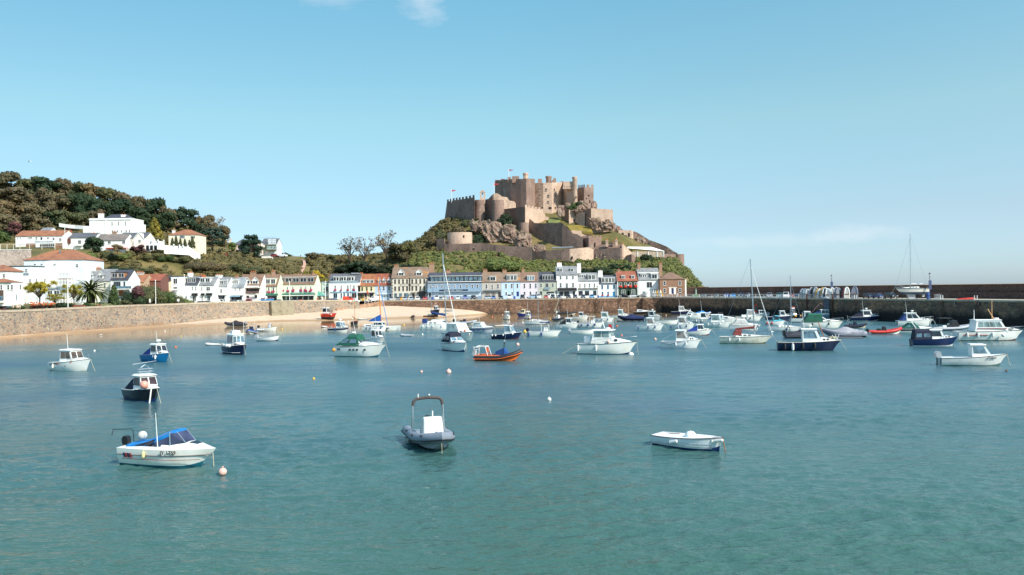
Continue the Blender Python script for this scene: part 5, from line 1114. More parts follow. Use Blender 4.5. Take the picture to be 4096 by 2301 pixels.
cwall('curtain_wall', [(2095,437,905,1020),(2300,438,960,1030),(2480,436,945,1050)], 6, 4, S_BEIGE)
ctower('watch_turret', 1748, 412, 80, 1005, 1180, 6, S_BROWN, .12)
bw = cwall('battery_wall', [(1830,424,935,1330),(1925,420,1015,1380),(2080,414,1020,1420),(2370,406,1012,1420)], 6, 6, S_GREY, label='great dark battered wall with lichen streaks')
cwall('battery_wall', [(190,406,1015,1420),(300,404,1110,1420),(370,403,1185,1420),(440,402,1195,1420),(530,401,1255,1420)], 7, 6, S_GREY)
lb = cwall('lower_ward', [(305,432,790,1010),(400,434,850,1040),(560,428,840,1080)], 7, 5, S_BEIGE)
for x0, x1, y0, y1 in ((370,395,948,988),(402,412,860,905)): cwin(lb, x0, x1, y0, y1, 429.2, 7, False)
cwall('lower_ward', [(245,436,782,940),(318,434,782,940)], 7, 5, S_BROWN)
cwall('corner_block', [(450,434,960,1080),(585,428,788,1080),(660,420,778,1110)], 7, 5, S_BROWN)
cwall('corner_block', [(660,420,778,1100),(1010,421,798,1090,1020)], 7, 12, S_BEIGE, label='big plain pale corner block')
cwall('inner_wall', [(340,411,1130,1260),(500,411,1142,1260),(668,411,1160,1260)], 7, 3, S_BEIGE)
gt = cwall('gate_house', [(515,408,1260,1450),(622,399,1250,1440),(828,401,1248,1400)], 7, 9, S_BROWN, 9, 1.0, label='small gatehouse with battlements')
cwin(gt, 708, 732, 1330, 1400, 399.4, 7, False)
ow = cwall('outer_wall', [(345,401,1270,1520),(470,398,1262,1520)], 6, 6, S_GREY)
cwall('outer_wall', [(470,398,1340,1530),(540,397,1358,1540),(700,396,1352,1560),(1060,394,1332,1560),(1250,392,1360,1600),(1880,386,1412,1660),(1925,385,1480,1690)], 6, 3, S_GREY, label='long low outer wall')
for x0, x1, y0, y1 in ((920,962,1422,1448),(660,674,1428,1448),(845,855,1418,1440)): cwin(ow, x0, x1, y0, y1, 392.8, 6, False)
rb = ctower('round_bastion', 710, 401, 200, 1160, 1350, 6, S_BEIGE, .04, sq=.7); cwin(rb, 776, 794, 1210, 1245, 401.1, 6, False)
lo = cwall('lower_bastion', [(1910,390,515,720),(2100,386,500,720),(2350,383,470,700),(2480,382,466,690),(2570,384,462,680)], 8, 5, S_GREY)
cwall('lower_bastion', [(150,384,455,640),(400,383,378,640)], 9, 5, S_BROWN); cwall('lower_bastion', [(250,382.6,395,640),(330,382,388,640),(480,383,372,640),(620,386,360,620),(700,389,395,620)], 9, 5, S_BEIGE)
cwin(lo, 345, 368, 505, 550, 381.6, 9, False)
hs = cwall('stone_house', [(640,392,410,620),(700,390,398,630),(1130,384,370,640),(1160,384,388,640)], 9, 7, S_GREY, label='dark stone range with slit windows')
for x0, x1, y0, y1 in ((738,752,460,520),(815,825,445,480),(870,886,455,508)): cwin(hs, x0, x1, y0, y1, 386.5, 9)
mb = MB(); z = lambda x, y, Y: WP(x, y, Y, 9)
mb.hexa([z(735,392,392), z(1150,366,386), z(1150,366,386)+Vector((0,8,0)), z(735,392,392)+Vector((0,8,0))], [z(790,318,396), z(1160,300,390), z(1160,300,390)+Vector((0,.3,0)), z(790,318,396)+Vector((0,.3,0))]); obj('roof', mb, BRNR, hs)
cwall('gable_wall', [(1155,385,320,470),(1180,385,310,470),(1310,387,440,480)], 9, 7, S_BEIGE)
for x0, x1, y0, y1, m_ in ((892,932,252,320,S_BEIGE),(1002,1038,275,370,S_BROWN),(1046,1084,240,340,S_BEIGE),(1158,1182,318,400,S_BROWN)):
 a = z(x0, y1, 390); b = z(x1, y0, 390); mb = MB(); mb.bx(a.x, b.x, a.y-1, a.y+.8, a.z-1, b.z); mb.bx(a.x-.2, b.x+.2, a.y-1.2, a.y+1, b.z-.5, b.z-.2); c_ = obj('chimney', mb, m_, hs); obj('chimney_pot', MB().lathe([(.3,0),(.25,.8)], ((a.x+b.x)/2, a.y, b.z), 8), POT, c_)
cwall('buttress', [(1235,384,490,600),(1310,382,470,610),(1370,383,500,610)], 9, 4, S_BROWN)
cwall('outer_wall', [(1690,391,462,560),(1810,392,468,560),(2020,396,472,560)], 9, 3, S_BROWN); ctower('round_tower', 2092, 398, 80, 468, 690, 9, S_BROWN, .04, label='plain round tower at the seaward end')
ra = cwall('ruined_arches', [(1000,425,1130,1330),(1100,420,1130,1330),(1310,421,1132,1320),(1340,424,1145,1300)], 7, 4, S_BEIGE)
for x0, x1, y0, y1 in ((1155,1185,1172,1208),(1255,1285,1175,1230),(1100,1130,1205,1228),(1198,1238,1212,1240),(1060,1085,1170,1200)): cwin(ra, x0, x1, y0, y1, 419.9, 7, False)
cwall('ridge_wall', [(1345,430,1148,1260),(1400,430,1165,1290),(1500,429,1225,1320),(1600,428,1290,1380)], 7, 2, S_GREY); cwall('ridge_wall', [(1612,427,1292,1380),(1760,425,1345,1440),(1880,423,1395,1480),(1990,422,1470,1530),(2050,421,1500,1540)], 7, 2, S_GREY)
for x0, x1, yt, yb in ((1018,1055,1015,1130),(1074,1135,1048,1130),(1148,1190,1105,1135)): cwall('merlon_stump', [(x0,426,yt,yb),(x1,426,yt+ (30 if x0>1060 else 4),yb)], 7, 2, S_BROWN)
mb = MB(); a = WP(2205, 462, 386, 8); b = WP(2540, 448, 383, 8); mb.hexa([a, b, b+Vector((0,2,0)), a+Vector((0,2,0))], [p+Vector((0,0,.35)) for p in (a, b, b+Vector((0,2,.4)), a+Vector((0,2,.4)))]); obj('skylight', mb, ZINC, ct)
def rockmass(name, label, x, y, rx, ry, Y, R=6, seed=1, dep=.6, amp=.42):
 c = WP(x, y, Y, R)+CO; k = REG[R][2]; s = Y/F/k; bm = bmesh.new(); bmesh.ops.create_icosphere(bm, subdivisions=5, radius=1)
 sd_ = Vector((seed*7.3, seed*1.7, 0))
 def facet(q, fr):
  dist, pt = noise.voronoi(q*fr); c = noise.cell_vector(pt[0]*9.1)
  return (c[0]-.5)*.55+((q*fr-pt[0]).dot((c-Vector((.5,.5,.5)))*1.5)) - max(0,.10-(dist[1]-dist[0]))*1.2
 for v in bm.verts:
  d = v.co.normalized(); q = d*1.6+sd_; q = Vector((q.x+q.z*.35, q.y, q.z*.8))
  f = .92+amp*facet(q, 1.25)+amp*.28*facet(q, 2.6)
  sg = lambda t: math.copysign(abs(t)**.8, t)
  v.co = Vector((sg(d.x)*rx*s*f, sg(d.y)*min(rx, ry*1.4)*s*dep*f, sg(d.z)*ry*s*f))
 me = bpy.data.meshes.new(name); bm.to_mesh(me); bm.free(); me.materials.append(ROCKM)
 o = bpy.data.objects.new(name, me); COL.objects.link(o); o.location = c; tag(o, label, 'rock', 'rocks of the castle mount'); return o
rockmass('rock_outcrop', 'biggest pale rock face on the castle mount, left of the little round turret', 1270, 1160, 170, 180, 411, seed=2)
rockmass('rock_outcrop', 'reddish rock face right of the biggest one, under the curtain wall', 1490, 1190, 140, 150, 409, seed=5)
rockmass('rock_outcrop', 'steep rock carrying the little round turret', 1740, 1310, 150, 160, 402, seed=9)
rockmass('rock_outcrop', 'low rock tail at the foot of the dark battery wall', 1980, 1440, 130, 80, 396, seed=4)
rockmass('rock_outcrop', 'bare brown rock slab in the shade left of the rock faces', 1030, 1060, 150, 95, 419, seed=12)
rockmass('rock_outcrop', 'dark rock pillar in front of the hall front', 170, 830, 62, 105, 431, 7, seed=3)
rockmass('rock_outcrop', 'tall pale boulders under the slim turret', 425, 770, 80, 80, 432, 7, seed=6)
rockmass('rock_outcrop', 'pale boulders under the square tower', 540, 740, 75, 90, 434, 7, seed=8)
rockmass('rock_outcrop', 'pointed rock right of the square tower', 710, 740, 48, 76, 432, 7, seed=13)
rockmass('rock_outcrop', 'small mossy rock beside the hall front', 290, 735, 44, 50, 432, 7, seed=10)
rockmass('rock_outcrop', 'pale rock growing out of the corner block', 725, 1010, 105, 90, 417, 7, seed=7)
rockmass('rock_outcrop', 'jagged rock below the right end of the corner block', 920, 1060, 120, 85, 416, 7, seed=15)
rockmass('rock_outcrop', 'pale rock on the seaward slope below the ridge wall', 1440, 1330, 90, 80, 420, 7, seed=14)
def lawn(name, pts, R, c):
 P_ = [WP(x, y, Y, R)+CO for x, y, Y in pts]; mb = MB(); mb.prism(P_, (0, 0, -1.2)); o = obj(name, mb, leafmat(c, 'lawn grass', .5)); o['kind'] = 'structure'
lawn('lawn', [(2140,1012,428),(2330,1002,428),(2345,930,435),(2150,925,435)], 6, (116,122,76)); lawn('lawn', [(325,1125,412),(690,1165,410),(650,1085,420),(470,1045,425),(265,1048,420)], 7, (122,112,58))
for x, y0, y1, Y, R, l, c in ((588,474,672,446,6,'left flagpole with a small flag on the bastion wall',(200,90,110)),(1270,372,540,438,6,'flagpole with a red flag in front of the keep',(206,60,60)),(1508,146,275,450,6,'topmost flagpole with a small flag on the keep roof',(170,110,140))):
 p = WP(x, y1, Y, R)+CO; q = WP(x, y0, Y, R)+CO; hh = q.z-p.z; t = thing('flagpole', l, 'flagpole', p, 0, 'castle flagpoles'); obj('pole', MB().tube([(0,0,-.5),(0,0,hh)], .14, 6), WHITE, t)
 mb = MB(); rows = [[(.1+k*.34, math.sin(k*1.1)*.1, hh-.2-k*.03), (.1+k*.34, math.sin(k*1.1)*.1+.05, hh-1.3+k*.08)] for k in range(8)]; mb.loft(rows); obj('flag', mb, paint(c, .8, .1), t)
mq = thing('marquee', 'long white marquee tent on the terrace below the ridge wall', 'tent', W(2590, 1010, 393)); s_ = 393/F; mb = MB()
x0, x1 = -86*s_, 62*s_; zt = 24*s_; ze = 8*s_; A = [(x0,-4,ze+1.2),(x1,-4,ze-.6),(x1,4,ze-.6),(x0,4,ze+1.2)]
mb.add(A+[(x0+1,0,zt),(x1-5.5,0,zt-.3)]+[(p[0],p[1],p[2]-.2) for p in A], [(0,1,5,4),(1,2,5),(2,3,4,5),(3,0,4),(9,8,7,6),(0,6,7,1),(1,7,8,2),(2,8,9,3),(3,9,6,0)]); obj('roof', mb, paint((250,248,238), .6, .02), mq)
mb = MB(); mb.bx(x0+.5, x1-.2, -3.7, -3.6, -2.5, ze-.75); obj('side_wall', mb, paint((190,170,150), .8, .1), mq); mb = MB()
for x in (.0, .25, .55, .8, .99): mb.bx(x0+.6+(x1-x0-1)*x, x0+1.0+(x1-x0-1)*x, -3.95, -3.75, -2.5, ze-.7)
obj('frame', mb, WHITE, mq)
# ================= boats =================
def hullf(t, tw=.86, tm=.38, pw=2.3):
 if t < tm: return tw+(1-tw)*math.sin(t/tm*math.pi/2)
 return max(0.0, 1-((t-tm)/(1-tm))**pw)
class Boat:
 def __init__(s, name, label, px, py, L, hd, B=None, fs=.75, fb=1.15, hull=None, boot=None, rub=None, deck=None, cat='boat', group='moored boats', rake=.12, tw=.86, well=(0, .45), stripe=None, draft=.35, z=0.0, loc=None, keelboat=False, pw=2.3):
  s.L, s.B, s.fs, s.fb = L, B or L*.36, fs, fb; s.rake = rake*L; s.tw = tw; s.pw = pw
  p = loc if loc is not None else G(px, py); s.t = thing(name, label, cat, p+Vector((0,0,z)), math.radians(hd), group)
  if loc is None and name not in ('speedboat','rowing_boat'): s.t.scale = (1.10, 1.10, 1.10)
  n = 18; rows = []; hull = hull or CREAMB; boot = boot or hull; deck = deck or WHITE
  mats = [hull, boot, stripe or hull]
  for i in range(n+1):
   t = i/n; w = s.w(t); zs = s.zs(t); rise = max(0, (t-.72)/.28)**2
   x = s.xs(t); xb = x-s.rake*(t**3)
   zk = -draft*(1-rise) ; zc = .03+.30*rise; lv = [(0.02*w/s.B if w>0 else 0, zk, xb), (.66*w, -draft*.35*(1-rise)+.1*rise, xb), (.80*w, .10+.22*rise, xb+.15*(x-xb)), (.93*w, zs*.52+.1*rise, xb+.5*(x-xb)), (.985*w, zs*.86, xb+.86*(x-xb)), (w, zs, x)]
   rows.append([Vector((X, y, z_)) for y, z_, X in lv]+[Vector((X, -y, z_)) for y, z_, X in lv[::-1]])
  mb = MB(); mb.loft(rows, mis=[1,1,0,2,0,0,0,2,0,1,1], cap0=True);
  hn = obj('hull', mb, mats, s.t, smooth=True, ang=30)
  if rub is not False:
   pts = [Vector((s.xs(i/20), s.w(i/20), s.zs(i/20)-.02)) for i in range(21)]
   r = MB(); r.tube(pts+[Vector((p.x,-p.y,p.z)) for p in pts[::-1]][1:], .03 if L < 8 else .045, 5); obj('rubbing_strake', r, rub or RUB, s.t)
  mb = MB(); tc0, tc1 = well; rows = []; m = 12
  for i in range(m+1):
   t = tc1+(1-tc1)*i/m; w = s.w(t)*.985; z_ = s.zs(t)-.01; rows.append([(s.xs(t), w, z_), (s.xs(t), w*.5, z_+.05*min(1,w)), (s.xs(t), -w*.5, z_+.05*min(1,w)), (s.xs(t), -w, z_)])
  if tc1 < .99: mb.loft(rows)
  if tc1 > tc0+.02:
   rows = []; q = 10
   for i in range(q+1):
    t = tc0+(tc1-tc0)*i/q; w = s.w(t)*.985; wi = max(.0, w-.16*min(1,w)); wf = wi*.9; z_ = s.zs(t)-.01; zf = min(.12+ .0, z_-.2); x = s.xs(t)
    rows.append([(x,w,z_),(x,wi,z_+.0),(x,wf,zf),(x,-wf,zf),(x,-wi,z_),(x,-w,z_)])
   mb.loft(rows)
   a = rows[-1]; mb.add([a[1],a[2],a[3],a[4]], [(0,1,2,3)]); a = rows[0]; mb.add([a[1],a[2],a[3],a[4]], [(0,1,2,3)])
  obj('deck', mb, deck, s.t)
 def xs(s, t): return -s.L/2+s.L*t
 def w(s, t): return s.B/2*hullf(t, s.tw, .38, s.pw)
 def zs(s, t): return s.fs+(s.fb-s.fs)*t**1.8
 def tx(s, x): return (x+s.L/2)/s.L
 def part(s, name, mb, mat, smooth=False, par=None, label=None): return obj(name, mb, mat, par or s.t, smooth, label=label)
 def cabin(s, x0, x1, w0, h, x0t=None, x1t=None, w1=None, z=None, mat=None, name='cabin', front=2, side=1, glass=None, fv=(.28,.86), sv=(.3,.86), roof=True, roofmat_=None, back=False, over=.12, fr=None):
  """wheelhouse: bottom x0..x1 (bow side x1), top x0t..x1t; half widths w0, w1"""
  z = s.zs(s.tx((x0+x1)/2))-.04 if z is None else z; x0t = x0 if x0t is None else x0t; x1t = x1-.35*h if x1t is None else x1t; w1 = w0*.86 if w1 is None else w1
  b = [(x0,-w0,z),(x1,-w0*.92,z),(x1,w0*.92,z),(x0,w0,z)]; t = [(x0t,-w1,z+h),(x1t,-w1*.92,z+h),(x1t,w1*.92,z+h),(x0t,w1,z+h)]
  mb = MB(); mb.hexa(b, t); c = s.part(name, mb, mat or WHITE)
  def pan(q, u0, u1, v0, v1, th=.03):
   q = [Vector(p) for p in q]; f = lambda u, v: (q[0].lerp(q[1], u)).lerp(q[3].lerp(q[2], u), v)
   P = [f(u0,v0), f(u1,v0), f(u1,v1), f(u0,v1)]; nrm = (P[1]-P[0]).cross(P[3]-P[0]).normalized()
   m = MB(); m.prism([p-nrm*.02 for p in P], nrm*(th+.02)); s.part('window', m, glass or GLASS, par=c)
  B4 = [Vector(p) for p in b]; T4 = [Vector(p) for p in t]
  for i in range(front): g = .05; pan([B4[1],B4[2],T4[2],T4[1]], (i+g+.03)/front, (i+1-g-.03)/front, *fv)
  for sd in ((0,1),(2,3)):
   q = [B4[sd[0]],B4[sd[1]],T4[sd[1]],T4[sd[0]]]
   for i in range(side): pan(q, .08+.86*i/side, .08+.86*(i+.88)/side, *sv)
  if back: pan([B4[3],B4[0],T4[0],T4[3]], .12, .88, *sv)
  if roof:
   m = MB(); o = over; zz = z+h; a = .10
   m.hexa([(x0t-o*1.5,-w1-o,zz-.01),(x1t+o*1.6,-w1*.92-o,zz-.01),(x1t+o*1.6,w1*.92+o,zz-.01),(x0t-o*1.5,w1+o,zz-.01)], [(x0t-o,-w1*.85,zz+a),(x1t+o,-w1*.75,zz+a*.9),(x1t+o,w1*.75,zz+a*.9),(x0t-o,w1*.85,zz+a)])
   s.part('cabin_roof', m, roofmat_ or mat or WHITE, par=c)
  s.top = z+h+.1; return c
 def trunk(s, x0, x1, w0, h, mat=None, ports=2, name='coachroof', glass=None):
  """low foredeck cabin tapering to the bow"""
  z = s.zs(s.tx(x0))-.05; rows = []; n = 6
  for i in range(n+1):
   f = i/n; x = x0+(x1-x0)*f; t = s.tx(x); w = min(w0*(1-.25*f), s.w(t)*.78); hh = h*(1-f**1.6*.9); zz = s.zs(t)-.04
   rows.append([(x,-w,zz-.05),(x,-w*.9,zz+hh*.9),(x,-w*.4,zz+hh*1.05),(x,w*.4,zz+hh*1.05),(x,w*.9,zz+hh*.9),(x,w,zz-.05)])
  mb = MB(); mb.loft(rows, cap0=True, cap1=True); c = s.part(name, mb, mat or WHITE, True)
  for sg in (-1,1):
   for k in range(ports):
    f = .12+.5*k/max(1,ports); x = x0+(x1-x0)*f; x2 = x+(x1-x0)*.3/max(1,ports)*1.2; t = s.tx(x); w = min(w0*(1-.25*f), s.w(t)*.78); zz = s.zs(t)
    m = MB(); m.hexa([(x,sg*(w*.985)-.02,zz+h*.3),(x2,sg*w*.96-.02,zz+h*.3),(x2,sg*w*.96+.02,zz+h*.3),(x,sg*w*.985+.02,zz+h*.3)], [(x+.05,sg*w*.955-.02,zz+h*.65),(x2-.05,sg*w*.935-.02,zz+h*.62),(x2-.05,sg*w*.935+.02,zz+h*.62),(x+.05,sg*w*.955+.02,zz+h*.65)])
    s.part('porthole', m, glass or GLASS, par=c)
  return c
 def rail(s, t0=.55, h=.55, mat=None):
  pts = [Vector((s.xs(t0+(1.0-t0)*i/8), s.w(t0+(1.0-t0)*i/8)*.93, s.zs(t0+(1-t0)*i/8)+h*min(1,.35+i*.2))) for i in range(9)]
  full = pts+[Vector((p.x,-p.y,p.z)) for p in pts[::-1]][1:]; m = MB(); m.tube(full, .022, 4)
  for i in range(0, 9, 2):
   p = pts[i];
   for sg in (-1,1): m.tube([(p.x,sg*p.y,p.z),(p.x,sg*p.y,s.zs(s.tx(p.x))-.05)], .018, 4)
  s.part('pulpit_rail', m, mat or STEEL)
 def aerial(s, x, z, h, lean=-.08, y=0, r=.022, mat=None, name='aerial'):
  m = MB(); m.tube([(x,y,z),(x+lean*h,y,z+h)], [r*1.4,r*.8], 5); s.part(name, m, mat or WHITE)
 def outboard(s, c=None, y=0, sc=1.0, tilt=0, x=None):
  x = -s.L/2-.12 if x is None else x; m = MB(); z = s.fs
  pr = [(-.32,.0),(.16,-.02),(.2,.35),(.1,.62),(-.2,.66),(-.38,.45)]
  m.prism([(x+px_*sc, y-.19*sc, z+pz_*sc) for px_, pz_ in pr], (0,.38*sc,0)); o = s.part('outboard_motor', m, c or BLACK)
  m = MB(); m.hexa([(x-.14,y-.07,-.3),(x+.08,y-.07,-.3),(x+.08,y+.07,-.3),(x-.14,y+.07,-.3)], [(x-.16,y-.09,z-.001),(x+.1,y-.09,z-.001),(x+.1,y+.09,z-.001),(x-.16,y+.09,z-.001)]); s.part('motor_leg', m, STEEL, par=o)
 def fender(s, xs, side=-1, c=None, r=.11, l=.55, drop=.15, round_=False):
  for x in xs:
   t = s.tx(x); m = MB(); y = side*(s.w(t)+r*.7); z = s.zs(t)-drop
   if round_: m.ball((x,y,z-.3), r*2.0, 8)
   else: m.lathe([(.02,-l),(r*.8,-l+.06),(r,-l*.7),(r,-l*.3),(r*.8,-.06),(.02,0)], (x,y,z), 8)
   m.tube([(x,y,z-.02),(x,side*s.w(t)*.97,s.zs(t)+.05)], .015, 3); s.part('fender', m, c or WHITE)
 def line(s, dx=1.2, dy=0, mat=None, end='bow'):
  x = s.L/2-.05 if end == 'bow' else -s.L/2; z = s.fb if end == 'bow' else s.fs; sg = 1 if end == 'bow' else -1
  pts = [Vector((x,0,z-.05)).lerp(Vector((x+sg*dx, dy, -.1)), k/5)-Vector((0,0,.35*math.sin(math.pi*k/5)*min(.5,dx*.2))) for k in range(6)]
  m = MB(); m.tube(pts, .022, 4); s.part('mooring_line', m, mat or ROPE)
 def radar(s, x, z, y=0, r=.3, post=.0):
  m = MB()
  if post: m.tube([(x,y,z),(x,y,z+post)], .05, 6)
  m.lathe([(r*.7,0),(r,.06),(r,.16),(r*.7,.24)], (x,y,z+post), 12); s.part('radar_dome', m, WHITE)
 def ball(s, x, y, z, r, c, name='fender_ball'): m = MB(); m.ball((x,y,z), r, 10); s.part(name, m, c, True)
 def canopy(s, x0, x1, w0, h, x0t, x1t, mat, z=None, name='canopy', win=None, side_win=True, w1=None):
  z = s.zs(s.tx((x0+x1)/2)) if z is None else z; w1 = w1 or w0*.82; n = 5; rows = []
  for i in range(n+1):
   f = i/n; x = x0+(x1-x0)*f; xt = x0t+(x1t-x0t)*f; rows.append([(x,-w0,z),(xt,-w1,z+h*.8),(xt,-w1*.5,z+h),(xt,w1*.5,z+h),(xt,w1,z+h*.8),(x,w0,z)])
  mb = MB(); mb.loft(rows, cap0=True, cap1=True); c = s.part(name, mb, mat, True)
  if side_win:
   for sg in (-1,1):
    for f0, f1 in ((.08,.4),(.52,.9)):
     P = []
     for f, v in ((f0,.3),(f1,.3),(f1,.75),(f0,.75)):
      a = Vector((x0+(x1-x0)*f, sg*w0, z)); b_ = Vector((x0t+(x1t-x0t)*f, sg*w1, z+h*.8)); P.append(a.lerp(b_, v))
     m = MB(); m.prism([p-Vector((0,.015,0)) for p in P], (0,.03,0));
     for i in range(len(m.v)): m.v[i] = m.v[i]+Vector((0,sg*.012,0))
     s.part('canopy_window', m, win or GLASSB, par=c)
  return c
 def name_(s, body, x, z, size, side=-1, mat=None):
  t = s.tx(x); y = side*(s.w(t)*.955+.03)
  sl = math.atan2(s.w(t+.08)-s.w(t-.08), .16*s.L)
  lean = math.radians(8)
  text('lettering', body, size, s.t, (x, side*(s.w(t)*(.95+.05*(z/s.zs(t)))+.06), z), (math.pi/2+lean, 0, -sl if side > 0 else sl*-1*-1*-1), mat or BLACK)
def cabinboat(label, px, py, L, hd, hull=None, boot=None, cab=None, h=1.35, name='cabin_boat', B=None, fs=.75, fb=1.2, cover=None, ob=None, rail=True, fend=None, fside=-1, fc=None, mast=0, trunk=True, stripe=None, front=2, side=2, cmat=None, rad=False, line=1, glass=None, rub=None, deck=None, group='moored boats', xs=None, loc=None, z=0, roof=None, lean=None, **k):
 b = Boat(name, label, px, py, L, hd, B, fs, fb, hull, boot, rub, deck, group=group, stripe=stripe, loc=loc, z=z, **k)
 x0, x1 = xs or (-.06*L, .24*L); w = b.w(.55)*.78
 b.cabin(x0, x1, w, h, x1t=x1-.4*h if lean is None else x1-lean*h, mat=cmat, front=front, side=side, glass=glass, roofmat_=roof)
 if trunk: b.trunk(x1-.15, .42*L, w*.95, .42*h/1.35, cmat, 2)
 if rail: b.rail(.58)
 if cover: b.canopy(-.44*L, x0+.02, b.w(.2)*.8, h*.9, x0-.35, x0+.02, cover, side_win=False, z=b.fs-.05)
 if ob: b.outboard(ob)
 if fend: b.fender([f*L for f in fend], fside, fc)
 if mast: b.aerial(x0+.3, b.top, mast, -.1)
 if rad: b.radar((x0+x1)/2-.2, b.top, post=.25)
 if line: b.line(.8)
 return b
def rib(label, px, py, L, hd, tube=None, hull=None, r=.26, console=None, arch=None, ob=None, B=None, cover=None, name='rib', bow=.45, console_h=1.0, seat=None, stripe=None, group='moored boats', z=0, cat='rigid inflatable'):
 t = thing(name, label, cat, G(px, py)+Vector((0,0,z)), math.radians(hd), group); B = B or L*.38; t.scale = (1.04,1.06,1.12) if py < 1600 else (1,1,1); tube = tube or BLACK; hull = hull or CREAMB; hw = B/2-r
 P = []
 for k in range(15):
  f = k/14; x = -L/2+L*.97*f; w = hw*(1 if f < .5 else max(0, 1-((f-.5)/.5)**2.6)); P.append(Vector((x, w, .38+bow*max(0,(f-.45)/.55)**1.8)))
 path = P+[Vector((p.x,-p.y,p.z)) for p in P[::-1]][1:]; rr = [r*.55]+[r]*(len(path)-2)+[r*.55]
 m = MB(); m.tube(path, rr, 10); obj('inflatable_tube', m, tube, t, True)
 if stripe:
  m = MB(); m.tube([p+Vector((0, (1 if i < 14 else -1)*r*.86 if i != 14 else 0, -.12))+(Vector((r*.86,0,0)) if 11 < i < 17 else Vector((0,0,0))) for i, p in enumerate(path)], .05, 5); obj('rubbing_strake', m, stripe, t)
 rows = []
 for k in range(13):
  f = k/12; x = -L/2+.15+(L*.93)*f; w = hw*(1 if f < .55 else max(0.01, 1-((f-.55)/.45)**2.2)); zt = .3+bow*max(0,(f-.45)/.55)**1.8; zk = -.3+(zt+.1)*max(0,(f-.7)/.3)**2
  rows.append([(x,w,zt),(x,w*.85,.02+max(0,zk)*.8),(x,0,zk),(x,-w*.85,.02+max(0,zk)*.8),(x,-w,zt)])
 m = MB(); m.loft(rows, closed=True, cap0=True, cap1=True); obj('hull', m, hull, t, True)
 if console:
  m = MB(); x = -.05*L; cw = min(.42, hw*.5); m.hexa([(x-.35,-cw,.3),(x+.55,-cw,.3),(x+.55,cw,.3),(x-.35,cw,.3)], [(x-.2,-cw*.85,.3+console_h),(x+.2,-cw*.8,.3+console_h),(x+.2,cw*.8,.3+console_h),(x-.2,cw*.85,.3+console_h)]); obj('console', m, console, t)
  m = MB(); m.hexa([(x-1.3,-.3,.3),(x-.55,-.3,.3),(x-.55,.3,.3),(x-1.3,.3,.3)], [(x-1.25,-.26,.95),(x-.6,-.26,.95),(x-.6,.26,.95),(x-1.25,.26,.95)]); obj('seat', m, seat or console, t)
 if arch:
  m = MB(); x = -L/2+.55; q = hw*.95; m.tube([(x-.1,-q,.5),(x+.1,-q*.95,1.55),(x+.1,-q*.6,1.85),(x+.1,q*.6,1.85),(x+.1,q*.95,1.55),(x-.1,q,.5)], .045, 6); m.tube([(x+.6,-q,.55),(x+.12,-q*.93,1.5)], .035, 5); m.tube([(x+.6,q,.55),(x+.12,q*.93,1.5)], .035, 5); obj('arch', m, arch, t)
  m = MB(); m.tube([(x+.1,q*.4,1.85),(x,q*.4,2.6)], .018, 4); obj('aerial', m, WHITE, t)
 if ob:
  x = -L/2-.05; m = MB(); m.prism([(x+a,-.2,.55+c) for a, c in ((-.3,.0),(.18,-.02),(.22,.4),(.1,.72),(-.2,.75),(-.36,.5))], (0,.4,0)); o = obj('outboard_motor', m, ob, t); m = MB(); m.bx(x-.15,x+.1,-.08,.08,-.3,.549); obj('motor_leg', m, STEEL, o)
 if cover:
  rows = []
  for k in range(15):
   f = k/14; x = -L/2-.05+L*1.0*f; w = (hw+r*1.05)*(1 if f < .5 else max(.02, 1-((f-.5)/.5)**2.6)); zt = .38+bow*max(0,(f-.45)/.55)**1.8; pk = .25+cover[1]*math.exp(-((f-.47)/.16)**2)+.3*math.exp(-((f-.2)/.14)**2)
   sg = .05*math.sin(k*2.3)
   rows.append([(x,w,zt-r*.6),(x,w*1.0,zt+r*.45),(x,w*.5+sg*.3,zt+r*.6+pk*.45+sg),(x,0,zt+r*.5+pk),(x,-w*.5-sg*.3,zt+r*.6+pk*.45-sg),(x,-w*1.0,zt+r*.45),(x,-w,zt-r*.6)])
  m = MB(); m.loft(rows, cap0=True, cap1=True); obj('cover', m, cover[0], t, True, ang=50)
 return t
def inflatable(label, px, py, L, hd, c, group='small tenders', floor=None):
 t = thing('inflatable_dinghy', label, 'dinghy', G(px, py), math.radians(hd), group); r = .2; hw = L*.2
 P = [Vector((-L/2,hw,.16)),Vector((0,hw,.16)),Vector((L*.28,hw*.95,.2)),Vector((L*.42,hw*.6,.28)),Vector((L*.47,0,.32))]; path = P+[Vector((p.x,-p.y,p.z)) for p in P[::-1]][1:]
 m = MB(); m.tube(path, [r*.6]+[r]*7+[r*.6], 9); obj('inflatable_tube', m, c, t, True); m = MB(); m.bx(-L/2+.1,L*.38,-hw,hw,-.05,.08); obj('floor', m, floor or paint((120,122,122),.7,.1), t); m = MB(); m.bx(-.12,.12,-hw,hw,.2,.26); obj('seat', m, WOOD, t); m = MB(); m.bx(-L/2+.12,-L/2+.18,-hw,hw,-.05,.4); obj('transom', m, paint((150,150,146),.6,.1), t); return t
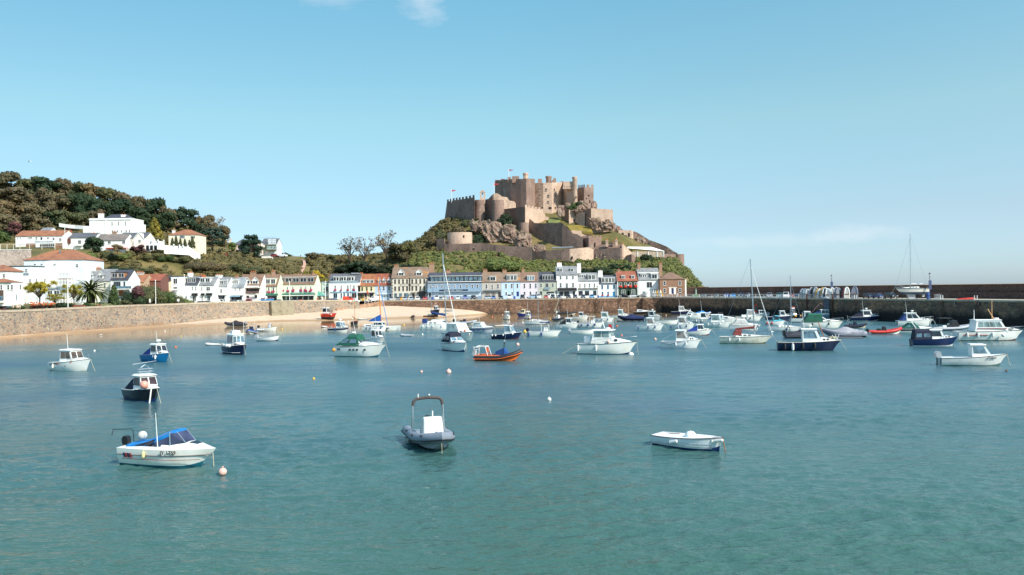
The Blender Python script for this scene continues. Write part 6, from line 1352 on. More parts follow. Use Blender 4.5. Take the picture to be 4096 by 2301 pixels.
def dinghy(label, px, py, L, hd, hull=None, boot=None, ob=None, group='open boats', deck=None, fs=.5, fb=.85, name='open_boat', B=None, cover=None, z=0, loc=None, line=1, rub=None, stripe=None):
 b = Boat(name, label, px, py, L, hd, B or L*.38, fs, fb, hull, boot, rub, deck or paint((214,216,216),.5,.08), group=group, well=(.03,.86), rake=.06, tw=.8, draft=.25, z=z, loc=loc, stripe=stripe)
 for x in (-.28*L, -.02*L, .2*L):
  w = b.w(b.tx(x))*.88; m = MB(); m.bx(x-.13,x+.13,-w,w,b.fs*.55,b.fs*.55+.05); b.part('thwart', m, WHITE)
 if ob: b.outboard(ob, sc=.85)
 if cover:
  rows = []
  for i in range(11):
   t = .05+.9*i/10; w = b.w(t)*1.0; z_ = b.zs(t); rows.append([(b.xs(t),w,z_-.06),(b.xs(t),w*.5,z_+.18),(b.xs(t),0,z_+.32),(b.xs(t),-w*.5,z_+.18),(b.xs(t),-w,z_-.06)])
  m = MB(); m.loft(rows, cap0=True, cap1=True); b.part('cover', m, cover, True)
 if line: b.line(.5)
 return b
def yacht(label, px, py, L, hd, mast, lean=0, hull=None, boot=None, sail=None, B=None, name='sailing_yacht', mastmat=None, fs=.8, fb=1.1, forestay=None, hood=None, group='sailing boats', spreader=True, mx=.08, fend=None, fcol=None, loc=None, z=0, draft=.35, mr=.07):
 b = Boat(name, label, px, py, L, hd, B or L*.32, fs, fb, hull, boot, None, cat='yacht', group=group, rake=.14, tw=.62, draft=draft, loc=loc, z=z, well=(.04,.3))
 b.trunk(-.2*L, .3*L, b.w(.5)*.62, .45, ports=3); x = mx*L; zb = fs+.45; lx = -lean*mast
 m = MB(); m.tube([(x,0,fs-.1),(x+lx,0,zb+mast)], [mr, mr*.75], 7); mo = b.part('mast', m, mastmat or STEEL)
 if spreader: m = MB(); z_ = zb+mast*.5; m.tube([(x+lx*.5,-.9,z_),(x+lx*.5,.9,z_)], .03, 4); b.part('spreader', m, STEEL, par=mo)
 m = MB(); m.tube([(x-.05,0,zb+.75),(x-.36*L,0,zb+.7)], .05, 6); bo = b.part('boom', m, mastmat or STEEL)
 if sail:
  m = MB(); m.tube([(x-.02,0,zb+1.3),(x-.1,0,zb+1.0),(x-.2*L,0,zb+.85),(x-.36*L,0,zb+.76)], [.1,.2,.17,.09], 8); b.part('sail_cover', m, sail, True, par=bo)
 m = MB(); m.tube([(b.L/2-.1,0,fb),(x+lx*.92,0,zb+mast*.9)], .05 if forestay else .02, 5); b.part('forestay', m, forestay or STEEL)
 m = MB(); m.tube([(-b.L/2+.1,0,fs),(x+lx,0,zb+mast)], .014, 3)
 for sg in (-1,1): m.tube([(x-.1,sg*b.w(.55)*.95,fs),(x+lx*.5,sg*.9,zb+mast*.5),(x+lx,0,zb+mast*.98)], .012, 3)
 b.part('rigging', m, STEEL); b.rail(.7)
 if hood: b.canopy(-.26*L,-.1*L, b.w(.4)*.6, .85, -.2*L, -.08*L, hood, z=fs+.25, name='sprayhood', side_win=False)
 if fend: b.fender([f*L for f in fend], -1, fcol)
 b.line(.9); return b
LB = paint((20,116,172), .35, .06, name='bright blue hull'); BLKH = paint((28,30,38), .3, .06, name='black gelcoat'); BLUEC = paint((24,130,206), .8, .1, name='blue canvas'); BLUEC2 = paint((34,62,118), .8, .1, name='blue canvas'); GREENC = paint((28,92,74), .8, .1, name='green canvas'); MAR = paint((128,58,54), .8, .1, name='maroon canvas')
GREYT = paint((120,130,146), .5, .06, name='grey tube'); LGREY = paint((176,180,186), .5, .06, name='light grey tube'); BLKT = paint((42,40,44), .55, .08, name='black tube'); CHAR = paint((58,60,70), .75, .1, name='charcoal cover'); GREYC = paint((150,150,158), .8, .1, name='grey cover'); REDH = paint((206,66,50), .4, .08, name='red hull'); TEALH = paint((112,176,160), .5, .1); TURQC = paint((96,190,206), .5, .08); BOOTB = paint((24,56,110), .5, .1); BOOTR = paint((128,60,48), .6, .12); BOOTT = paint((30,110,130), .5, .1); BFEN = paint((48,70,130), .6, .1); ORF = paint((238,160,60), .5, .1); SILV = paint((196,196,200), .35, .06, metal=.3, name='silver motor'); DARKRED = paint((140,48,44), .5, .1); CANV = paint((206,204,198), .8, .08)
b = Boat('speedboat', 'white speedboat JY1759 with a blue canopy, nearest boat at lower left', 688, 1857, 5.95, -17, 2.2, 1.0, 1.06, CREAMB, BOOTT, False, tw=.88, well=(.04,.5), rake=.16, draft=.3)
m = MB(); rows = []
for i in range(11):     # moulded topsides step, deck and foredeck hump
 t = .5+.48*i/10; x = b.xs(t); w = b.w(t)*.93; z = b.zs(t)-.03; hp = .42*math.sin(min(1, (1-i/10)*1.25)*math.pi/2)
 rows.append([(x,w,z),(x,w*.86,z+hp*.55),(x,w*.5,z+hp*.95),(x,0,z+hp),(x,-w*.5,z+hp*.95),(x,-w*.86,z+hp*.55),(x,-w,z)])
m.loft(rows, cap0=True, cap1=True); b.part('foredeck', m, WHITE, True)
m = MB(); rows = []
for i in range(9):
 t = .02+.5*i/8; x = b.xs(t); w = b.w(t)*.97; z = b.zs(t)-.03; hh = .05+.10*min(1,i/4); rows.append([(x,-w,z),(x,-w*.93,z+hh),(x,-w*.8,z+hh),(x,-w*.8,z-.1)])
m.loft(rows, cap0=True, cap1=True); m.loft([[(p[0],-p[1],p[2]) for p in r] for r in rows], cap0=True, cap1=True); b.part('cockpit_coaming', m, WHITE)
z0 = b.fs+.10; A = [(-.7,-.86,z0),(.55,-.8,z0+.08),(1.35,-.42,z0+.18),(1.35,.42,z0+.18),(.55,.8,z0+.08),(-.7,.86,z0)]; tp = [(-.35,-.72,z0+.52),(.42,-.66,z0+.82),(.68,-.4,z0+.86),(.68,.4,z0+.86),(.42,.66,z0+.82),(-.35,.72,z0+.52)]
m = MB(); m.add([*A, *tp], [(1,0,6,7),(2,1,7,8),(3,2,8,9),(4,3,9,10),(5,4,10,11)]); wsn = b.part('windscreen', m, glass_dark((56,60,84)))
m = MB()
for k in range(1,5): m.tube([A[k], tp[k]], .028, 5)
m.tube(tp, .03, 5); m.tube(A, .025, 5); b.part('windscreen_frame', m, STEEL, par=wsn)
m = MB(); sec = [(-2.45,.86,b.fs+.12,.08),(-1.75,.9,b.fs+.20,.10),(-1.0,.86,b.fs+.36,.12),(-.35,.78,z0+.53,.12),(.42,.72,z0+.83,.10),(.72,.44,z0+.90,.05)]
m.loft([[(x,w,z-.22),(x,w*.95,z),(x,w*.4,z+c),(x,-w*.4,z+c),(x,-w*.95,z),(x,-w,z-.22)] for x,w,z,c in sec], cap0=True, cap1=True); b.part('canopy', m, BLUEC, True, label='bright blue canvas canopy')
m = MB(); m.hexa([(-1.75,-.9,b.fs+.14),(-.72,-.88,b.fs+.2),(-.72,-.84,b.fs+.2),(-1.75,-.86,b.fs+.14)], [(-1.7,-.885,b.fs+.17),(-.40,-.79,z0+.45),(-.40,-.75,z0+.45),(-1.7,-.845,b.fs+.17)]); b.part('side_window', m, glass_dark((50,46,56)), par=wsn)
b.aerial(-.15, b.fs+.1, 1.95, -.06, y=-.95, r=.02); b.outboard(BLACK, sc=.75); b.ball(-1.75,-.3,b.fs+.62,.26,CANV,'seat_bag'); b.ball(-.2,0,z0+.35,.25,TURQC,'blue_bag')
m = MB(); m.tube([(-2.9,.3,b.fs+.1),(-2.95,.3,b.fs+.75),(-3.0,.25,b.fs+.85),(-4.1,.0,b.fs+.82),(-4.2,0,b.fs+.45)], .022, 5); b.part('davit_rod', m, BLACK)
for k in range(4):
 m = MB(); x = -2.42+k*.16; t = b.tx(x); y = -(b.w(t)*.985+.006); m.hexa([(x,y-.01,.5),(x+.1,y-.01,.5),(x+.1,y+.02,.5),(x,y+.02,.5)], [(x-.07,y-.02,.74),(x+.03,y-.02,.74),(x+.03,y+.02,.74),(x-.07,y+.02,.74)]); b.part('hull_stripe', m, (NAVY, DARKRED, NAVY, DARKRED)[k])
m = MB(); m.tube([(b.xs(i/16), -(b.w(i/16)*.955+.008)-.0, .42+.05*(i/16)) for i in range(1,15)], .014, 4); b.part('pin_stripe', m, DARKRED)
b.name_('JY 1759', .6, .86, .30); m = MB()
for sg in (-1,1): m.tube([(b.xs(i/16)-b.rake*(i/16)**3*.35, sg*(b.w(i/16)*.965+.01), .64+.05*i/16) for i in range(17)], .03, 4)
b.part('knuckle_strake', m, paint((120,112,110),.5,.1)); b.fender([-.95], -1, paint((236,224,170),.5,.1), .1, .4, .1)
m = MB(); m.tube([(2.75,0,.85),(2.83,-.05,.3),(2.9,-.1,-.1)], .022, 5); b.part('mooring_line', m, ROPE)
m = MB(); m.hexa([(1.45,-.3,b.fb+.2),(1.9,-.2,b.fb+.16),(1.9,.2,b.fb+.16),(1.45,.3,b.fb+.2)], [(1.45,-.3,b.fb+.32),(1.9,-.2,b.fb+.22),(1.9,.2,b.fb+.22),(1.45,.3,b.fb+.32)]); b.part('deck_hatch', m, GLASS)
t = rib('big grey rib with a white covered console and an arch, bow towards the viewer', 1724, 1779, 6.7, -73, paint((132,140,152),.5,.06), paint((150,154,160),.4,.05), .33, None, None, None, 2.75, None, bow=.46, z=.16, stripe=BLACK, group='ribs')
m = MB(); rows = [[(-1.2,-.5,.2),(-1.2,.5,.2),(-1.1,.46,.9),(-1.1,-.46,.9)],[(-.2,-.64,.2),(-.2,.64,.2),(-.1,.58,1.5),(-.1,-.58,1.5)],[(.55,-.7,.2),(.55,.7,.2),(.45,.6,1.7),(.45,-.6,1.7)],[(1.1,-.68,.2),(1.1,.68,.2),(.72,.56,1.64),(.72,-.56,1.64)]]
m.loft(rows, closed=True, cap0=True, cap1=True); o = obj('console_cover', m, paint((226,226,220),.75,.05), t, label='white fabric console cover'); md = o.modifiers.new('round', 'BEVEL'); md.width = .12; md.segments = 3; md.limit_method = 'ANGLE'
for sg in (-1,1):
 m = MB(); y = sg*1.02; m.tube([(-1.1,y,.6),(-.95,y*.93,2.35)], .05, 7); m.tube([(-.75,y,.6),(-.88,y*.95,2.3)], .04, 7); obj('arch_leg', m, STEEL, t)
m = MB(); pts = [(-.93,-.96,2.2),(-.92,-.9,2.5),(-.92,-.7,2.64),(-.92,0,2.70),(-.92,.7,2.64),(-.92,.9,2.5),(-.93,.96,2.2)]; m.tube(pts, .10, 9); obj('arch_roll', m, paint((84,74,72),.9,.12), t, label='furled brown bimini roll on the arch')
m = MB(); m.tube([(-.9,-.62,2.7),(-.9,-.62,2.95)], .04, 6); m.ball((-.9,.1,2.86), .06, 6); obj('light', m, WHITE, t); m = MB(); m.tube([(.1,.1,1.55),(.1,.1,1.98)], .04, 6); obj('rod', m, CREAMB, t); m = MB(); m.lathe([(.2,0),(.22,.06),(.1,.2)], (-.3,-.15,1.45), 10); obj('wheel_cover', m, BLACK, t)
m = MB(); m.tube([(3.08,0,.9),(3.3,0,.3),(3.28,0,-.1)], .02, 5); obj('mooring_line', m, ROPE, t); m = MB(); m.hexa([(2.55,-.3,.93),(3.0,-.22,1.05),(3.0,.22,1.05),(2.55,.3,.93)], [(2.6,-.25,1.08),(2.95,-.18,1.18),(2.95,.18,1.18),(2.6,.25,1.08)]); obj('bow_pad', m, LGREY, t)
for f, sg in ((.3,-1),(.3,1),(.6,-1),(.6,1),(.82,-1),(.82,1)):
 m = MB(); x = -3.3+6.4*f; w = 1.05*(1 if f < .5 else 1-((f-.5)/.5)**2.6)+.24; z = .42+.42*max(0,(f-.45)/.55)**1.8; m.bx(x-.16,x+.16,sg*w-.07,sg*w+.07,z+.10,z+.2); obj('grab_handle', m, BLKT, t)
b = dinghy('white clinker dinghy with a big white float inside, lower right', 2757, 1790, 4.5, -41, paint((234,236,238),.4,.05), BOOTB, None, fs=.62, fb=.86, B=1.85, line=0, deck=paint((168,174,182),.6,.06), rub=paint((90,64,56),.6,.1), name='rowing_boat')
b.ball(.15,-.1,.66,.38,WHITE,'float'); m = MB(); m.lathe([(.15,0),(.19,.4),(.16,.42)], (.75,.2,.15), 10); b.part('bucket', m, paint((214,190,170),.6,.1)); m = MB()
rg = random.Random(2)
for k in range(16): m.ball((-.6+rg.uniform(-.3,.3), rg.uniform(-.4,.4), .25+rg.random()*.15), .1, 5)
b.part('net', m, paint((150,140,100),.9,.2)); m = MB(); m.bx(1.1,1.7,-.4,.4,.55,.72); b.part('bow_locker', m, WHITE); m = MB(); m.bx(-2.0,-1.4,-.55,.55,.15,.52); b.part('stern_seat', m, WHITE)
m = MB(); m.lathe([(.02,-.3),(.11,-.24),(.11,.24),(.02,.3)], (0,0,0), 8, 0, Matrix.Translation((-.55,-.93,.42)) @ Matrix.Rotation(math.radians(75),4,'Y')); b.part('fender', m, WHITE); m = MB(); m.lathe([(.02,-.4),(.1,-.3),(.1,.3),(.02,.4)], (0,0,0), 8, 0, Matrix.Translation((2.0,-.25,.66)) @ Matrix.Rotation(math.radians(78),4,'Y')); b.part('bow_fender', m, WHITE)
m = MB(); m.tube([(2.2,0,.85),(2.35,-.1,.3),(2.5,-.2,-.1)], .03, 5); b.part('mooring_line', m, WOOD); m = MB(); m.tube([(-1.9,.5,.6),(-.7,.1,.75)], .025, 5); b.part('oar', m, WOOD)
for zz in (.25,.40):
 m = MB();
 for sg in (-1,1): m.tube([(b.xs(i/16)-(b.rake*(i/16)**3)*.4, sg*(b.w(i/16)*(.90+.1*zz)+.004), zz+.3*max(0,(i/16-.6))**2) for i in range(1,16)], .012, 4)
 b.part('plank_line', m, paint((190,194,198),.5,.05))
b = cabinboat('white wheelhouse boat with an orange and grey flash, leftmost boat', 292, 1482, 6.0, -24, CREAMB, None, h=1.35, xs=(-1.1,1.0), B=2.4, fs=.95, fb=1.45, front=2, side=2, trunk=False, glass=glass_dark((84,72,62)), cmat=WHITE, fend=(-.3,), mast=1.8, ob=None, roof=WHITE)
m = MB(); b.trunk(.9, 2.5, .85, .35, WHITE, 0)
m = MB(); y = lambda x: -(b.w(b.tx(x))*.965+.02); m.hexa([(-.9,y(-.9)-.02,.78),(.9,y(.9)-.02,.98),(.9,y(.9)+.03,.98),(-.9,y(-.9)+.03,.78)], [(-1.2,y(-1.2)-.04,.92),(1.15,y(1.15)-.04,1.14),(1.15,y(1.15)+.03,1.14),(-1.2,y(-1.2)+.03,.92)]); b.part('hull_flash', m, paint((222,96,48),.4,.06))
m = MB(); m.hexa([(-2.7,y(-2.7)-.02,.62),(-1.0,y(-1)-.02,.78),(-1.0,y(-1)+.03,.78),(-2.7,y(-2.7)+.03,.62)], [(-2.2,y(-2.2)-.04,.84),(-1.2,y(-1.2)-.045,.93),(-1.2,y(-1.2)+.03,.93),(-2.2,y(-2.2)+.03,.84)]); b.part('hull_flash', m, paint((92,98,108),.4,.06))
b.name_('JY', .2, .6, .2)
b = cabinboat('bright blue hulled boat with a white cabin and dark blue rear canopy', 630, 1446, 5.4, -36, LB, None, h=1.3, B=2.2, fs=.85, fb=1.25, cover=paint((22,52,128),.8,.1,name='canvas'), front=2, side=1, mast=1.5, rad=True, fend=(.2,), stripe=LB, cmat=WHITE); b.name_('JY 778', .95, .75, .28, mat=WHITE)
b = cabinboat('black hulled fishing boat with a white cabin and a pink fender ball', 578, 1600, 5.0, -43, BLKH, BOOTB, h=1.15, B=2.1, fs=.85, fb=1.2, front=2, side=1, cover=None, rub=WHITE, glass=glass_dark((54,40,42)), cmat=WHITE, xs=(-.4,1.15), trunk=True, rail=False)
b.canopy(-2.0,-.35,.82,1.05,-.75,-.35,NAVC,side_win=False,z=.9); b.ball(1.75,-.72,1.45,.34,PINK); m = MB()
for y_ in (-.45,.45): m.tube([(.1,y_,b.top),(.15,y_*.7,b.top+.55),(.15,0,b.top+.75)], .025, 5)
for z_ in (.2,.42): m.tube([(.1,-.6,b.top+z_),(.1,.6,b.top+z_)], .02, 5); m.tube([(.45,-.6,b.top+z_),(.45,.6,b.top+z_)], .02, 5)
m.tube([(.15,-1.0,b.top+.85),(.15,.95,b.top+1.0)], .03, 5); m.tube([(.1,.6,b.top+.2),(-1.6,.9,b.top+.35)], .02, 5); b.part('roof_rack', m, STEEL); m = MB(); m.tube([(2.2,-.35,1.15),(2.15,-.5,-.1)], .06, 6, ); b.part('bow_post', m, CREAMB); m = MB(); m.tube([(-2.45,0,1.35),(-2.0,.5,1.5)], .05, 5); b.part('net_roller', m, STEEL); b.name_('Super Nova', 1.0, .98, .2, mat=NAVY)
b = cabinboat('dark blue pilot boat with a boxy white wheelhouse and white fender balls', 945, 1416, 6.4, -52, NAVY, None, h=1.75, B=2.6, fs=1.0, fb=1.5, front=3, side=2, rub=WOOD, stripe=NAVY, cmat=WHITE, xs=(-1.3,1.2), lean=.15, mast=2.2, rad=True, glass=GLASSB)
for x, y_ in ((-1.5,-1.15),(-.2,-1.28),(.7,-1.2)): b.ball(x,y_,1.25,.26,WHITE)
m = MB(); m.bx(-.9,.2,-.55,.55,b.top,b.top+.4); b.part('liferaft_box', m, WHITE); b.aerial(.9, b.top-.1, 2.3, 0, y=.8)
m = MB(); m.tube([(b.xs(i/16)-(b.rake*(i/16)**3)*.7, -(b.w(i/16)*.9+.01), .28+.25*max(0,(i/16-.6))**2) for i in range(1,16)], .03, 4); b.part('waterline_stripe', m, WHITE)
b = Boat('motor_cruiser', 'white motor cruiser with a dark green canopy and three portholes', 1448, 1426, 7.6, -22, 2.7, 1.35, 1.75, CREAMB, BOOTT, paint((120,120,118),.5,.06), group='motor cruisers', well=(.03,.35), rake=.17)
b.trunk(-.4, 3.2, 1.05, .55, WHITE, 0); m = MB(); b.cabin(-2.0,.9,1.1,.75,x0t=-1.7,x1t=-.25,w1=.95,z=1.55,roof=False,front=2,side=2,glass=glass_dark((66,66,74)),name='windscreen'); b.canopy(-3.5,.2,1.15,1.5,-1.7,-.2,GREENC,z=1.5,win=GLASSB,w1=.85); b.rail(.5,.7); b.radar(-1.3,3.0,post=.1); b.aerial(-.9,2.9,2.4,-.25); b.line(.6)
for x in (-1.2,-.65,-.1,1.0):
 y_ = -(b.w(b.tx(x))*.975+.015); m = MB(); m.hexa([(x,y_-.01,.88),(x+.3,y_-.01,.88),(x+.3,y_+.03,.88),(x,y_+.03,.88)], [(x+.02,y_-.03,1.1),(x+.32,y_-.03,1.1),(x+.32,y_+.03,1.1),(x+.02,y_+.03,1.1)]); b.part('porthole', m, GLASS)
for k in range(3): x = -3.1+k*.18; y_ = -(b.w(b.tx(x))*.98+.015); m = MB(); m.bx(x,x+.08,y_-.02,y_+.03,.9,1.15); b.part('vent', m, GLASS)
b.ball(-3.75,-1.1,.9,.26,ORF); m = MB(); m.hexa([(2.9,-.25,2.0),(3.2,-.2,2.0),(3.2,.2,2.0),(2.9,.25,2.0)],[(3.1,-.2,2.5),(3.4,-.15,2.5),(3.4,.15,2.5),(3.1,.2,2.5)]); b.part('anchor_bag', m, CANV)
b = Boat('motor_cruiser', 'white day cruiser with a navy canopy, bow towards the viewer', 1826, 1404, 6.2, -60, 2.5, 1.0, 1.4, CREAMB, BOOTB, NAVY, group='motor cruisers', well=(.03,.4)); b.trunk(-.2, 2.6, 1.0, .5, WHITE, 1); b.cabin(-1.3,.6,1.05,.7,x1t=-.3,z=1.35,roof=False,front=2,side=1,name='windscreen',glass=GLASSB); b.canopy(-2.9,-.1,1.1,1.5,-1.6,-.3,NAVC,z=1.25,win=GLASSB); b.line(.3); m = MB(); m.tube([(-3.1,0,1.0),(-6,1,-.1)], .025, 4); b.part('stern_line', m, ROPE); b.rail(.62,.5)
b = Boat('motor_cruiser', 'larger white cruiser with a broad pale windscreen behind the navy canopy boat', 1842, 1364, 8.2, -52, 3.0, 1.25, 1.75, CREAMB, None, NAVY, group='motor cruisers', stripe=CREAMB, well=(.03,.3)); b.trunk(.4, 3.4, 1.2, .5, WHITE, 1); b.cabin(-2.6,1.4,1.3,1.6,x1t=.2,z=1.4,front=3,side=2,glass=glass_dark((206,196,180)),cmat=None if False else WHITE) if False else b.cabin(-2.6,1.4,1.3,1.6,x1t=.2,z=1.4,front=3,side=2,glass=glass_dark((206,196,180))); b.aerial(-2.4,2.4,1.5,-.2); m = MB(); m.tube([(-4.1,0,1.2),(-7.5,.5,-.1)], .03, 4); b.part('stern_line', m, ROPE); b.fender((3.4,), -1, CANV); b.ball(2.8,-1.0,1.9,.2,ORANGE)
t = rib('orange and black rib with a blue covered console and a silver outboard', 1995, 1442, 6.3, -12, BLKT, paint((222,104,36),.45,.06), .28, None, None, SILV, 2.5, bow=.75, stripe=ORANGE, group='ribs')
m = MB(); m.hexa([(-.4,-.5,.35),(.9,-.5,.35),(.9,.5,.35),(-.4,.5,.35)],[(-.35,-.4,1.1),(.75,-.42,1.55),(.75,.42,1.55),(-.35,.4,1.1)]); obj('console_cover', m, paint((28,64,120),.8,.1,name='canvas'), t); m = MB(); m.hexa([(.91,-.48,.4),(1.6,-.35,.4),(1.6,.35,.4),(.91,.48,.4)],[(.76,-.4,1.5),(.95,-.35,1.4),(.95,.35,1.4),(.76,.4,1.5)]); obj('cover_front', m, paint((34,82,150),.8,.1,name='canvas'), t)
m = MB()
for sg in (-1,1): m.tube([(.7,sg*.45,.4),(.75,sg*.42,1.6),(.8,sg*.2,2.15)], .035, 5)
m.tube([(.8,-.3,2.15),(.8,.3,2.15)], .06, 6); obj('mast_frame', m, BLACK, t); m = MB(); m.ball((.8,0,2.32),.16,8); m.tube([(.8,.1,2.3),(1.05,.1,3.6)], .02, 4); obj('light', m, STEEL, t)
m = MB()
for sg in (-1,1): m.tube([(-3.0,sg*.9,.5),(-2.75,sg*.85,1.75),(-1.6,sg*.9,1.7),(-1.2,sg*.95,.5)], .05, 6)
m.tube([(-2.75,-.85,1.75),(-2.75,.85,1.75)], .05, 6); m.tube([(-1.6,-.9,1.7),(-1.6,.9,1.7)], .05, 6); obj('a_frame', m, WHITE, t); m = MB(); m.bx(-3.2,-2.5,-.92,-.88,1.35,1.72); o = obj('name_board', m, WHITE, t); text('lettering','J 2018',.26,t,(-2.85,-.94,1.53),(math.pi/2,0,0),NAVY); m = MB(); m.bx(-1.5,-1.2,-.9,-.6,1.0,1.6); obj('lifebuoy_bag', m, ORANGE, t); m = MB(); m.bx(-1.2,-.45,-.45,.45,.3,.62); obj('bench', m, WHITE, t)
m = MB(); m.tube([(-3+i*.4,-1.0,.64) for i in range(10)], .09, 6); m.tube([(-3+i*.4,1.0,.64) for i in range(10)], .09, 6); obj('tube_top', m, ORANGE, t)
b = Boat('motor_cruiser', 'big white cabin cruiser with a red ensign, centre right', 2430, 1416, 8.0, -19, 3.0, 1.35, 1.75, CREAMB, BOOTB, paint((70,74,80),.5,.08), group='motor cruisers', well=(.03,.3), rake=.14)
b.trunk(-.6, 3.2, 1.15, .85, WHITE, 3); b.cabin(-2.0,1.0,1.25,1.75,x0t=-1.6,x1t=.55,z=1.45,front=3,side=2,glass=GLASSG,fv=(.52,.92),sv=(.5,.9),over=.25); b.rail(.1,.65); b.radar(.1,b.top,r=.35); m = MB(); m.tube([(-.3,0,b.top),(-.65,0,b.top+1.1)], .06, 6); m.tube([(-.6,-.8,b.top+.9),(-.6,.8,b.top+.9)], .03, 5); b.part('mast', m, WHITE); b.aerial(.6,b.top,1.5,.02,y=.9); m = MB(); m.prism([(.2,-.05,b.top+.35),(.65,-.05,b.top+.2),(.65,-.05,b.top+.5),(.2,-.05,b.top+.75)], (0,.02,0)); b.part('ensign', m, paint((200,40,40),.8,.1))
b.fender((-3.7,-1.2), -1, WHITE, .14, .8); b.ball(3.35,-.9,-.02,.38,WHITE); b.line(.2); m = MB(); m.tube([(-4,0,1.3),(-6.2,-.6,-.1)], .03, 4); b.part('stern_line', m, ROPE); m = MB(); m.bx(-3.1,-2.2,-.4,.4,1.5,2.3); b.part('deck_box', m, WHITE); b.ball(2.0,-.3,2.5,.16,paint((226,140,120),.5,.1)); b.ball(.4,-1.35,1.75,.22,paint((226,190,170),.5,.1))
b = Boat('trimaran', 'white twin hulled sailing boat with an orange mast and blue sail cover', 1500, 1326, 5.6, -12, 1.9, 1.1, 1.3, CREAMB, None, None, cat='sailing boat', group='sailing boats', well=(.02,.1), rake=.08); b.trunk(-2.3,1.2,.75,.5,WHITE,1); b.cabin(-.1,2.2,.8,.75,z=1.25,front=1,side=2)
o2 = MB(); rows = []
for k in range(11): f = k/10; x = -1.0+6.0*f; w = .45*(1-f**2.4)+.02; zt = .95+.25*f; rows.append([(x,2.6+w,zt),(x-.1*f,2.6+w*.7,.05),(x-.2*f,2.6,-.3*(1-f)),(x-.1*f,2.6-w*.7,.05),(x,2.6-w,zt)])
o2.loft(rows, closed=True, cap0=True, cap1=True); b.part('outer_hull', o2, CREAMB, True); m = MB(); m.hexa([(.5,.6,.85),(2.4,.5,.85),(2.6,2.5,.75),(.8,2.5,.75)],[(.5,.6,1.1),(2.4,.5,1.1),(2.6,2.5,1.02),(.8,2.5,1.02)]); b.part('bridge_deck', m, WHITE)
OM = paint((226,140,52),.5,.08); m = MB(); m.tube([(1.0,1.3,1.1),(.35,1.3,11.9)], .11, 7); b.part('mast', m, OM); m = MB(); m.tube([(.35,1.3,11.6),(2.4,1.6,1.2)], .07, 5); b.part('forestay', m, BLUEC); m = MB(); m.prism([(1.0,1.2,2.2),(-2.0,1.2,2.15),(-1.8,1.2,2.4),(.9,1.2,3.7)], (0,.3,0)); b.part('sail_cover', m, paint((20,92,170),.8,.1,name='canvas')); b.fender((-1.6,-.7,.6,1.6), -1, BFEN)
cabinboat('white pilothouse boat with a navy band along its hull, left of the twin hulled boat', 1358, 1331, 5.2, -28, CREAMB, None, h=1.3, B=2.1, fs=.95, fb=1.25, stripe=NAVY, front=2, side=1, rad=True, mast=2.6, fend=(-.05,), fc=BFEN, glass=GLASSB, rub=NAVY)
b = cabinboat('red and grey fishing boat aground on the sand, wheelhouse aft', 1322, 1262, 5.6, -20, REDH, paint((60,54,52),.8,.1), h=1.9, B=2.5, fs=1.3, fb=1.5, xs=(-2.2,-.4), trunk=False, front=2, side=1, lean=.05, rail=True, name='fishing_boat', loc=W(1318,1284,272)+Vector((0,0,1.25)), mast=2.2, line=0, rub=WHITE, draft=.9, stripe=REDH)
b.ball(1.5,-1.3,.9,.28,paint((240,200,190),.5,.1)); b.ball(-2.4,-1.2,.9,.28,ORANGE); m = MB()
for x, y_ in ((-2.2,-.9),(-2.2,.9),(.9,-1),(.9,1)): m.tube([(x,y_,1),(x,y_,-1.9)], .07, 6)
b.part('beaching_leg', m, BLACK); m = MB(); m.bx(-.5,.9,-.35,.35,-1.6,-.4); b.part('keel', m, BLACK); m = MB()
rg = random.Random(5)
for k in range(10): m.tube([(-.2+rg.uniform(0,1.6), rg.uniform(-.8,.8), 1.4),(-.2+rg.uniform(0,1.6), rg.uniform(-.8,.8), 2.0+rg.random()*.5)], .06, 5)
b.part('fishing_gear', m, paint((110,90,80),.8,.2)); text('lettering','ALISA S',.32,b.t,(.7,-1.27,1.15),(math.pi/2+.1,0,.1),WHITE)
dinghy('small red open boat at the edge of the sand', 1474, 1266, 4.6, -8, REDH, None, paint((110,140,180),.5,.1), fs=.6, fb=.95, rub=WHITE, deck=paint((210,200,190),.6,.1))
dinghy('dark hulled sloop with a maroon cover and a thin brown mast', 1420, 1299, 3.6, -55, paint((60,54,48),.6,.1), None, None, fs=.6, fb=.9, cover=MAR, rub=WOOD, name='sailing_dinghy')
m = MB(); m.tube([(0,0,.4),(-.3,0,8.2)], .06, 6); m.tube([(.3,0,1.6),(-1.7,0,2.2)], .12, 6); q = COL.objects['sailing_dinghy']; obj('mast', m, paint((190,128,80),.6,.1), q)
inflatable('white inflatable lying beyond the maroon covered sloop', 1452, 1279, 3.6, 170, CANV); inflatable('small white inflatable tender left of the navy banded boat', 1296, 1310, 2.2, -100, CANV); inflatable('grey inflatable with an orange ball, right of the green canopy cruiser', 1627, 1345, 2.9, 165, LGREY); inflatable('pale inflatable tender tied behind the dark blue pilot boat', 855, 1382, 3.1, 175, CANV); inflatable('tan inflatable with a yellow buoy in mid harbour', 1996, 1306, 2.4, 10, paint((200,180,160),.6,.1))
b = cabinboat('small white boat with a boxy cabin hidden behind the green canopy cruiser', 1504, 1376, 5.0, -50, CREAMB, None, h=1.4, B=2.0, fs=.8, fb=1.3, front=2, side=1, mast=2.0)
dinghy('small dark boat with a red cover at the edge of the sand', 1653, 1273, 3.6, -75, paint((70,60,66),.6,.1), None, None, cover=DARKRED, rub=WHITE, fs=.6, fb=.9)
yacht('little varnished hull yacht by the sand', 1722, 1271, 4.6, -8, 8.0, 0, paint((138,78,52),.4,.1), None, None, B=1.8, fs=.7, fb=.9)
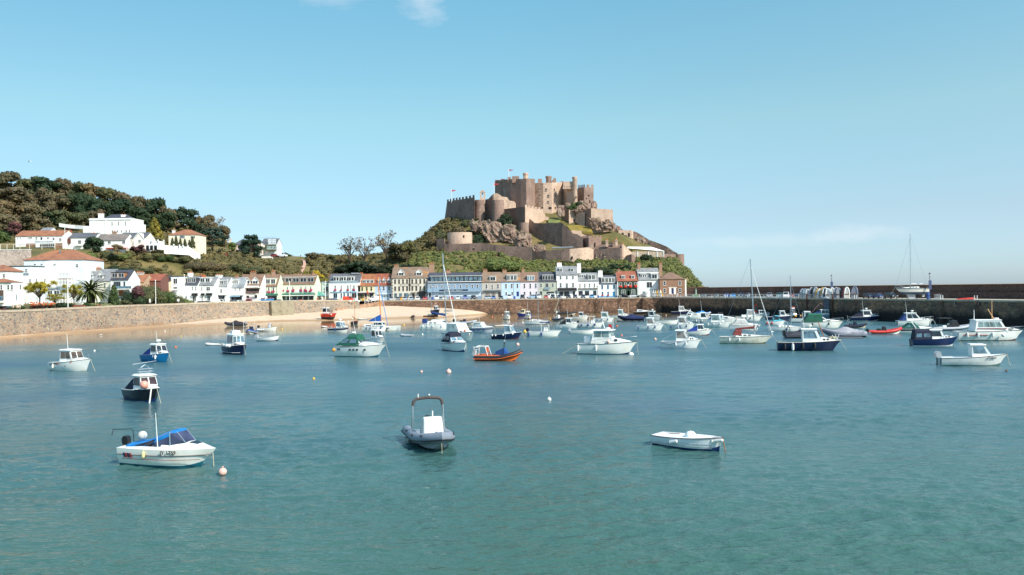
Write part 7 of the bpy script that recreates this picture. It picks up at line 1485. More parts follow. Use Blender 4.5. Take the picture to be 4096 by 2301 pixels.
b = cabinboat('navy hulled boat with a white cabin aground on the sand', 1744, 1256, 4.6, -50, NAVY, BLACK, h=1.4, B=2.0, fs=.9, fb=1.2, loc=W(1744,1266,284)+Vector((0,0,1.3)), mast=1.6, line=0, draft=.7); m = MB(); m.bx(-1.2,1,-.2,.2,-1.5,-.4); b.part('keel', m, BLACK)
b = Boat('catamaran', 'white sailing catamaran with the tallest mast and a blue sail cover', 1740, 1319, 6.6, -14, 1.7, 1.25, 1.4, CREAMB, None, None, cat='sailing boat', group='sailing boats', well=(.02,.1), rake=.03); rows = []
for k in range(11): f = k/10; x = -3.3+6.6*f; w = .75*(1-f**2.4)+.02; zt = 1.25+.15*f; rows.append([(x,3.6+w,zt),(x,3.6+w*.7,.05),(x,3.6,-.3*(1-f)),(x,3.6-w*.7,.05),(x,3.6-w,zt)])
m = MB(); m.loft(rows, closed=True, cap0=True, cap1=True); b.part('outer_hull', m, CREAMB, True); m = MB(); m.bx(-3,2.0,.5,3.2,.9,1.3); b.part('bridge_deck', m, WHITE); b.trunk(-1.6,2.4,.8,.6,WHITE,2); m = MB(); m.hexa([(-1.6,.9,1.3),(1.9,.9,1.3),(1.9,3.6,1.3),(-1.6,3.6,1.3)],[(-1.2,1.2,2.2),(.9,1.2,2.1),(.9,3.3,2.1),(-1.2,3.3,2.2)]); c_ = b.part('cabin', m, WHITE)
for k in range(4): m = MB(); y_ = 1.25+k*.55; m.hexa([(1.65,y_,1.5),(1.65,y_+.4,1.5),(1.6,y_+.4,1.5),(1.6,y_,1.5)],[(1.2,y_,1.9),(1.2,y_+.4,1.9),(1.1,y_+.4,1.9),(1.1,y_,1.9)]); b.part('window', m, GLASS, par=c_)
m = MB(); m.tube([(1.9,2.2,1.3),(1.3,2.2,17.2)], .13, 8); b.part('mast', m, STEEL); m = MB(); m.tube([(1.75,2.2,3.2),(-1.6,2.2,3.8)], .25, 8); b.part('sail_cover', m, BLUEC2, True); m = MB(); m.tube([(1.35,2.2,15.0),(4.2,2.2,1.3)], .1, 6); b.part('forestay', m, WHITE); b.fender((-2.6,-1.4,-.2,1.8), -1, WHITE, .11, .6); m = MB(); m.bx(-3.2,-2.2,.4,1.4,1.4,2.4); b.part('stern_canopy', m, BLUEC2)
rib('pale grey rib with a navy covered console, behind the catamaran', 1862, 1297, 6.6, -18, LGREY, CREAMB, .27, NAVC, STEEL, BLACK, seat=NAVC, group='ribs')
b = Boat('motor_cruiser', 'white sports boat with a clear folding hood and grey hull', 1932, 1331, 5.6, -30, 2.2, .95, 1.25, paint((206,208,212),.35,.05), None, None, group='motor cruisers', well=(.03,.4), stripe=paint((120,124,134),.4,.06)); b.trunk(0,2.5,.9,.4,WHITE,0); b.cabin(-2.2,.7,.95,1.15,x0t=-1.6,x1t=-.2,front=2,side=3,glass=glass_dark((176,180,178)),z=.95,roofmat_=CANV); b.fender((-1.6,-.3,.9), -1, BFEN); b.aerial(-.9,1.9,1.6,0); b.line(.3)
b = cabinboat('fishing boat with a navy and white hull, red waterline and four white fenders', 2030, 1357, 5.6, -24, NAVY, BOOTR, h=1.45, B=2.2, fs=.85, fb=1.35, stripe=NAVY, xs=(-.2,1.35), front=2, side=1, trunk=False, mast=3.0, name='fishing_boat', glass=GLASSB, rub=WHITE); b.fender((-2.5,-1.8,-.3,1.4), -1, WHITE, .13, .35, 0); m = MB(); m.bx(.1,1.0,-.3,.3,b.top,b.top+.12); b.part('roof_rack', m, DARKRED)
b = cabinboat('small white cabin boat with a navy bottom, bow on, in mid harbour', 2028, 1279, 4.6, -78, CREAMB, NAVY, h=1.35, B=2.0, fs=.8, fb=1.3, front=3, side=1, draft=.3)
cabinboat('cream cabin boat with a royal blue hull below the harbour wall', 2096, 1266, 5.0, 170, paint((34,62,150),.4,.08), None, h=1.3, B=2.0, cmat=paint((232,216,176),.5,.08), fs=.85, fb=1.2)
cabinboat('little white cabin boat with a tall aerial beside the royal blue boat', 2112, 1276, 4.4, -80, CREAMB, BLACK, h=1.3, B=1.9, front=2, side=1, mast=2.8, xs=(-.5,.9))
yacht('small white yacht with a stub cabin in mid harbour', 2148, 1299, 6.0, -15, 10.6, 0, CREAMB, paint((120,96,80),.5,.1), None, fs=.9, fb=1.1, mx=.06)
b = Boat('centre_console_boat', 'white centre console boat with a blue hard top and navy fenders', 2180, 1346, 6.2, -10, 2.2, .95, 1.2, CREAMB, None, None, group='motor cruisers', well=(.03,.7)); m = MB(); m.hexa([(-.3,-.5,.2),(.9,-.5,.2),(.9,.5,.2),(-.3,.5,.2)],[(-.1,-.45,1.7),(.5,-.45,1.7),(.5,.45,1.7),(-.1,.45,1.7)]); b.part('console', m, WHITE); m = MB(); m.bx(-.9,1.0,-.85,.85,2.55,2.68); b.part('hard_top', m, BLUEC2); m = MB()
for x in (-.6,.8):
 for sg in (-1,1): m.tube([(x,sg*.75,.5),(x*.8,sg*.7,2.56)], .04, 5)
b.part('top_frame', m, WHITE); m = MB(); m.hexa([(.92,-.5,1.2),(.96,-.5,1.2),(.96,.5,1.2),(.92,.5,1.2)],[(.55,-.5,2.2),(.6,-.5,2.2),(.6,.5,2.2),(.55,.5,2.2)]); b.part('windscreen', m, GLASSG); b.fender((-2.9,-.5), -1, BFEN, .15, .75); b.outboard(NAVC); b.rail(.7,.5)
b = Boat('centre_console_boat', 'white centre console boat with three round blue fenders', 2366, 1310, 5.6, -10, 2.1, .95, 1.2, CREAMB, None, None, group='motor cruisers', well=(.03,.7)); m = MB(); m.hexa([(-.2,-.5,.2),(.9,-.5,.2),(.9,.5,.2),(-.2,.5,.2)],[(0,-.45,1.7),(.5,-.45,1.7),(.5,.45,1.7),(0,.45,1.7)]); b.part('console', m, WHITE); m = MB(); m.bx(-.7,.9,-.8,.8,2.45,2.55); b.part('hard_top', m, CANV); m = MB()
for x in (-.5,.7):
 for sg in (-1,1): m.tube([(x,sg*.7,.5),(x*.8,sg*.65,2.46)], .04, 5)
b.part('top_frame', m, WHITE); b.fender((-2.2,-.7,.8), -1, BFEN, .13, .4, .1, True); b.outboard(BLACK); b.rail(.7,.5)
dinghy('white open dinghy with a grey outboard left of the big cruiser', 2330, 1336, 4.6, -8, CREAMB, None, SILV, fs=.55, fb=.9)
dinghy('small white dinghy tied by green ropes under the harbour wall', 2217, 1249, 3.4, -85, CREAMB, None, None, fs=.5, fb=.8, cover=WHITE)
rib('black rib lying along the harbour wall', 2268, 1258, 7.2, -6, BLKT, CREAMB, .28, BLACK, STEEL, CREAMB, group='ribs')
rib('dark grey rib with a white console, bow towards the viewer', 2236, 1284, 5.2, -62, paint((74,80,92),.5,.08), CREAMB, .28, WHITE, STEEL, None, group='ribs', console_h=1.3)
cabinboat('white cabin boat with a black rear cover and a roof rack', 2272, 1312, 5.0, -16, CREAMB, None, h=1.25, B=2.0, fs=.85, fb=1.15, cover=BLACK, front=2, side=2, mast=2.2, rub=RUB)
cabinboat('little white cabin boat with a dark motor cover below the black rib', 2322, 1279, 4.8, -16, CREAMB, None, h=1.2, B=1.8, fs=.8, fb=1.15, front=2, side=2, ob=BLACK)
cabinboat('small white cuddy boat against the harbour wall', 2349, 1252, 4.0, -14, CREAMB, None, h=1.1, B=1.7, fs=.75, fb=1.05, xs=(-1.4,.6), front=1, side=2)
cabinboat('white pilothouse boat with a wrap round windscreen and three navy fenders', 2416, 1289, 5.4, -14, CREAMB, None, h=1.5, B=2.1, fs=1.0, fb=1.25, xs=(-.6,1.5), trunk=False, front=2, side=1, glass=GLASSG, fend=(-.3,-.1,.2), fc=BFEN, mast=1.6)
cabinboat('white cabin boat half hidden behind the navy covered rib', 2480, 1276, 5.4, -18, CREAMB, None, h=1.6, B=2.2, fs=1.0, fb=1.25, front=2, side=1, mast=1.4, glass=GLASSG)
t = rib('rib under a navy cover on a floating dock', 2524, 1284, 7.4, 172, paint((28,36,66),.5,.08), BLACK, .3, None, None, BLACK, 2.6, (paint((30,42,84),.85,.1,name='canvas'), .75), group='ribs', z=.35)
m = MB(); m.bx(-3.6,4.0,-1.6,1.6,-.5,.18); dk_ = thing('floating_dock', 'dark floating dock under the navy covered rib', 'pontoon', G(2515,1285), math.radians(-8)); obj('float', m, paint((70,72,76),.8,.12), dk_)
for x in (-3,-1,1,3): obj('drum', MB().lathe([(.3,-.3),(.32,0),(.3,.3)], (0,0,0), 8, 0, Matrix.Translation((x,-1.65,0)) @ Matrix.Rotation(math.pi/2,4,'X')), BLACK, dk_)
b = Boat('motor_cruiser', 'black and white speedboat against the foot of the stone steps', 2568, 1257, 5.6, -10, 2.1, .8, 1.1, BLKH, None, WHITE, group='motor cruisers'); b.trunk(-1.6,2.2,.9,.75,WHITE,1)
cabinboat('white cabin boat with a black rear canopy by the stone steps', 2606, 1281, 5.6, -28, paint((196,200,200),.4,.06), None, h=1.4, B=2.2, fs=.95, fb=1.25, cover=BLACK, front=2, side=1, glass=GLASS, rad=True, rub=NAVY)
for px, py, L, hd, lab, fc in ((2602,1322,5.6,-20,'white arched window cabin boat with dark blue fenders, right of the big cruiser',BFEN),(2730,1318,5.2,-24,'white arched window cabin boat with one blue fender on its bow',BFEN),(2725,1392,5.8,-22,'nearest white arched window cabin boat with a grey wave stripe',WHITE)):
 b = cabinboat(lab, px, py, L, hd, CREAMB, None, h=1.5, B=2.15, fs=.95, fb=1.35, xs=(-.6,1.35), trunk=True, front=2, side=1, glass=glass_dark((118,112,106)), fend=(-.1,.15) if px > 2700 and py > 1350 else (-.42,-.05,.2), fc=fc, cmat=WHITE, mast=2.0, stripe=CREAMB, lean=.55)
 if py > 1350:
  m = MB(); m.tube([(-2.7,-(b.w(b.tx(-2.7))*.975+.02),.75),(-1.4,-(b.w(b.tx(-1.4))*.97+.02),.6),(-.4,-(b.w(b.tx(-.4))*.985+.02),.85),(1.2,-(b.w(b.tx(1.2))*.985+.02),.98)], .04, 4); b.part('wave_stripe', m, paint((120,126,146),.5,.06))
  m = MB(); m.tube([(-2.6,-.6,1.3),(-1.9,-.6,1.6),(-.5,-.8,2.4)], .03, 5); b.part('canopy_frame', m, STEEL)
dinghy('long white open boat with raised ends behind the arched window boats', 2662, 1298, 6.0, -8, CREAMB, None, None, fs=.7, fb=1.1, rub=paint((140,160,150),.5,.1))
b = cabinboat('small boat with a royal blue cockpit cover and white cuddy', 2793, 1341, 4.9, -16, CREAMB, BOOTR, h=1.05, B=1.8, fs=.75, fb=1.15, xs=(-.1,1.25), front=1, side=2, cover=paint((28,66,160),.8,.1,name='canvas'), ob=SILV, rub=WOOD, mast=1.8, rail=False)
cabinboat('broad white pilothouse boat with white fenders in the middle of the right group', 2870, 1309, 6.0, -24, CREAMB, None, h=1.6, B=2.4, fs=1.05, fb=1.4, xs=(-1.2,1.3), trunk=False, front=2, side=1, glass=GLASSG, fend=(-.3,-.1,.12), mast=0, lean=.5)
cabinboat('navy hulled pilothouse boat nearest the dark pier corner', 2724, 1258, 6.2, -8, NAVY, None, h=1.6, B=2.2, fs=.95, fb=1.25, xs=(-.7,1.4), front=2, side=2, glass=glass_dark((110,106,104)), cmat=WHITE, mast=2.4, rub=WHITE)
b = Boat('motor_cruiser', 'white sports cruiser with a curved radar arch near the pier corner', 2772, 1276, 7.0, -12, 2.5, 1.1, 1.4, CREAMB, None, None, group='motor cruisers'); b.trunk(-.5,3,1.05,.5,WHITE,1); m = MB(); m.tube([(-1.7,-1.1,1.1),(-1.0,-1.0,2.2),(-.7,-.4,2.5),(-.7,.4,2.5),(-1.0,1.0,2.2),(-1.7,1.1,1.1)], .1, 7); b.part('radar_arch', m, WHITE); b.cabin(-1.2,.6,1.0,.6,x1t=-.4,roof=False,front=2,side=1,z=1.5,glass=GLASSB,name='windscreen'); b.ball(-1.0,-.6,2.0,.3,paint((226,120,100),.5,.1)); b.fender((-.8,), -1, WHITE, .14, .4, .1, True)
cabinboat('white pilothouse boat with a long aerial behind the broad pilothouse boat', 2818, 1291, 5.4, -16, paint((200,204,204),.4,.06), None, h=1.5, B=2.1, fs=.9, fb=1.2, front=2, side=1, mast=3.0, xs=(-.9,.9), fend=(-.35,-.1))
b = Boat('motor_cruiser', 'white cruiser with a blue rear hood behind the broad pilothouse boat', 2890, 1296, 7.0, -22, 2.6, 1.1, 1.5, CREAMB, None, None, group='motor cruisers'); b.trunk(0,3,1.0,.6,WHITE,1); b.cabin(-1.5,.9,1.05,.9,x1t=-.1,front=2,side=1,z=1.3,glass=GLASSB); b.canopy(-3.2,-1.4,1.0,1.1,-2.4,-1.4,BLUEC2,z=1.1,side_win=False)
dinghy('dark red hulled boat against the pier', 2918, 1259, 6.4, -8, DARKRED, None, BLACK, fs=.8, fb=1.3, rub=WHITE); dinghy('little white and orange boat beside the dark red hull', 2946, 1258, 3.2, -70, CREAMB, None, None, cover=ORANGE)
rib('grey boat with a bright blue cover against the pier', 2812, 1262, 5.0, -10, LGREY, CREAMB, .25, None, None, BLACK, None, (BLUEC, .7), group='ribs')
b = cabinboat('white pilothouse boat with a row of black fenders and an orange ball', 2997, 1284, 6.6, -10, CREAMB, None, h=1.7, B=2.4, fs=1.05, fb=1.3, xs=(-.5,1.7), trunk=False, front=2, side=2, glass=glass_dark((130,128,122)), fend=(-.28,-.14,.02), fc=BLKT); b.ball(-3.2,-.9,.8,.25,ORF); m = MB(); m.bx(-1.9,-.7,-.7,.7,1.0,1.6); b.part('engine_box', m, WHITE)
cabinboat('white boat with an orange red wheelhouse top behind the tall mast', 3022, 1264, 5.4, -12, CREAMB, None, h=2.4, B=2.0, cmat=paint((226,84,56),.6,.08), front=2, side=1, rail=False)
cabinboat('small white cuddy boat with a dark outboard right of the tall mast', 3054, 1266, 4.6, -8, CREAMB, None, h=1.0, B=1.7, fs=.75, fb=1.0, xs=(-1.3,.8), front=1, side=3, ob=CHAR)
yacht('white sloop with a maroon sail cover and sprayhood, tallest mast in the right group', 2985, 1374, 8.0, -12, 11.6, .045, paint((226,222,206),.35,.08,name='gelcoat'), paint((120,120,96),.6,.12), MAR, fs=1.05, fb=1.25, forestay=WHITE, hood=MAR, mx=.16, fend=(-.32,-.14), B=2.6, mr=.09)
b = Boat('motor_cruiser', 'white cruiser with a pale canvas hood behind the maroon covered sloop', 2982, 1322, 6.0, -14, 2.3, 1.0, 1.25, CREAMB, None, None, group='motor cruisers'); b.trunk(0,2.6,.9,.4,WHITE,0); b.canopy(-2.7,.8,1.0,1.3,-1.7,-.1,CANV,z=1.05,win=CANV); b.fender((2.4,), -1, BFEN)
b = cabinboat('small turquoise cabin boat with red fenders', 3102, 1300, 4.4, -10, CREAMB, None, h=1.25, B=1.8, cmat=TURQC, deck=TURQC, fs=.75, fb=1.0, xs=(-.5,1.1), front=2, side=1, rail=False); b.fender((-1.9,-.9), -1, paint((196,60,60),.5,.1), .12, .4, .05, True)
cabinboat('navy work boat with a white wheelhouse behind the turquoise boat', 3116, 1279, 6.6, -6, NAVY, None, h=1.35, B=2.3, fs=.8, fb=1.15, xs=(.2,1.8), front=2, side=1, rub=WHITE, mast=0)
b = yacht('small white yacht with a furled blue sail boom and a low mast', 3142, 1325, 6.6, -10, 9.6, 0, CREAMB, None, None, fs=.8, fb=.95, mx=.16, fend=(0,), fcol=BFEN, B=2.2, hood=None); m = MB(); m.tube([(.9,0,1.9),(-2.6,0,3.1)], .13, 7); b.part('furled_sail', m, NAVC)
b = cabinboat('orange topped boat with two yellow fender balls by the pier', 3176, 1275, 4.6, -60, BLKH, None, h=2.2, B=1.9, cmat=WHITE, roof=REDH, front=2, side=1, rail=False, trunk=False, xs=(-.6,.6)); b.ball(1.2,-.8,.7,.3,ORF); b.ball(1.7,.5,.8,.3,ORF)
cabinboat('white boat with a dark red waterline half hidden by the green hooded cruiser', 3216, 1290, 6.2, -10, CREAMB, BOOTR, h=1.6, B=2.2, fs=.9, fb=1.2, front=2, side=1, xs=(.1,1.9))
b = Boat('motor_cruiser', 'white sports cruiser with a big green hood', 3290, 1313, 8.2, -10, 2.8, 1.3, 1.5, CREAMB, None, paint((120,116,90),.5,.08), group='motor cruisers', well=(.03,.3)); b.trunk(-.6,3.6,1.15,.6,WHITE,1); b.cabin(-1.6,1.2,1.15,.9,x1t=-.2,z=1.5,front=2,side=1,roof=False,glass=GLASS,name='windscreen'); b.canopy(-3.9,-.1,1.2,1.7,-2.9,-.3,GREENC,z=1.4,side_win=False); b.fender((-2.2,1.0), -1, GREENC, .13, .6); b.rail(.6,.6)
b = cabinboat('white cruiser with a blue hood dressed in bunting, behind the green hood', 3290, 1275, 8.0, -10, paint((140,160,176),.4,.08), None, h=1.3, B=2.4, fs=1.0, fb=1.3, cover=BLUEC2, front=2, side=2, cmat=WHITE); m = MB(); m.tube([(-3.2,0,1.3),(-.6,0,4.2),(3.8,0,1.6)], .02, 4)
for k in range(18):
 f = k/17; p = Vector((-3.2,0,1.3)).lerp(Vector((-.6,0,4.2)), f*2.4) if f < .41 else Vector((-.6,0,4.2)).lerp(Vector((3.8,0,1.6)), (f-.41)/.59); m.prism([p, p+Vector((.2,0,-.05)), p+Vector((.1,0,-.3))], (0,.02,0))
b.part('bunting', m, paint((200,150,150),.8,.3,9))
t = rib('charcoal covered rib behind the navy fishing boat', 3208, 1352, 6.0, -4, CHAR, BLACK, .3, BLACK, BLACK, BLACK, 2.4, (CHAR, .55), group='ribs')
t = rib('large rib under a crumpled light grey cover with a big black outboard', 3375, 1347, 7.6, 160, paint((120,120,132),.6,.08), GREYC, .34, None, None, BLACK, 3.0, (paint((164,164,172),.85,.08,name='grey cover'), .8), group='ribs', z=.1, bow=.6)
m = MB(); m.tube([(-3.4,-.9,.5),(-3.2,-.8,1.5),(-3.2,.8,1.5),(-3.4,.9,.5)], .06, 6); obj('stern_rail', m, STEEL, t)
m = MB(); m.bx(-3.6,3.4,-1.4,1.4,-.4,.16); dk_ = thing('floating_dock', 'grey floating dock under the light grey covered rib', 'pontoon', G(3370,1352), math.radians(-14)); obj('float', m, paint((100,100,108),.8,.12), dk_)
b = cabinboat('navy fishing boat with a white wheelhouse, one white fender and bow posts', 3236, 1402, 8.2, -14, paint((16,34,66),.35,.07,name='navy gelcoat'), None, h=1.7, B=2.7, fs=1.15, fb=1.45, xs=(-.9,1.6), front=2, side=1, glass=GLASSB, cmat=WHITE, rub=paint((214,206,190),.5,.1), name='fishing_boat', mast=2.2, rad=True, lean=.45, rail=False)
b.fender((-2.2,), -1, WHITE, .17, .95); b.fender((-3.2,-.9,.6), -1, BLKT, .16, .8); m = MB(); m.tube([(3.6,.35,1.4),(3.9,.3,2.2)], .05, 5); m.tube([(3.6,-.35,1.4),(3.3,-.3,2.2)], .04, 5); m.tube([(3.4,.3,1.4),(3.0,.25,2.1)], .04, 5); b.part('bow_gallows', m, WHITE); m = MB(); m.tube([(1.9,-.2,1.9),(1.2,-.1,3.9)], .07, 6); b.part('derrick', m, WOOD); m = MB(); m.bx(-3.7,-1.2,-.95,.95,1.05,1.14); b.part('aft_deck', m, paint((190,140,120),.8,.12)); m = MB()
for k in range(8): m.ball((3.0+random.Random(k).uniform(-.4,.4), random.Random(k+9).uniform(-.4,.4), 1.75), .16, 6)
b.part('rope_coil', m, ROPE); m = MB(); m.tube([(-4.0,0,1.1),(-4.6,-.5,-.1)], .03, 4); b.part('stern_line', m, ROPE)
b = cabinboat('navy motor boat with a white wheelhouse and radar below the pier', 3462, 1284, 7.4, -5, NAVY, WHITE, h=1.5, B=2.4, fs=1.0, fb=1.35, xs=(-.8,1.6), front=2, side=1, cover=NAVC, mast=2.6, rad=True, rub=WHITE, draft=.3)
rib('small navy rib with a steel arch behind the black outboard', 3424, 1313, 4.6, -4, NAVC, paint((206,190,160),.5,.1), .24, NAVC, STEEL, None, group='ribs')
rib('red rib with a black covered console', 3542, 1336, 6.0, -6, paint((206,52,44),.5,.08), CREAMB, .26, BLACK, None, None, group='ribs', bow=.55)
b = cabinboat('white cruiser with a blue rear canopy and steel bow rail near the pier', 3660, 1304, 7.2, -10, CREAMB, None, h=1.55, B=2.5, fs=1.15, fb=1.45, xs=(-1.9,1.2), front=2, side=2, cover=BLUEC2, mast=2.4, rad=True, glass=GLASS, lean=.8)
b = Boat('speedboat', 'white and black speedboat with a green hood and white roll bar', 3662, 1332, 6.6, -9, 2.3, .85, 1.05, CREAMB, None, None, group='motor cruisers', stripe=BLKH); b.trunk(-.2,3.1,1.0,.45,WHITE,0); b.canopy(-2.6,.6,1.0,1.05,-1.4,-.3,GREENC,z=1.0,win=GLASSB); m = MB(); m.tube([(-.2,-1.05,.9),(-1.1,-.95,2.3),(-1.1,.95,2.3),(-.2,1.05,.9)], .08, 7); b.part('roll_bar', m, WHITE)
t = rib('long pale grey rib with a black hood near the pier', 3806, 1322, 8.6, -5, LGREY, CREAMB, .3, WHITE, STEEL, None, group='ribs', bow=.6, stripe=NAVY); m = MB(); m.hexa([(-1,-.7,.5),(1.4,-.7,.5),(1.4,.7,.5),(-1,.7,.5)],[(-.2,-.6,1.7),(.8,-.6,1.9),(.8,.6,1.9),(-.2,.6,1.7)]); obj('hood', m, BLACK, t); m = MB(); m.tube([(-2.9,-1,.5),(-2.6,-.9,2.3),(-.4,-.9,2.3),(.2,-.9,1.6)], .05, 6); m.tube([(-2.9,1,.5),(-2.6,.9,2.3),(-.4,.9,2.3),(.2,.9,1.6)], .05, 6); m.bx(-2.6,-.4,-.9,.9,2.3,2.36); obj('bimini', m, BLKT, t)
b = cabinboat('dark blue cabin boat with a navy rear canopy and white waterline', 3738, 1384, 6.2, -10, paint((18,40,84),.35,.07,name='navy gelcoat'), WHITE, h=1.25, B=2.3, fs=.95, fb=1.35, xs=(-.7,1.2), front=2, side=1, rub=NAVY, draft=.3, mast=1.8)
b.canopy(-2.9,-.6,1.0,1.45,-2.75,-.6,NAVC,z=.95,win=GLASSB)
b = Boat('passenger_launch', 'large white launch with a red stripe and long window row at the right edge', 3958, 1362, 9.8, -7, 3.0, 1.45, 1.65, CREAMB, BOOTR, paint((60,50,50),.5,.1), group='motor cruisers', well=(.03,.22), tw=.8)
b.cabin(-2.6,2.2,1.3,1.75,x0t=-2.3,x1t=1.2,z=1.4,front=2,side=4,glass=GLASSG,sv=(.42,.86),fv=(.35,.9)); b.trunk(2.1,4.3,1.15,.5,WHITE,1); b.fender((-3.8,-2.3,-.2), -1, WHITE, .16, .8); b.ball(1.2,-1.7,.9,.28,WHITE); b.radar(1.0,b.top,r=.4); m = MB(); m.tube([(.4,0,b.top),(.4,0,b.top+3.0)], .05, 6); m.tube([(.7,0,b.top),(-.2,0,b.top+1.6)], .06, 6); b.part('mast', m, paint((222,170,120),.6,.1)); b.aerial(-2.2,b.top,1.5,0,r=.05); b.rail(.75,.5)
for z_, xa, xb in ((1.86,-2.3,2.0),(.85,-4.4,-.8)):
 m = MB(); y_ = -(1.28 if z_ > 1.5 else b.w(b.tx(-2))*.975); m.bx(xa,xb,y_-.06,y_+.03,z_,z_+.1); b.part('red_stripe', m, DARKRED)
for x in (-4.1,-2.7): m = MB(); y_ = -b.w(b.tx(x))*.985; m.prism([(x,y_-.03,.86),(x+.35,y_-.03,.86),(x+.6,y_-.045,1.35),(x+.3,y_-.045,1.35)], (0,.05,0)); b.part('red_stripe', m, DARKRED)
b = cabinboat('white fishing boat JY2850 with twin outboards at lower right', 3894, 1462, 6.6, -14, paint((232,230,224),.35,.05,name='gelcoat'), paint((90,120,110),.6,.1), h=1.25, B=2.1, fs=.85, fb=1.3, xs=(-.3,1.65), trunk=False, front=2, side=1, rail=False, glass=GLASSB, cmat=WHITE, rub=paint((96,86,78),.6,.1), name='fishing_boat', lean=.6, line=0)
b.outboard(SILV, .35); b.outboard(SILV, -.35); b.name_('JY2850', 1.55, .88, .34, mat=paint((80,80,84),.6,.1)); m = MB(); m.tube([(3.25,0,1.25),(3.35,-.05,.5),(3.6,-.1,-.1)], .03, 5); b.part('mooring_line', m, ROPE)
b = dinghy('pale green hull of an old wooden boat cut by the right edge', 4110, 1292, 7.5, 172, TEALH, None, None, fs=1.1, fb=2.0, rub=WOOD, line=0)
dinghy('small grey punt tied below the pier, left of two', 3398, 1266, 3.8, 2, paint((150,156,160),.6,.1), None, None, fs=.45, fb=.6); dinghy('small tan punt tied below the pier, right of two', 3424, 1267, 3.4, 2, paint((190,170,150),.6,.1), None, None, fs=.45, fb=.6)
rib('rib under a peaked black cover at the edge of the sand, left', 940, 1305, 6.2, 172, CHAR, CREAMB, .28, None, None, SILV, 2.3, (paint((44,40,46),.85,.1,name='canvas'), .75), group='ribs')
t = rib('blue and white rib with a covered console, bow towards the viewer, left', 1004, 1335, 5.2, -84, paint((34,72,136),.5,.08), CREAMB, .27, NAVC, STEEL, SILV, 2.2, group='ribs', stripe=WHITE, console_h=1.2)
b = dinghy('white open fishing boat with a grey console and a row of round fenders', 1072, 1326, 4.6, -18, CREAMB, None, BLACK, fs=.8, fb=1.1, name='open_boat'); m = MB(); m.hexa([(.2,-.35,.3),(.7,-.35,.3),(.7,.35,.3),(.2,.35,.3)],[(.3,-.3,1.9),(.55,-.28,1.9),(.55,.28,1.9),(.3,.3,1.9)]); b.part('console', m, LGREY); b.fender((-2.1,-1.7,-1.2,-.6), -1, WHITE, .1, .3, .1, True)
dinghy('white dinghy with a navy bottom and tilted outboard right of the pilot boat', 1074, 1364, 4.2, -12, CREAMB, NAVY, SILV, fs=.6, fb=1.0)
dinghy('grey skiff lying on the sand by the catamaran mast', 1795, 1247, 3.6, 0, LGREY, None, None, fs=.5, fb=.6, loc=W(1795,1248,300)+Vector((0,0,.3)), line=0)
p = PXZ(3646, ZQ, 214); b = yacht('white yacht with a navy stripe standing on the pier on its keel', 0, 0, 8.6, 176, 14.2, 0, paint((236,234,226),.35,.05,name='gelcoat'), paint((60,90,120),.6,.1), None, B=2.7, fs=1.1, fb=1.35, loc=p, z=1.75, mx=.02, draft=.6, name='yacht_on_the_hard')
m = MB(); m.hexa([(-1.0,-.18,-1.75),(.7,-.18,-1.75),(.7,.18,-1.75),(-1.0,.18,-1.75)],[(-.9,-.22,-.35),(1.3,-.22,-.35),(1.3,.22,-.35),(-.9,.22,-.35)]); b.part('keel', m, LGREY); m = MB(); m.hexa([(-3.3,-.06,-1.2),(-2.8,-.06,-1.2),(-2.8,.06,-1.2),(-3.3,.06,-1.2)],[(-3.6,-.08,0),(-2.9,-.08,0),(-2.9,.08,0),(-3.6,.08,0)]); b.part('rudder', m, WHITE)
m = MB()
for x in (-2,1.8):
 for sg in (-1,1): m.tube([(x,sg*1.5,-1.75),(x,sg*.9,-.1)], .06, 5)
b.part('prop_stand', m, paint((90,80,70),.8,.1)); m = MB(); m.tube([(b.xs(i/16), b.w(i/16)*.99+.01, b.zs(i/16)-.2) for i in range(17)], .05, 5); m.tube([(b.xs(i/16), -b.w(i/16)*.99-.01, b.zs(i/16)-.2) for i in range(17)], .05, 5); b.part('sheer_stripe', m, NAVY)
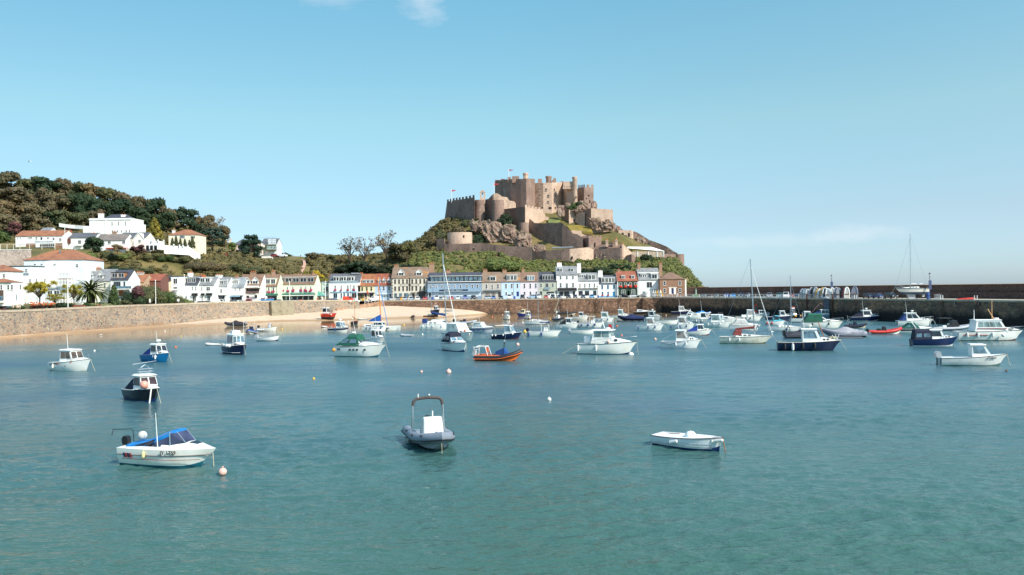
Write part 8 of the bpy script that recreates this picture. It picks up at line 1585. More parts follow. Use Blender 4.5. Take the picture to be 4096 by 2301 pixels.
# ================= buoys, birds =================
def buoy(px, py, r, c, label, kind='mooring_buoy'):
 t = thing(kind, label, 'buoy', G(px, py), 0, 'mooring buoys'); m = MB(); m.ball((0,0,r*.45), r, 12); obj('float', m, c, t, True); m = MB(); m.tube([(0,0,r*1.4),(0,0,r*1.7)], r*.16, 6); m.lathe([(r*.26,0),(r*.26,r*.12)], (0,0,r*1.66), 8); obj('ring', m, c, t)
PB = paint((240,190,176),.5,.1); OB = paint((238,116,62),.5,.1); WB = paint((238,236,228),.5,.08); YB = paint((236,190,80),.5,.1)
for px, py, r, c, l in ((891,1895,.22,PB,'pink white buoy tied to the bow of the nearest speedboat'),(1795,1492,.30,PB,'larger pale pink buoy with a white top in open water'),(1686,1490,.16,PB,'small pale buoy left of the larger pink one'),(1255,1518,.15,YB,'small yellowish buoy in open water left of the centre'),(2197,1602,.18,WB,'white buoy alone in open water right of the centre'),
 (703,1392,.2,OB,'orange buoy beside the bright blue boat'),(1128,1318,.2,YB,'yellow buoy before the beach wall'),(2071,1382,.3,PB,'pink buoy between the orange rib and the fishing boat'),(2100,1331,.42,YB,'big yellow buoy beside the fishing boat'),(2468,1308,.26,OB,'orange buoy right of the three navy fenders boat'),(2621,1360,.26,PB,'salmon buoy left of the nearest arched window boat'),
 (2091,1292,.24,WB,'white buoy beside the tan inflatable'),(1969,1268,.2,OB,'orange buoy near the end of the sand'),(2010,1260,.18,PB,'pale buoy below the harbour wall'),(1857,1260,.2,PB,'pink buoy at the water edge of the sand'),(2201,1275,.18,YB,'small yellow buoy left of the dark grey rib'),(2391,1249,.18,YB,'yellow buoy at the foot of the ladder'),(1690,1340,.2,WB,'white buoy right of the grey inflatable'),
 (1393,1287,.2,WB,'white buoy beside the maroon covered sloop'),(725,1346,.16,YB,'little yellow float near the left beach'),(660,1326,.14,WB,'little white float near the left beach'),(1616,1301,.22,YB,'yellow buoy off the bow of the twin hulled boat'),(2736,1267,.2,YB,'yellow ball float beside the sports cruiser'),(378,1406,.18,WB,'flat white float right of the leftmost boat'),(2250,1294,.2,WB,'white ball beside the dark grey rib'),(4026,1487,.14,paint((110,80,60),.8,.1),'small brown float under the bow of the lower right fishing boat'),(1310,1282,.14,YB,'tiny yellow float before the beached red boat'),(2664,1262,.2,PB,'pink float beside the dark pier corner')):
 buoy(px, py, r, c, l)
def gull(p, label, wing):
 t = thing('gull', label, 'bird', p); m = MB(); rows = []
 for x, w, h in ((-.3,.02,.02),(-.15,.08,.07),(.05,.11,.1),(.2,.07,.08),(.27,.05,.1),(.34,.05,.12),(.40,.012,.1)): rows.append([(x,w*math.cos(a),h+ .1+w*math.sin(a)) for a in [k*math.pi/4 for k in range(8)]])
 m.loft(rows, closed=True, cap0=True, cap1=True)
 if wing:
  for sg in (-1,1): m.add([(-.08,sg*.08,.2),(.12,sg*.08,.2),(.1,sg*.35,.34),(-.05,sg*.62,.26),(-.12,sg*.35,.32)], [(0,1,2,4),(4,2,3)])
 obj('body', m, WHITE, t, True); m = MB(); m.tube([(.40,0,.2),(.47,0,.19)], .018, 4); obj('beak', m, ORF, t)
gull(G(403,1342), 'white gull floating near the left beach', False); gull(W(118,651,150), 'white gull flying high over the wooded hill', True)
# ================= cars =================
def carproto(kind):
 t = thing('car', 'x', 'car'); L, Wd, H = {'hatch':(3.9,1.7,1.48),'van':(4.7,1.85,1.95),'suv':(4.4,1.85,1.75),'saloon':(4.4,1.75,1.42)}[kind]; w = Wd/2; bl = H*.60
 def sec(x, ww, z0, z1): return [(x,-ww,z0),(x,-ww*1.0,z0+(z1-z0)*.55),(x,-ww*.93,z1),(x,ww*.93,z1),(x,ww*1.0,z0+(z1-z0)*.55),(x,ww,z0)]
 hood = {'hatch':.60,'van':.62,'suv':.62,'saloon':.6}[kind]
 m = MB(); m.loft([sec(-L/2,w*.86,.34,bl*.86),sec(-L/2+.15,w*.97,.22,bl),sec(0,w,.2,bl),sec(L*.24,w,.2,bl*.98),sec(L/2-.3,w*.95,.22,bl*.86),sec(L/2,w*.8,.3,bl*.66)], closed=True, cap0=True, cap1=True)
 x0, x1, a0, a1 = {'hatch':(-L*.47,L*.24,-L*.40,L*.06),'van':(-L*.49,L*.30,-L*.485,L*.17),'suv':(-L*.48,L*.22,-L*.45,L*.07),'saloon':(-L*.36,L*.22,-L*.24,L*.06)}[kind]
 B4 = [Vector(p) for p in ((x0,-w*.92,bl-.03),(x1,-w*.9,bl-.03),(x1,w*.9,bl-.03),(x0,w*.92,bl-.03))]; T4 = [Vector(p) for p in ((a0,-w*.76,H),(a1,-w*.74,H),(a1,w*.74,H),(a0,w*.76,H))]
 m.hexa(B4, T4); obj('body', m, WHITE, t, True, ang=35)
 def pan(q, u0, u1, v0, v1, nm):
  f = lambda u, v: (q[0].lerp(q[1], u)).lerp(q[3].lerp(q[2], u), v); P = [f(u0,v0), f(u1,v0), f(u1,v1), f(u0,v1)]; n = (P[1]-P[0]).cross(P[3]-P[0]).normalized(); mm = MB(); mm.prism([p-n*.02 for p in P], n*.035); obj(nm, mm, GLASS, t)
 pan([B4[1],B4[2],T4[2],T4[1]], .05, .95, .1, .92, 'windscreen')
 if kind != 'van': pan([B4[3],B4[0],T4[0],T4[3]], .08, .92, .2, .9, 'rear_window')
 for q in ([B4[0],B4[1],T4[1],T4[0]],[B4[2],B4[3],T4[3],T4[2]]):
  rev = q[0].y > 0
  if kind == 'van': pan(q, *((.70,.94) if not rev else (.06,.30)), .15, .85, 'side_window')
  else:
   for u in ((.08,.46),(.52,.90)): pan(q, *u, .15, .88, 'side_window')
 for sx in (-1,1):
  for sy in (-1,1):
   mm = MB(); mm.lathe([(.12,-.1),(.3,-.1),(.32,-.06),(.32,.06),(.3,.1),(.12,.1)], (0,0,0), 12, 0, Matrix.Translation((sx*L*.31, sy*(w-.1), .31)) @ Matrix.Rotation(math.pi/2,4,'X')); obj('wheel', mm, BLACK, t)
 for sy in (-1,1):
  mm = MB(); mm.box((L/2-.12, sy*w*.66, bl*.74), (.2,.34,.15)); obj('headlight', mm, paint((226,230,232),.15,.04), t)
 mm = MB(); mm.box((L/2-.0, 0, .42), (.06,.5,.12)); obj('number_plate', mm, WHITE, t)
 for c in t.children: c.hide_render = False
 return t
CP = {}
def car(kind, px, py, Y, rz, c, label, group='cars parked along the harbour front'):
 m = paint(c, .25, .05, name='car paint')
 p = W(px, py, Y)
 if kind not in CP:
  t = carproto(kind); CP[kind] = t; t.location = p; t.rotation_euler = (0,0,math.radians(rz)); t['label'] = label; t['group'] = group
  for ch in t.children:
   if ch.name.split('.')[0] == 'body': ch.material_slots[0].link = 'OBJECT'; ch.material_slots[0].material = m
  KIDS[t.name] = list(t.children)
 else: t = dup(CP[kind], p, math.radians(rz), label, group, mats={'body': m})
 if kind == 'van': t['category'] = 'van'; t.name = 'van'
 return t
SIL, GRY, BLK, RED, BLU, WHT, DGR = (176,182,190),(120,126,132),(34,36,42),(206,66,50),(46,104,176),(236,236,234),(58,64,72)
YC = 323.5
row = [('hatch',1565,SIL,-84,'silver hatchback, leftmost car on the quay before the cream hotel'),('hatch',1592,GRY,-88,'grey hatchback in front of the yellow car'),('hatch',1620,SIL,-92,'silver car right of the grey hatchback, before the cream hotel windows'),('hatch',1645,(150,172,196),-88,'pale blue silver car before the cream hotel door'),('saloon',1671,WHT,-90,'white car under the black shop awning of the cream hotel'),('hatch',1701,RED,-92,'red hatchback at the right corner of the cream hotel'),
 ('van',1747,WHT,-88,'white van with a tall roof before the left end of the blue hotel'),('hatch',1777,(240,226,204),-84,'cream coloured car beside an orange barrier before the blue hotel'),('hatch',1805,RED,-92,'orange red car below the left part of the dark hotel sign'),('hatch',1831,WHT,-88,'white hatchback below the middle of the dark hotel sign'),('van',1861,(110,120,176),-90,'purple and blue decorated van below the hotel sign'),('suv',1893,BLK,-94,'black four wheel drive before the right end of the blue hotel'),
 ('hatch',1946,SIL,-86,'silver car before the beige house windows'),('hatch',1974,BLU,-88,'blue hatchback before the beige house'),('saloon',2004,DGR,-92,'dark grey car before the beige house garage'),('van',2037,WHT,-90,'white van before the sky blue house'),('suv',2090,BLK,-92,'dark four wheel drive before the lilac house'),('suv',2130,(150,170,190),-160,'pale blue estate car before the lilac house'),('van',2153,WHT,-84,'white van beside the pale blue estate'),('saloon',2184,RED,-88,'red car before the sage green house'),
 ('suv',2211,DGR,-92,'dark grey car before the white van at the sage house'),('hatch',2237,(40,54,84),-90,'dark blue car before the left end of the tallest white house'),('hatch',2274,BLK,-88,'black car before the tallest white house door'),('hatch',2301,(46,52,66),-92,'dark slate car before the right end of the tallest white house'),('hatch',2332,(40,52,92),-90,'navy car before the four window white house'),('hatch',2367,(60,150,216),-90,'bright sky blue car beside the blue bin'),('saloon',2494,BLK,-30,'black car parked before the green pub')]
for k, px, c, rz, l in row: car(k, px, HY(px)+(HC-ZQ-.01)/YC*F, YC, rz, c, l)
def qc(kind, px, Y, rz, c, l, z=ZQ): p = PXZ(px, z, Y); q = W(px, HY(px)-(z-HC)/Y*F, Y); car(kind, px, HY(px)-(z-HC)/Y*F, Y, rz, c, l)
qc('hatch',1602,329,-170,(236,168,50),'yellow taxi like car before the cream hotel windows'); qc('van',1498,320,178,WHT,'white panel van parked side on by the slipway'); qc('van',1396,318,-2,(226,78,50),'orange red van behind the sea wall, before the white house'); qc('saloon',2566,322,178,(50,58,70),'dark car before the mansard house garage'); qc('van',2200,330,-178,WHT,'white van side on before the sage green house'); qc('hatch',1958,330,-90,SIL,'silver car in the second row behind the silver and blue pair'); qc('saloon',2528,325,175,SIL,'silver car before the green pub windows')
for px, Y, k, c, l in ((2818,300,'saloon',(50,56,58),'dark grey car nearest the round cliff on the pier'),(2868,294,'hatch',(62,68,66),'dark green grey car, second on the pier'),(2906,289,'hatch',(40,86,176),'royal blue car on the pier'),(2932,287,'hatch',(30,140,216),'bright blue hatchback on the pier'),(2966,280,'suv',(40,50,84),'navy four wheel drive left of the tall mast on the pier'),(2994,276,'suv',(36,44,66),'dark blue car right behind the tall mast on the pier'),(3078,268,'suv',(140,138,142),'grey brown four wheel drive on the pier'),(3118,262,'suv',(30,104,112),'teal four wheel drive on the pier'),(3144,258,'van',WHT,'white pickup van on the pier'),(3166,262,'hatch',(150,50,60),'dark red car half hidden on the pier'),(3188,252,'hatch',(46,60,90),'dark blue car beside the row of upright dinghies'),(3474,232,'hatch',(36,50,76),'small dark blue hatchback on the open pier'),(3515,228,'hatch',(42,56,110),'navy blue hatchback with white mirrors on the open pier'),(3564,222,'suv',(36,40,44),'black jeep beside the yacht on the pier')):
 qc(k, px, Y, -112 if px < 3400 else -84, c, l, ZQ+.01)
for i, (px, Y, k, c, l) in enumerate(((808,268,'saloon',(50,56,70),'dark car roof just above the sea wall, left end of the row'),(835,269,'saloon',(70,80,96),'blue grey car roof above the sea wall'),(884,271,'van',(238,236,230),'white van behind the sea wall by the white pole'),(938,275,'hatch',(120,140,164),'pale blue grey car behind the sea wall'),(972,278,'saloon',WHT,'long white car behind the sea wall'),(1000,284,'suv',(170,40,40),'dark red car facing away behind the sea wall'),(1117,286,'hatch',(90,130,180),'blue car right of the blue boat on the road'),(1142,288,'saloon',(50,54,60),'black car left of the white pole before the cream hotel'),(1168,289,'hatch',(64,74,92),'dark blue car right of the white pole'),(1190,291,'hatch',(54,58,66),'dark car beside the red litter bin'),(1312,306,'saloon',(70,90,120),'dark blue car left of the orange red van'),(1338,309,'saloon',(120,130,170),'blue grey car in front of the orange red van'))):
 qc(k, px, Y, (-8,-4,0,-30,0,90,-70,-80,-75,-80,-8,-6)[i], c, l, 5.7)
for px, py, k, c, l in ((118,984,'van',WHT,'white van before the bungalow'),(905,1024,'hatch',(170,50,50),'red car on the hillside below the dark pine'),(932,1024,'hatch',(60,64,70),'dark car on the hillside beside the red car'),(1130,1025,'van',(236,238,242),'white van on the headland skyline'),(1100,1025,'hatch',(150,60,60),'red car beside the headland van'),(1022,1024,'saloon',(60,66,72),'dark car left of the umbrella pine trunk')):
 p = T(px, py+3); Y = p.y if p else 390; car(k, px, py+3, Y-1, -10, c, l, 'cars on the hillside')
b = dinghy('blue rowing boat filled with purple flowers on the road behind the sea wall', 0, 0, 6.4, 2, paint((40,146,206),.5,.08), DARKRED, None, fs=1.0, fb=1.25, loc=PXZ(1060, 6.3, 285), line=0, rub=WHITE, name='flower_boat', B=2.0)
m = MB(); rg = random.Random(8)
for k in range(30): m.ball((rg.uniform(-2.6,2.6), rg.uniform(-.6,.6), 1.1+rg.random()*.3), .22, 6)
b.part('flowers', m, paint((150,90,120),.8,.25,6)); b.ball(.3,0,1.5,.6,WHITE,'cover')
# ================= people =================
def person(label, p, rz, top, legs, skin=(206,160,132), hair=(60,46,38), h=1.72, stride=.0, group='people on the quay'):
 t = thing('person', label, 'person', p, math.radians(rz), group); s = h/1.72; m = MB()
 J = {}
 def tb(pts, r, mi): m.tube([(x*s,y*s,z*s) for x,y,z in pts], [q*s for q in r], 8, mi)
 bm = bmesh.new(); vs = {}
 sk = [('hip',(0,0,.93),.15,None),('waist',(0,0,1.08),.135,'hip'),('chest',(.01,0,1.32),.16,'waist'),('neck',(.01,0,1.47),.06,'chest'),('head',(.02,0,1.60),.105,'neck'),('crown',(.02,0,1.68),.08,'head')]
 for sg, n in ((-1,'r'),(1,'l')):
  st = stride*sg
  sk += [('th'+n,(.02*st,sg*.1,.86),.095,'hip'),('kn'+n,(.22*st+.03,sg*.11,.48),.065,'th'+n),('an'+n,(.42*st-.02,sg*.11,.09),.045,'kn'+n),('to'+n,(.42*st+.15,sg*.12,.04),.04,'an'+n),('sh'+n,(0,sg*.19,1.40),.07,'chest'),('el'+n,(-.05-.1*st,sg*.25,1.12),.048,'sh'+n),('wr'+n,(.06-.2*st,sg*.25,.88),.036,'el'+n),('ha'+n,(.09-.2*st,sg*.25,.78),.038,'wr'+n)]
 me = bpy.data.meshes.new('body'); idx = {}; V = []; E = []; R = []
 for n, p_, r, par in sk:
  idx[n] = len(V); V.append([c*s for c in p_]); R.append(r*s)
  if par: E.append((idx[par], idx[n]))
 me.from_pydata(V, E, []); o = bpy.data.objects.new('body', me); COL.objects.link(o)
 md = o.modifiers.new('skin', 'SKIN'); o.modifiers.new('sub', 'SUBSURF').levels = 1
 for v, r in zip(me.skin_vertices[0].data, R): v.radius = (r, r)
 me.skin_vertices[0].data[0].use_root = True
 bpy.context.view_layer.update(); ev = o.evaluated_get(bpy.context.evaluated_depsgraph_get()); nm = bpy.data.meshes.new_from_object(ev); bpy.data.objects.remove(o)
 nm.materials.clear()
 for c in (paint(skin,.6,.05), paint(top,.8,.1), paint(legs,.8,.1), paint(hair,.8,.1)): nm.materials.append(c)
 for f in nm.polygons:
  z = f.center.z/s; y = abs(f.center.y/s); f.use_smooth = True
  f.material_index = 2 if z < .97 and not (y > .2 and z > .7) else (1 if z < 1.45 and not (y > .2 and z < 1.2) else (3 if z > 1.66 or (z > 1.55 and f.center.x < .0) else 0))
 bo = bpy.data.objects.new('body', nm); COL.objects.link(bo); bo.parent = t; return t
for i, (px, Y, z, rz, top, legs, l, stv) in enumerate(((2687,312,ZQ,-90,(210,180,190),(150,130,120),'person in a pale top by the railing, left of two before the granite house',0),(2711,312,ZQ,-60,(230,214,220),(226,222,216),'person in light clothes by the railing, right of two',.3),(2996,268,ZQ,-100,(120,170,200),(170,190,210),'person in pale blue on the pier beside the tall mast',.2),(1462,318,ZQ,-90,(236,150,150),(60,60,70),'person in pink beside the white panel van',.3),(1476,319,ZQ,-40,(240,240,240),(150,60,60),'person in white beside the white panel van',.6),(1520,327,ZQ,-120,(110,130,150),(60,60,70),'person in grey blue right of the white panel van',.4),(1243,300,6.0,-90,(60,120,150),(70,70,80),'person in teal at the kiosk, left of three',0),(1270,300,6.0,-90,(200,60,50),(60,60,70),'person in red at the kiosk, middle of three',0),(1284,300,6.0,-90,(60,46,44),(60,60,70),'person in dark clothes at the kiosk, right of three',0),(1212,297,6.0,-60,(240,236,226),(120,120,130),'person in a white top beside the red bin',.2),(1908,330,ZQ,-90,(236,236,236),(60,60,70),'person in white between two dark cars at the blue hotel',0),(1168,399,None,-90,(160,190,220),(90,90,110),'person in pale blue walking on the headland skyline',.5),(1203,397,None,-90,(90,80,80),(200,170,150),'person in dark clothes on the headland skyline',.4),(1090,372,None,-90,(236,236,236),(90,90,110),'person in white on the sloping field',.4))):
 p = PXZ(px, z if z else tzc(px, Y), Y); person(l, p, rz, top, legs, stride=stv)
# ================= quay furniture =================
def ladder(px, Y, label, rail=True):
 p = PXZ(px, ZQ, Y); t = thing('wall_ladder', label, 'ladder', p, 0, 'ladders on the harbour walls'); m = MB()
 for sg in (-1,1): m.tube([(sg*.28,-.75,-6.2),(sg*.28,-.62,.1)], .06, 5)
 obj('stile', m, paint((90,66,52),.8,.15), t)
 for k in range(19): obj('rung', MB().tube([(-.28,-.72+.005*k,-5.8+k*.31),(.28,-.72+.005*k,-5.8+k*.31)], .045, 5), paint((90,66,52),.8,.15), t)
 if rail:
  for sg in (-1,1): m = MB(); m.tube([(sg*.32,-.3,.05),(sg*.32,-.3,1.15)], .09, 6); obj('grab_post', m, WHITE, t)
for px, Y, l in ((2036,318.3,'ladder on the harbour wall below the sky blue house'),(2246,317.2,'ladder on the harbour wall below the tallest white house'),(2385,316.6,'ladder on the harbour wall below the four window white house'),(2480,316.1,'ladder on the harbour wall below the green pub'),(2904,276.4,'ladder on the pier wall below the bright blue cars'),(3110,254.8,'ladder on the pier wall below the teal four wheel drive'),(3420,224.8,'ladder on the pier wall below the last upright dinghy'),(3763,196.8,'ladder on the pier wall right of the yacht on the pier'),(3900,186.6,'ladder on the pier wall near the red kayak')): ladder(px, Y, l)
def rl(px0, px1): return [p for p in [PXZ(px, ZQ+.1, Y) for px, Y in PI_]]
def pierpt(px, off=.5):
 for (a, A), (b, B) in zip(PI_, PI_[1:]):
  if a <= px <= b: t = (px-a)/(b-a); p = PXZ(px, ZQ+.1, A+(B-A)*t); return p+Vector((off*.7, off*.5, 0))
railing('railing', 'long white railing along the pier edge before the parked cars', [pierpt(px) for px in (2652,2720,2820,2920,3020,3120,3192)], 1.15, 3.0, .055)
railing('railing', 'short grey railing before the upright dinghies', [pierpt(px) for px in (3200,3240,3282)], 1.15, 2.2, .05, STEEL)
railing('railing', 'white railing on the quay before the granite house and kayaks', [PXZ(px, ZQ+.1, Y) for px, Y in ((2560,315.4),(2600,315),(2646,313.2))], 1.2, 2.4, .07)
m = MB(); br = thing('barrier', 'white barrier beam on legs before the green pub', 'barrier', PXZ(2533, ZQ, 317.5)); obj('beam', MB().bx(-1.2,1.2,-.1,.1,.75,.98), WHITE, br)
for x in (-1,1): obj('leg', MB().bx(x-.09,x+.09,-.09,.09,0,.749), WHITE, br)
def lamp(px, Y, h, label, z=ZQ, head=True):
 t = thing('street_lamp', label, 'street lamp', PXZ(px, z, Y), 0, 'old style lamp posts'); DB = paint((52,66,98),.5,.08); obj('post', MB().lathe([(.22,0),(.2,.4),(.1,.6),(.085,h*.6),(.06,h-.9)], (0,0,0), 8), DB, t)
 obj('arm', MB().tube([(-.35,0,h-1.2),(.35,0,h-1.2)], .03, 5), DB, t); obj('lantern', MB().lathe([(.1,h-.9),(.26,h-.45),(.22,h-.4)], (0,0,0), 8), paint((224,220,200),.3,.06), t); obj('lantern_cap', MB().lathe([(.34,h-.4),(.12,h-.18),(.05,h-.12),(.04,h+.1)], (0,0,0), 8), DB, t)
 return t
for px, Y, h, l in ((3327,246,7.2,'lamp post with a blue banner above the upright dinghies'),(3720,212,7.0,'lamp post with a blue banner right of the yacht on the pier')):
 t = lamp(px, Y, h, l); obj('banner', MB().bx(-.38,.38,-.16,-.12,h*.36,h*.70), paint((70,84,120),.7,.1), t)
for px, Y, h, l in ((1732,322,6.2,'lamp post before the left end of the blue hotel'),(2055,322,6.2,'lamp post before the sky blue house'),(1403,312,6.4,'lamp post before the white house with flower boxes'),(2390,322,5.0,'lamp post between the two low white houses')): lamp(px, Y, h, l)
def pole(px, y0, y1, Y, label, r=.12):
 Y = max(Y, sy(px)+1.5)
 p = W(px, y1, Y); h = (y1-y0)*Y/F; t = thing('flagpole', label, 'pole', p, 0, 'white poles along the sea front'); obj('pole', MB().tube([(0,0,-.3),(0,0,h)], [r,r*.8], 8), WHITE, t); obj('finial', MB().ball((0,0,h), r*1.6, 8), WHITE, t)
for px, y0, y1, Y, l in ((272,1118,1232,197,'white pole left of the date palm'),(623,1122,1220,242,'white pole at the broad garden trees'),(260,914,992,310,'white pole before the grey roofed cottage'),(738,1100,1190,262,'white pole before the slate mansard house'),(912,1120,1210,267,'white pole before the zinc roofed house'),(1159,1126,1203,284,'white pole with a round base before the cream hotel'),(1302,1126,1200,297,'white pole right of the kiosk'),(1369,1140,1199,303,'white pole before the white house with flower boxes'),(1428,1150,1200,306,'white post at the end of the sea wall'),(1061,1134,1196,283,'thin white pole behind the blue flower boat')): pole(px, y0, y1, Y, l, .11 if px < 700 else .13)
def signpost(px, y0, y1, Y, w, label, c=WHITE): p = W(px, y1, Y); s_ = Y/F; t = thing('sign', label, 'sign', p); obj('post', MB().tube([(0,.05,-.3),(0,.05,(y1-y0)*s_)], .05, 6), STEEL, t); obj('panel', MB().bx(-w*s_/2,w*s_/2,-.03,.02,(y1-y0)*s_*.45,(y1-y0)*s_), c, t)
signpost(713,1196,1214,253,10,'white lobed sign on a post above the low green hedge'); signpost(1428,1196,1212,305,7,'white notice board at the end of the sea wall'); signpost(1417,1198,1208,303,9,'pale blue notice board left of the end of the sea wall',paint((190,220,240),.6,.05)); signpost(600,1196,1222,236,7,'small round white sign beside the dark garden trees')
for px, l in ((1402,'small white plate on the sea wall, left of two'),(1437,'small white plate on the sea wall, right of two')): t = thing('sign', l, 'sign', W(px,1204,303)); obj('panel', MB().bx(-.3,.3,-.08,0,-.3,.3), WHITE, t)
t = thing('feather_flag', 'tall red and white feather flag beside the white panel van', 'flag', PXZ(1475, ZQ, 322)); obj('pole', MB().tube([(0,0,0),(0,0,3.4),(-.3,0,3.9)], .03, 5), STEEL, t); obj('sail', MB().prism([(0,0,.8),(.25,0,1.2),(-.3,0,2.6),(-.9,0,3.8),(-.5,0,4.0),(.0,0,3.4)], (0,.03,0)), paint((232,96,70),.8,.1), t)
for px, Y, c, l in ((2392,318.5,(40,70,140),'blue wheeled bin right of the bright sky blue car'),(1730,320.5,(40,80,160),'blue litter bin before the blue hotel'),(1205,295,(206,64,46),'red drum beside the kiosk'),(2058,320.5,(40,80,160),'blue litter bin before the sky blue house'),(1452,319,(230,180,50),'yellow bin before the yellow house')):
 t = thing('litter_bin', l, 'bin', PXZ(px, ZQ, Y), 0); obj('body', MB().lathe([(.35,0),(.42,1.0),(.40,1.02)], (0,0,0), 8), paint(c,.5,.1), t); obj('lid', MB().lathe([(.45,1.03),(.43,1.12),(.1,1.2)], (0,0,0), 8), paint(c,.5,.1), t)
for i, (a, b, l, c) in enumerate((((2236,1192,317),(2218,1247,308),'pale green mooring rope down to the small tied dinghy',(150,180,160)),((1999,1200,318.5),(1978,1246,316),'tan rope slanting down the harbour wall left of the first ladder',(170,130,100)),((2271,1194,317),(2268,1238,315.5),'tan rope hanging right of the second ladder',(150,112,84)),((2402,1192,316.5),(2400,1246,315),'rope hanging right of the third ladder',(150,112,84)),((2418,1192,316.4),(2413,1242,315),'rope hanging between the third and fourth ladder',(150,112,84)),((2366,1192,316.7),(2358,1240,315),'rope hanging left of the third ladder',(150,112,84)))):
 A = W(*a); B = W(*b); o = thing('mooring_rope', l, 'rope', A, 0, 'ropes on the harbour wall'); m = MB(); m.tube([(A.lerp(B,k/8)-A)-Vector((0,.3+.0*k,.5*math.sin(math.pi*k/8)*.6)) for k in range(9)], .06, 5); obj('rope', m, paint(c,.9,.12), o)
t = thing('timber_pile', 'wooden mooring pile standing in the water before the harbour wall', 'pile', G(2512,1258)); obj('post', MB().tube([(0,0,-2),(0,0,4.6)], .22, 8), paint((176,140,112),.9,.15), t)
t = thing('drain_pipe', 'round pale concrete pipe mouth at the foot of the pier wall', 'pipe', G(2677,1247)+Vector((0,-1.2,.9))); m = MB(); rows = [[(r*math.cos(a), y, r*math.sin(a)) for a in [k*math.pi/8 for k in range(16)]] for r, y in ((.75,0),(.75,-.3),(.5,-.3),(.5,0))]; m.loft(rows, closed=True); obj('ring', m, paint((200,186,166),.9,.1), t); obj('mouth', MB().prism([(.5*math.cos(k*math.pi/8), -.05, .5*math.sin(k*math.pi/8)) for k in range(16)], (0,.04,0)), paint((20,20,20),.9,.1), t)
p = pierpt(3298,-.6); t = thing('steel_panel', 'tall blue grey steel panel fixed to the pier wall under the dinghies', 'panel', p); q = pierpt(3322,-.6)-p; obj('plate', MB().hexa([Vector((0,0,-6)),q+Vector((0,0,-6)),q+Vector((.3,.3,-6)),Vector((.3,.3,-6))],[Vector((0,0,-.1)),q+Vector((0,0,-.1)),q+Vector((.3,.3,-.1)),Vector((.3,.3,-.1))]), paint((78,86,98),.6,.1), t)
for i, px in enumerate((3231,3333)): t = thing('fender_post', f'rusty steel fender post on the pier wall, {("left","right")[i]} of the steel panel', 'post', pierpt(px,-.5)); obj('post', MB().bx(-.18,.18,-.18,.18,-6,1.3), paint((84,50,40),.8,.15), t)
for i, (px, w) in enumerate(((3820,1.0),(3915,.7))): t = thing('sign', f'blank pale notice plate on the pier wall, {("left","right")[i]} of the ladder by the red kayak', 'sign', pierpt(px,-.35)-Vector((0,0,.9))); obj('panel', MB().box((0,0,0),(.06,w,.6),0,math.radians(-26)), paint((206,200,214),.6,.05), t)
rg = random.Random(4)
UD = [(3208,'pale grey',LGREY),(3219,'blue grey',paint((140,160,176),.5,.08)),(3231,'white, with a peaked bow',WHITE),(3246,'pale grey, flat nosed',LGREY),(3252,'dark, narrow',CHAR),(3262,'tall light grey',LGREY),(3271,'yellow edged',YELLOW),(3281,'white, A shaped',WHITE),(3292,'yellow tan',paint((206,160,80),.6,.1)),(3299,'white, beside the tan one',WHITE),(3312,'big white A shaped',WHITE),(3330,'white, right of the lamp post',WHITE),(3343,'pale, with a dark floor',LGREY),(3354,'light grey, flat',GREYC),(3369,'dark green hulled',paint((40,50,56),.5,.08)),(3380,'red edged',paint((190,50,56),.5,.08)),(3388,'white, leaning',WHITE),(3418,'big grey',GREYT)]
for i, (px, look, c) in enumerate(UD):
 Y = 236+ (3300-px)*.095+4; p = PXZ(px, ZQ+.05, Y); h = rg.uniform(2.7,3.3)*(1.12 if px in (3262,3418) else 1); hw = .62 if px != 3418 else .8
 t = thing('upright_dinghy', f'{look} dinghy stood upright on the pier, {ORD[i] if i < 20 else i} from the left', 'dinghy', p, math.radians(rg.uniform(-40,-15)), 'dinghies stored upright on the pier'); t.rotation_euler[0] = math.radians(-6)
 P = [Vector((-hw,0,.0)),Vector((-hw,0,h*.5)),Vector((-hw*.8,.05,h*.78)),Vector((-hw*.42,.15,h*.95)),Vector((0,.2,h))]; path = P+[Vector((-q.x,q.y,q.z)) for q in P[::-1]][1:]; m = MB(); m.tube(path, [.12]+[.2]*7+[.12], 7); obj('inflatable_tube', m, c, t, True); m = MB(); m.prism([(-hw,-.1,.1),(hw,-.1,.1),(hw,-.1,h*.5),(hw*.5,0,h*.92),(-hw*.5,0,h*.92),(-hw,-.1,h*.5)], (0,.2,0)); obj('floor', m, (LGREY, CANV, GREYC, LGREY, CHAR)[i%5], t); m = MB(); m.bx(-hw,hw,-.2,-.11,h*.36,h*.42); obj('seat', m, WOOD, t)
t = thing('upturned_canoe', 'white upturned tender lying on the pier edge left of the dark post', 'tender', pierpt(3292,.4), math.radians(-60)); rows = [[(x,-w,0),(x,-w*.6,w*.7),(x,w*.6,w*.7),(x,w,0)] for x, w in ((-1.5,.05),(-1.1,.4),(0,.6),(1.0,.55),(1.5,.4))]; obj('hull', MB().loft(rows, cap0=True, cap1=True), LGREY, t, True)
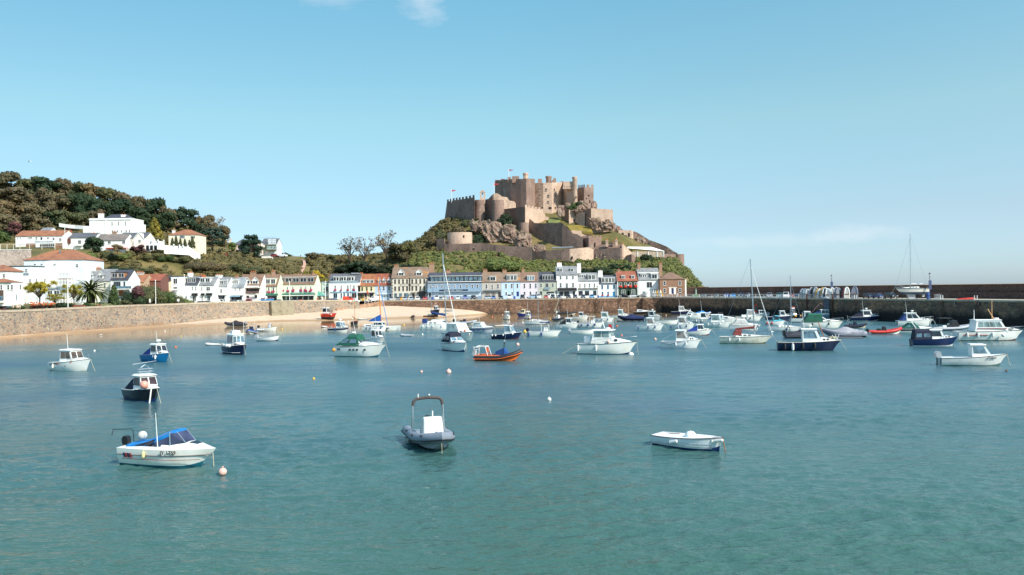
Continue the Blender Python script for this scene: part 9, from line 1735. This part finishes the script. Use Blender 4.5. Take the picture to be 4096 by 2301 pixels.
for i, (px, c, l) in enumerate(((2585,WHITE,'white kayak standing alone'),(2609,LGREY,'pale grey kayak, second of the upright row'),(2616,WHITE,'white kayak, third of the upright row'),(2623,CANV,'cream kayak in the middle of the upright row'),(2630,YELLOW,'orange yellow kayak of the upright row'),(2637,LGREY,'grey kayak right of the orange yellow one'),(2644,WHITE,'white kayak at the right of the upright row'),(2652,YELLOW,'yellow tipped kayak leaning at the right end'))):
 t = thing('kayak', l+' behind the quay railing', 'kayak', PXZ(px, ZQ, 320), 0, 'kayaks stored upright'); t.rotation_euler[1] = math.radians(-4 if i < 7 else -18); m = MB(); m.lathe([(.03,0),(.2,.5),(.28,1.2),(.27,1.9),(.16,2.6),(.03,3.1)], (0,0,0), 8); obj('hull', m, c, t, True); obj('cockpit', MB().ball((0,-.2,1.4), .17, 8, 0, 2.0), BLACK, t)
p = PXZ(3862, ZQ+.15, 196); t = thing('kayak', 'red kayaks lying flat on the pier near the right edge', 'kayak', p, math.radians(-14)); m = MB(); m.lathe([(.03,-2.4),(.25,-1.6),(.34,0),(.25,1.6),(.03,2.4)], (0,0,0), 8, 0, Matrix.Rotation(math.radians(86),4,'Y')); obj('hull', m, paint((200,46,40),.4,.08), t, True); obj('seat', MB().bx(-.3,.3,-.2,.2,.2,.42), BLACK, t)
t = thing('storage_cage', 'wire cage and timber pallet on the pier right of the yacht', 'cage', PXZ(3752, ZQ, 202)); m = MB()
for x in (-.7,-.35,0,.35,.7):
 for y in (-.5,.5): m.tube([(x,y,0),(x,y,1.3)], .03, 4)
for z in (.1,.5,.9,1.3):
 for y in (-.5,.5): m.tube([(-.7,y,z),(.7,y,z)], .03, 4)
obj('frame', m, LGREY, t)
t = thing('water_drum', 'blue barrel beside the yacht on the pier', 'barrel', PXZ(3712, ZQ, 206)); obj('body', MB().lathe([(.38,0),(.42,.5),(.42,1.3),(.38,1.8)], (0,0,0), 12), paint((60,90,150),.5,.1), t); obj('band', MB().lathe([(.44,.85),(.44,.95)], (0,0,0), 12), BLACK, t)
t = thing('flower_statue', 'pale green statue on a plinth at the root of the pier', 'statue', PXZ(2784, ZQ, 326)); obj('plinth', MB().bx(-1.6,1.6,-.6,.6,0,.9), paint((92,120,92),.8,.12), t); obj('figure', MB().lathe([(.45,.9),(.3,1.5),(.36,2.2),(.15,2.8),(.12,3.4)], (0,0,0), 8), paint((150,176,160),.8,.1), t)
t = thing('stone_wall', 'brown stone wall at the root of the pier behind the statue', 'wall', PXZ(2800, ZQ, 344)); s_ = 344/F; obj('stonework', MB().bx(-46*s_,36*s_,0,1.4,-3,(1186-1149)*s_), M_QUAY, t); obj('gate', MB().bx(8*s_,16*s_,-.1,.05,.1,2.0), paint((180,176,150),.8,.1), t)
t = thing('fence', 'wooden post and rail fence on the grass slope before the bungalow', 'fence', T(60,995)); o_ = t.location.copy(); prev = None
for px in (2,28,54,80,118,168,220,262):
 p = T(px, 998 if px < 180 else 1000);
 if not p: continue
 obj('post', MB().bx(-.09,.09,-.09,.09,-.4,2.0), paint((214,206,190),.9,.1), t).location = p-o_
 if prev is not None: obj('rail', MB().tube([prev-o_+Vector((0,0,1.9)), p-o_+Vector((0,0,1.9))], .07, 5), paint((214,206,190),.9,.1), t)
 prev = p
t = thing('path', 'pink paved path climbing the slope behind the kiosk', 'path'); m = MB(); rows = []
for px, py, w in ((1196,1112,9),(1202,1098,8),(1212,1080,7),(1219,1064,6),(1217,1050,5),(1212,1042,4)):
 a = T(px-w, py); b_ = T(px+w, py)
 if a and b_: rows.append([a+Vector((0,-.2,.7)), b_+Vector((0,-.2,.7))])
del t['label'], t['category'];
bpy.data.objects.remove(t); m.loft(rows); structure('path', m, paint((190,150,132),.9,.1,.4))
for i, (px, w, l) in enumerate(((312,56,'long red brick planter left of the palm'),(388,34,'red brick planter right of the palm'))): t = thing('planter', l, 'planter', W(px,1228-i*2,sy(px)+4)); s_ = 204/F; obj('body', MB().bx(-w/2*s_,w/2*s_,-.3,.3,-.2,.45), paint((150,84,66),.9,.12), t); obj('soil', MB().bx(-w/2*s_+.1,w/2*s_-.1,-.22,.22,.451,.5), F_BROWN, t)
t = thing('rockery', 'pale stone rockery behind the left end of the sea wall', 'rockery', W(62,1234,196)); rg = random.Random(6); m = MB()
for k in range(9):
 c = (rg.uniform(-1.6,1.6), rg.uniform(-.3,.3), rg.uniform(.1,.5)); m.lathe([(.1,-.4),(rg.uniform(.25,.45),-.1),(rg.uniform(.2,.35),.3),(.05,.5)], c, 5)
obj('stones', m, paint((190,170,146),.9,.15,3), t)
t = thing('rowing_boat', 'small boat with a cream hull parked upright behind the palm', 'boat', W(318,1212,219)); rows = [[(x,-w,0),(x,-w*.7,-.7),(x,0,-.9),(x,w*.7,-.7),(x,w,0)] for x, w in ((-1.0,.1),(-.6,.7),(.2,.9),(1.0,.8))]; obj('hull', MB().loft(rows, closed=True, cap0=True, cap1=True), CREAMB, t, True)
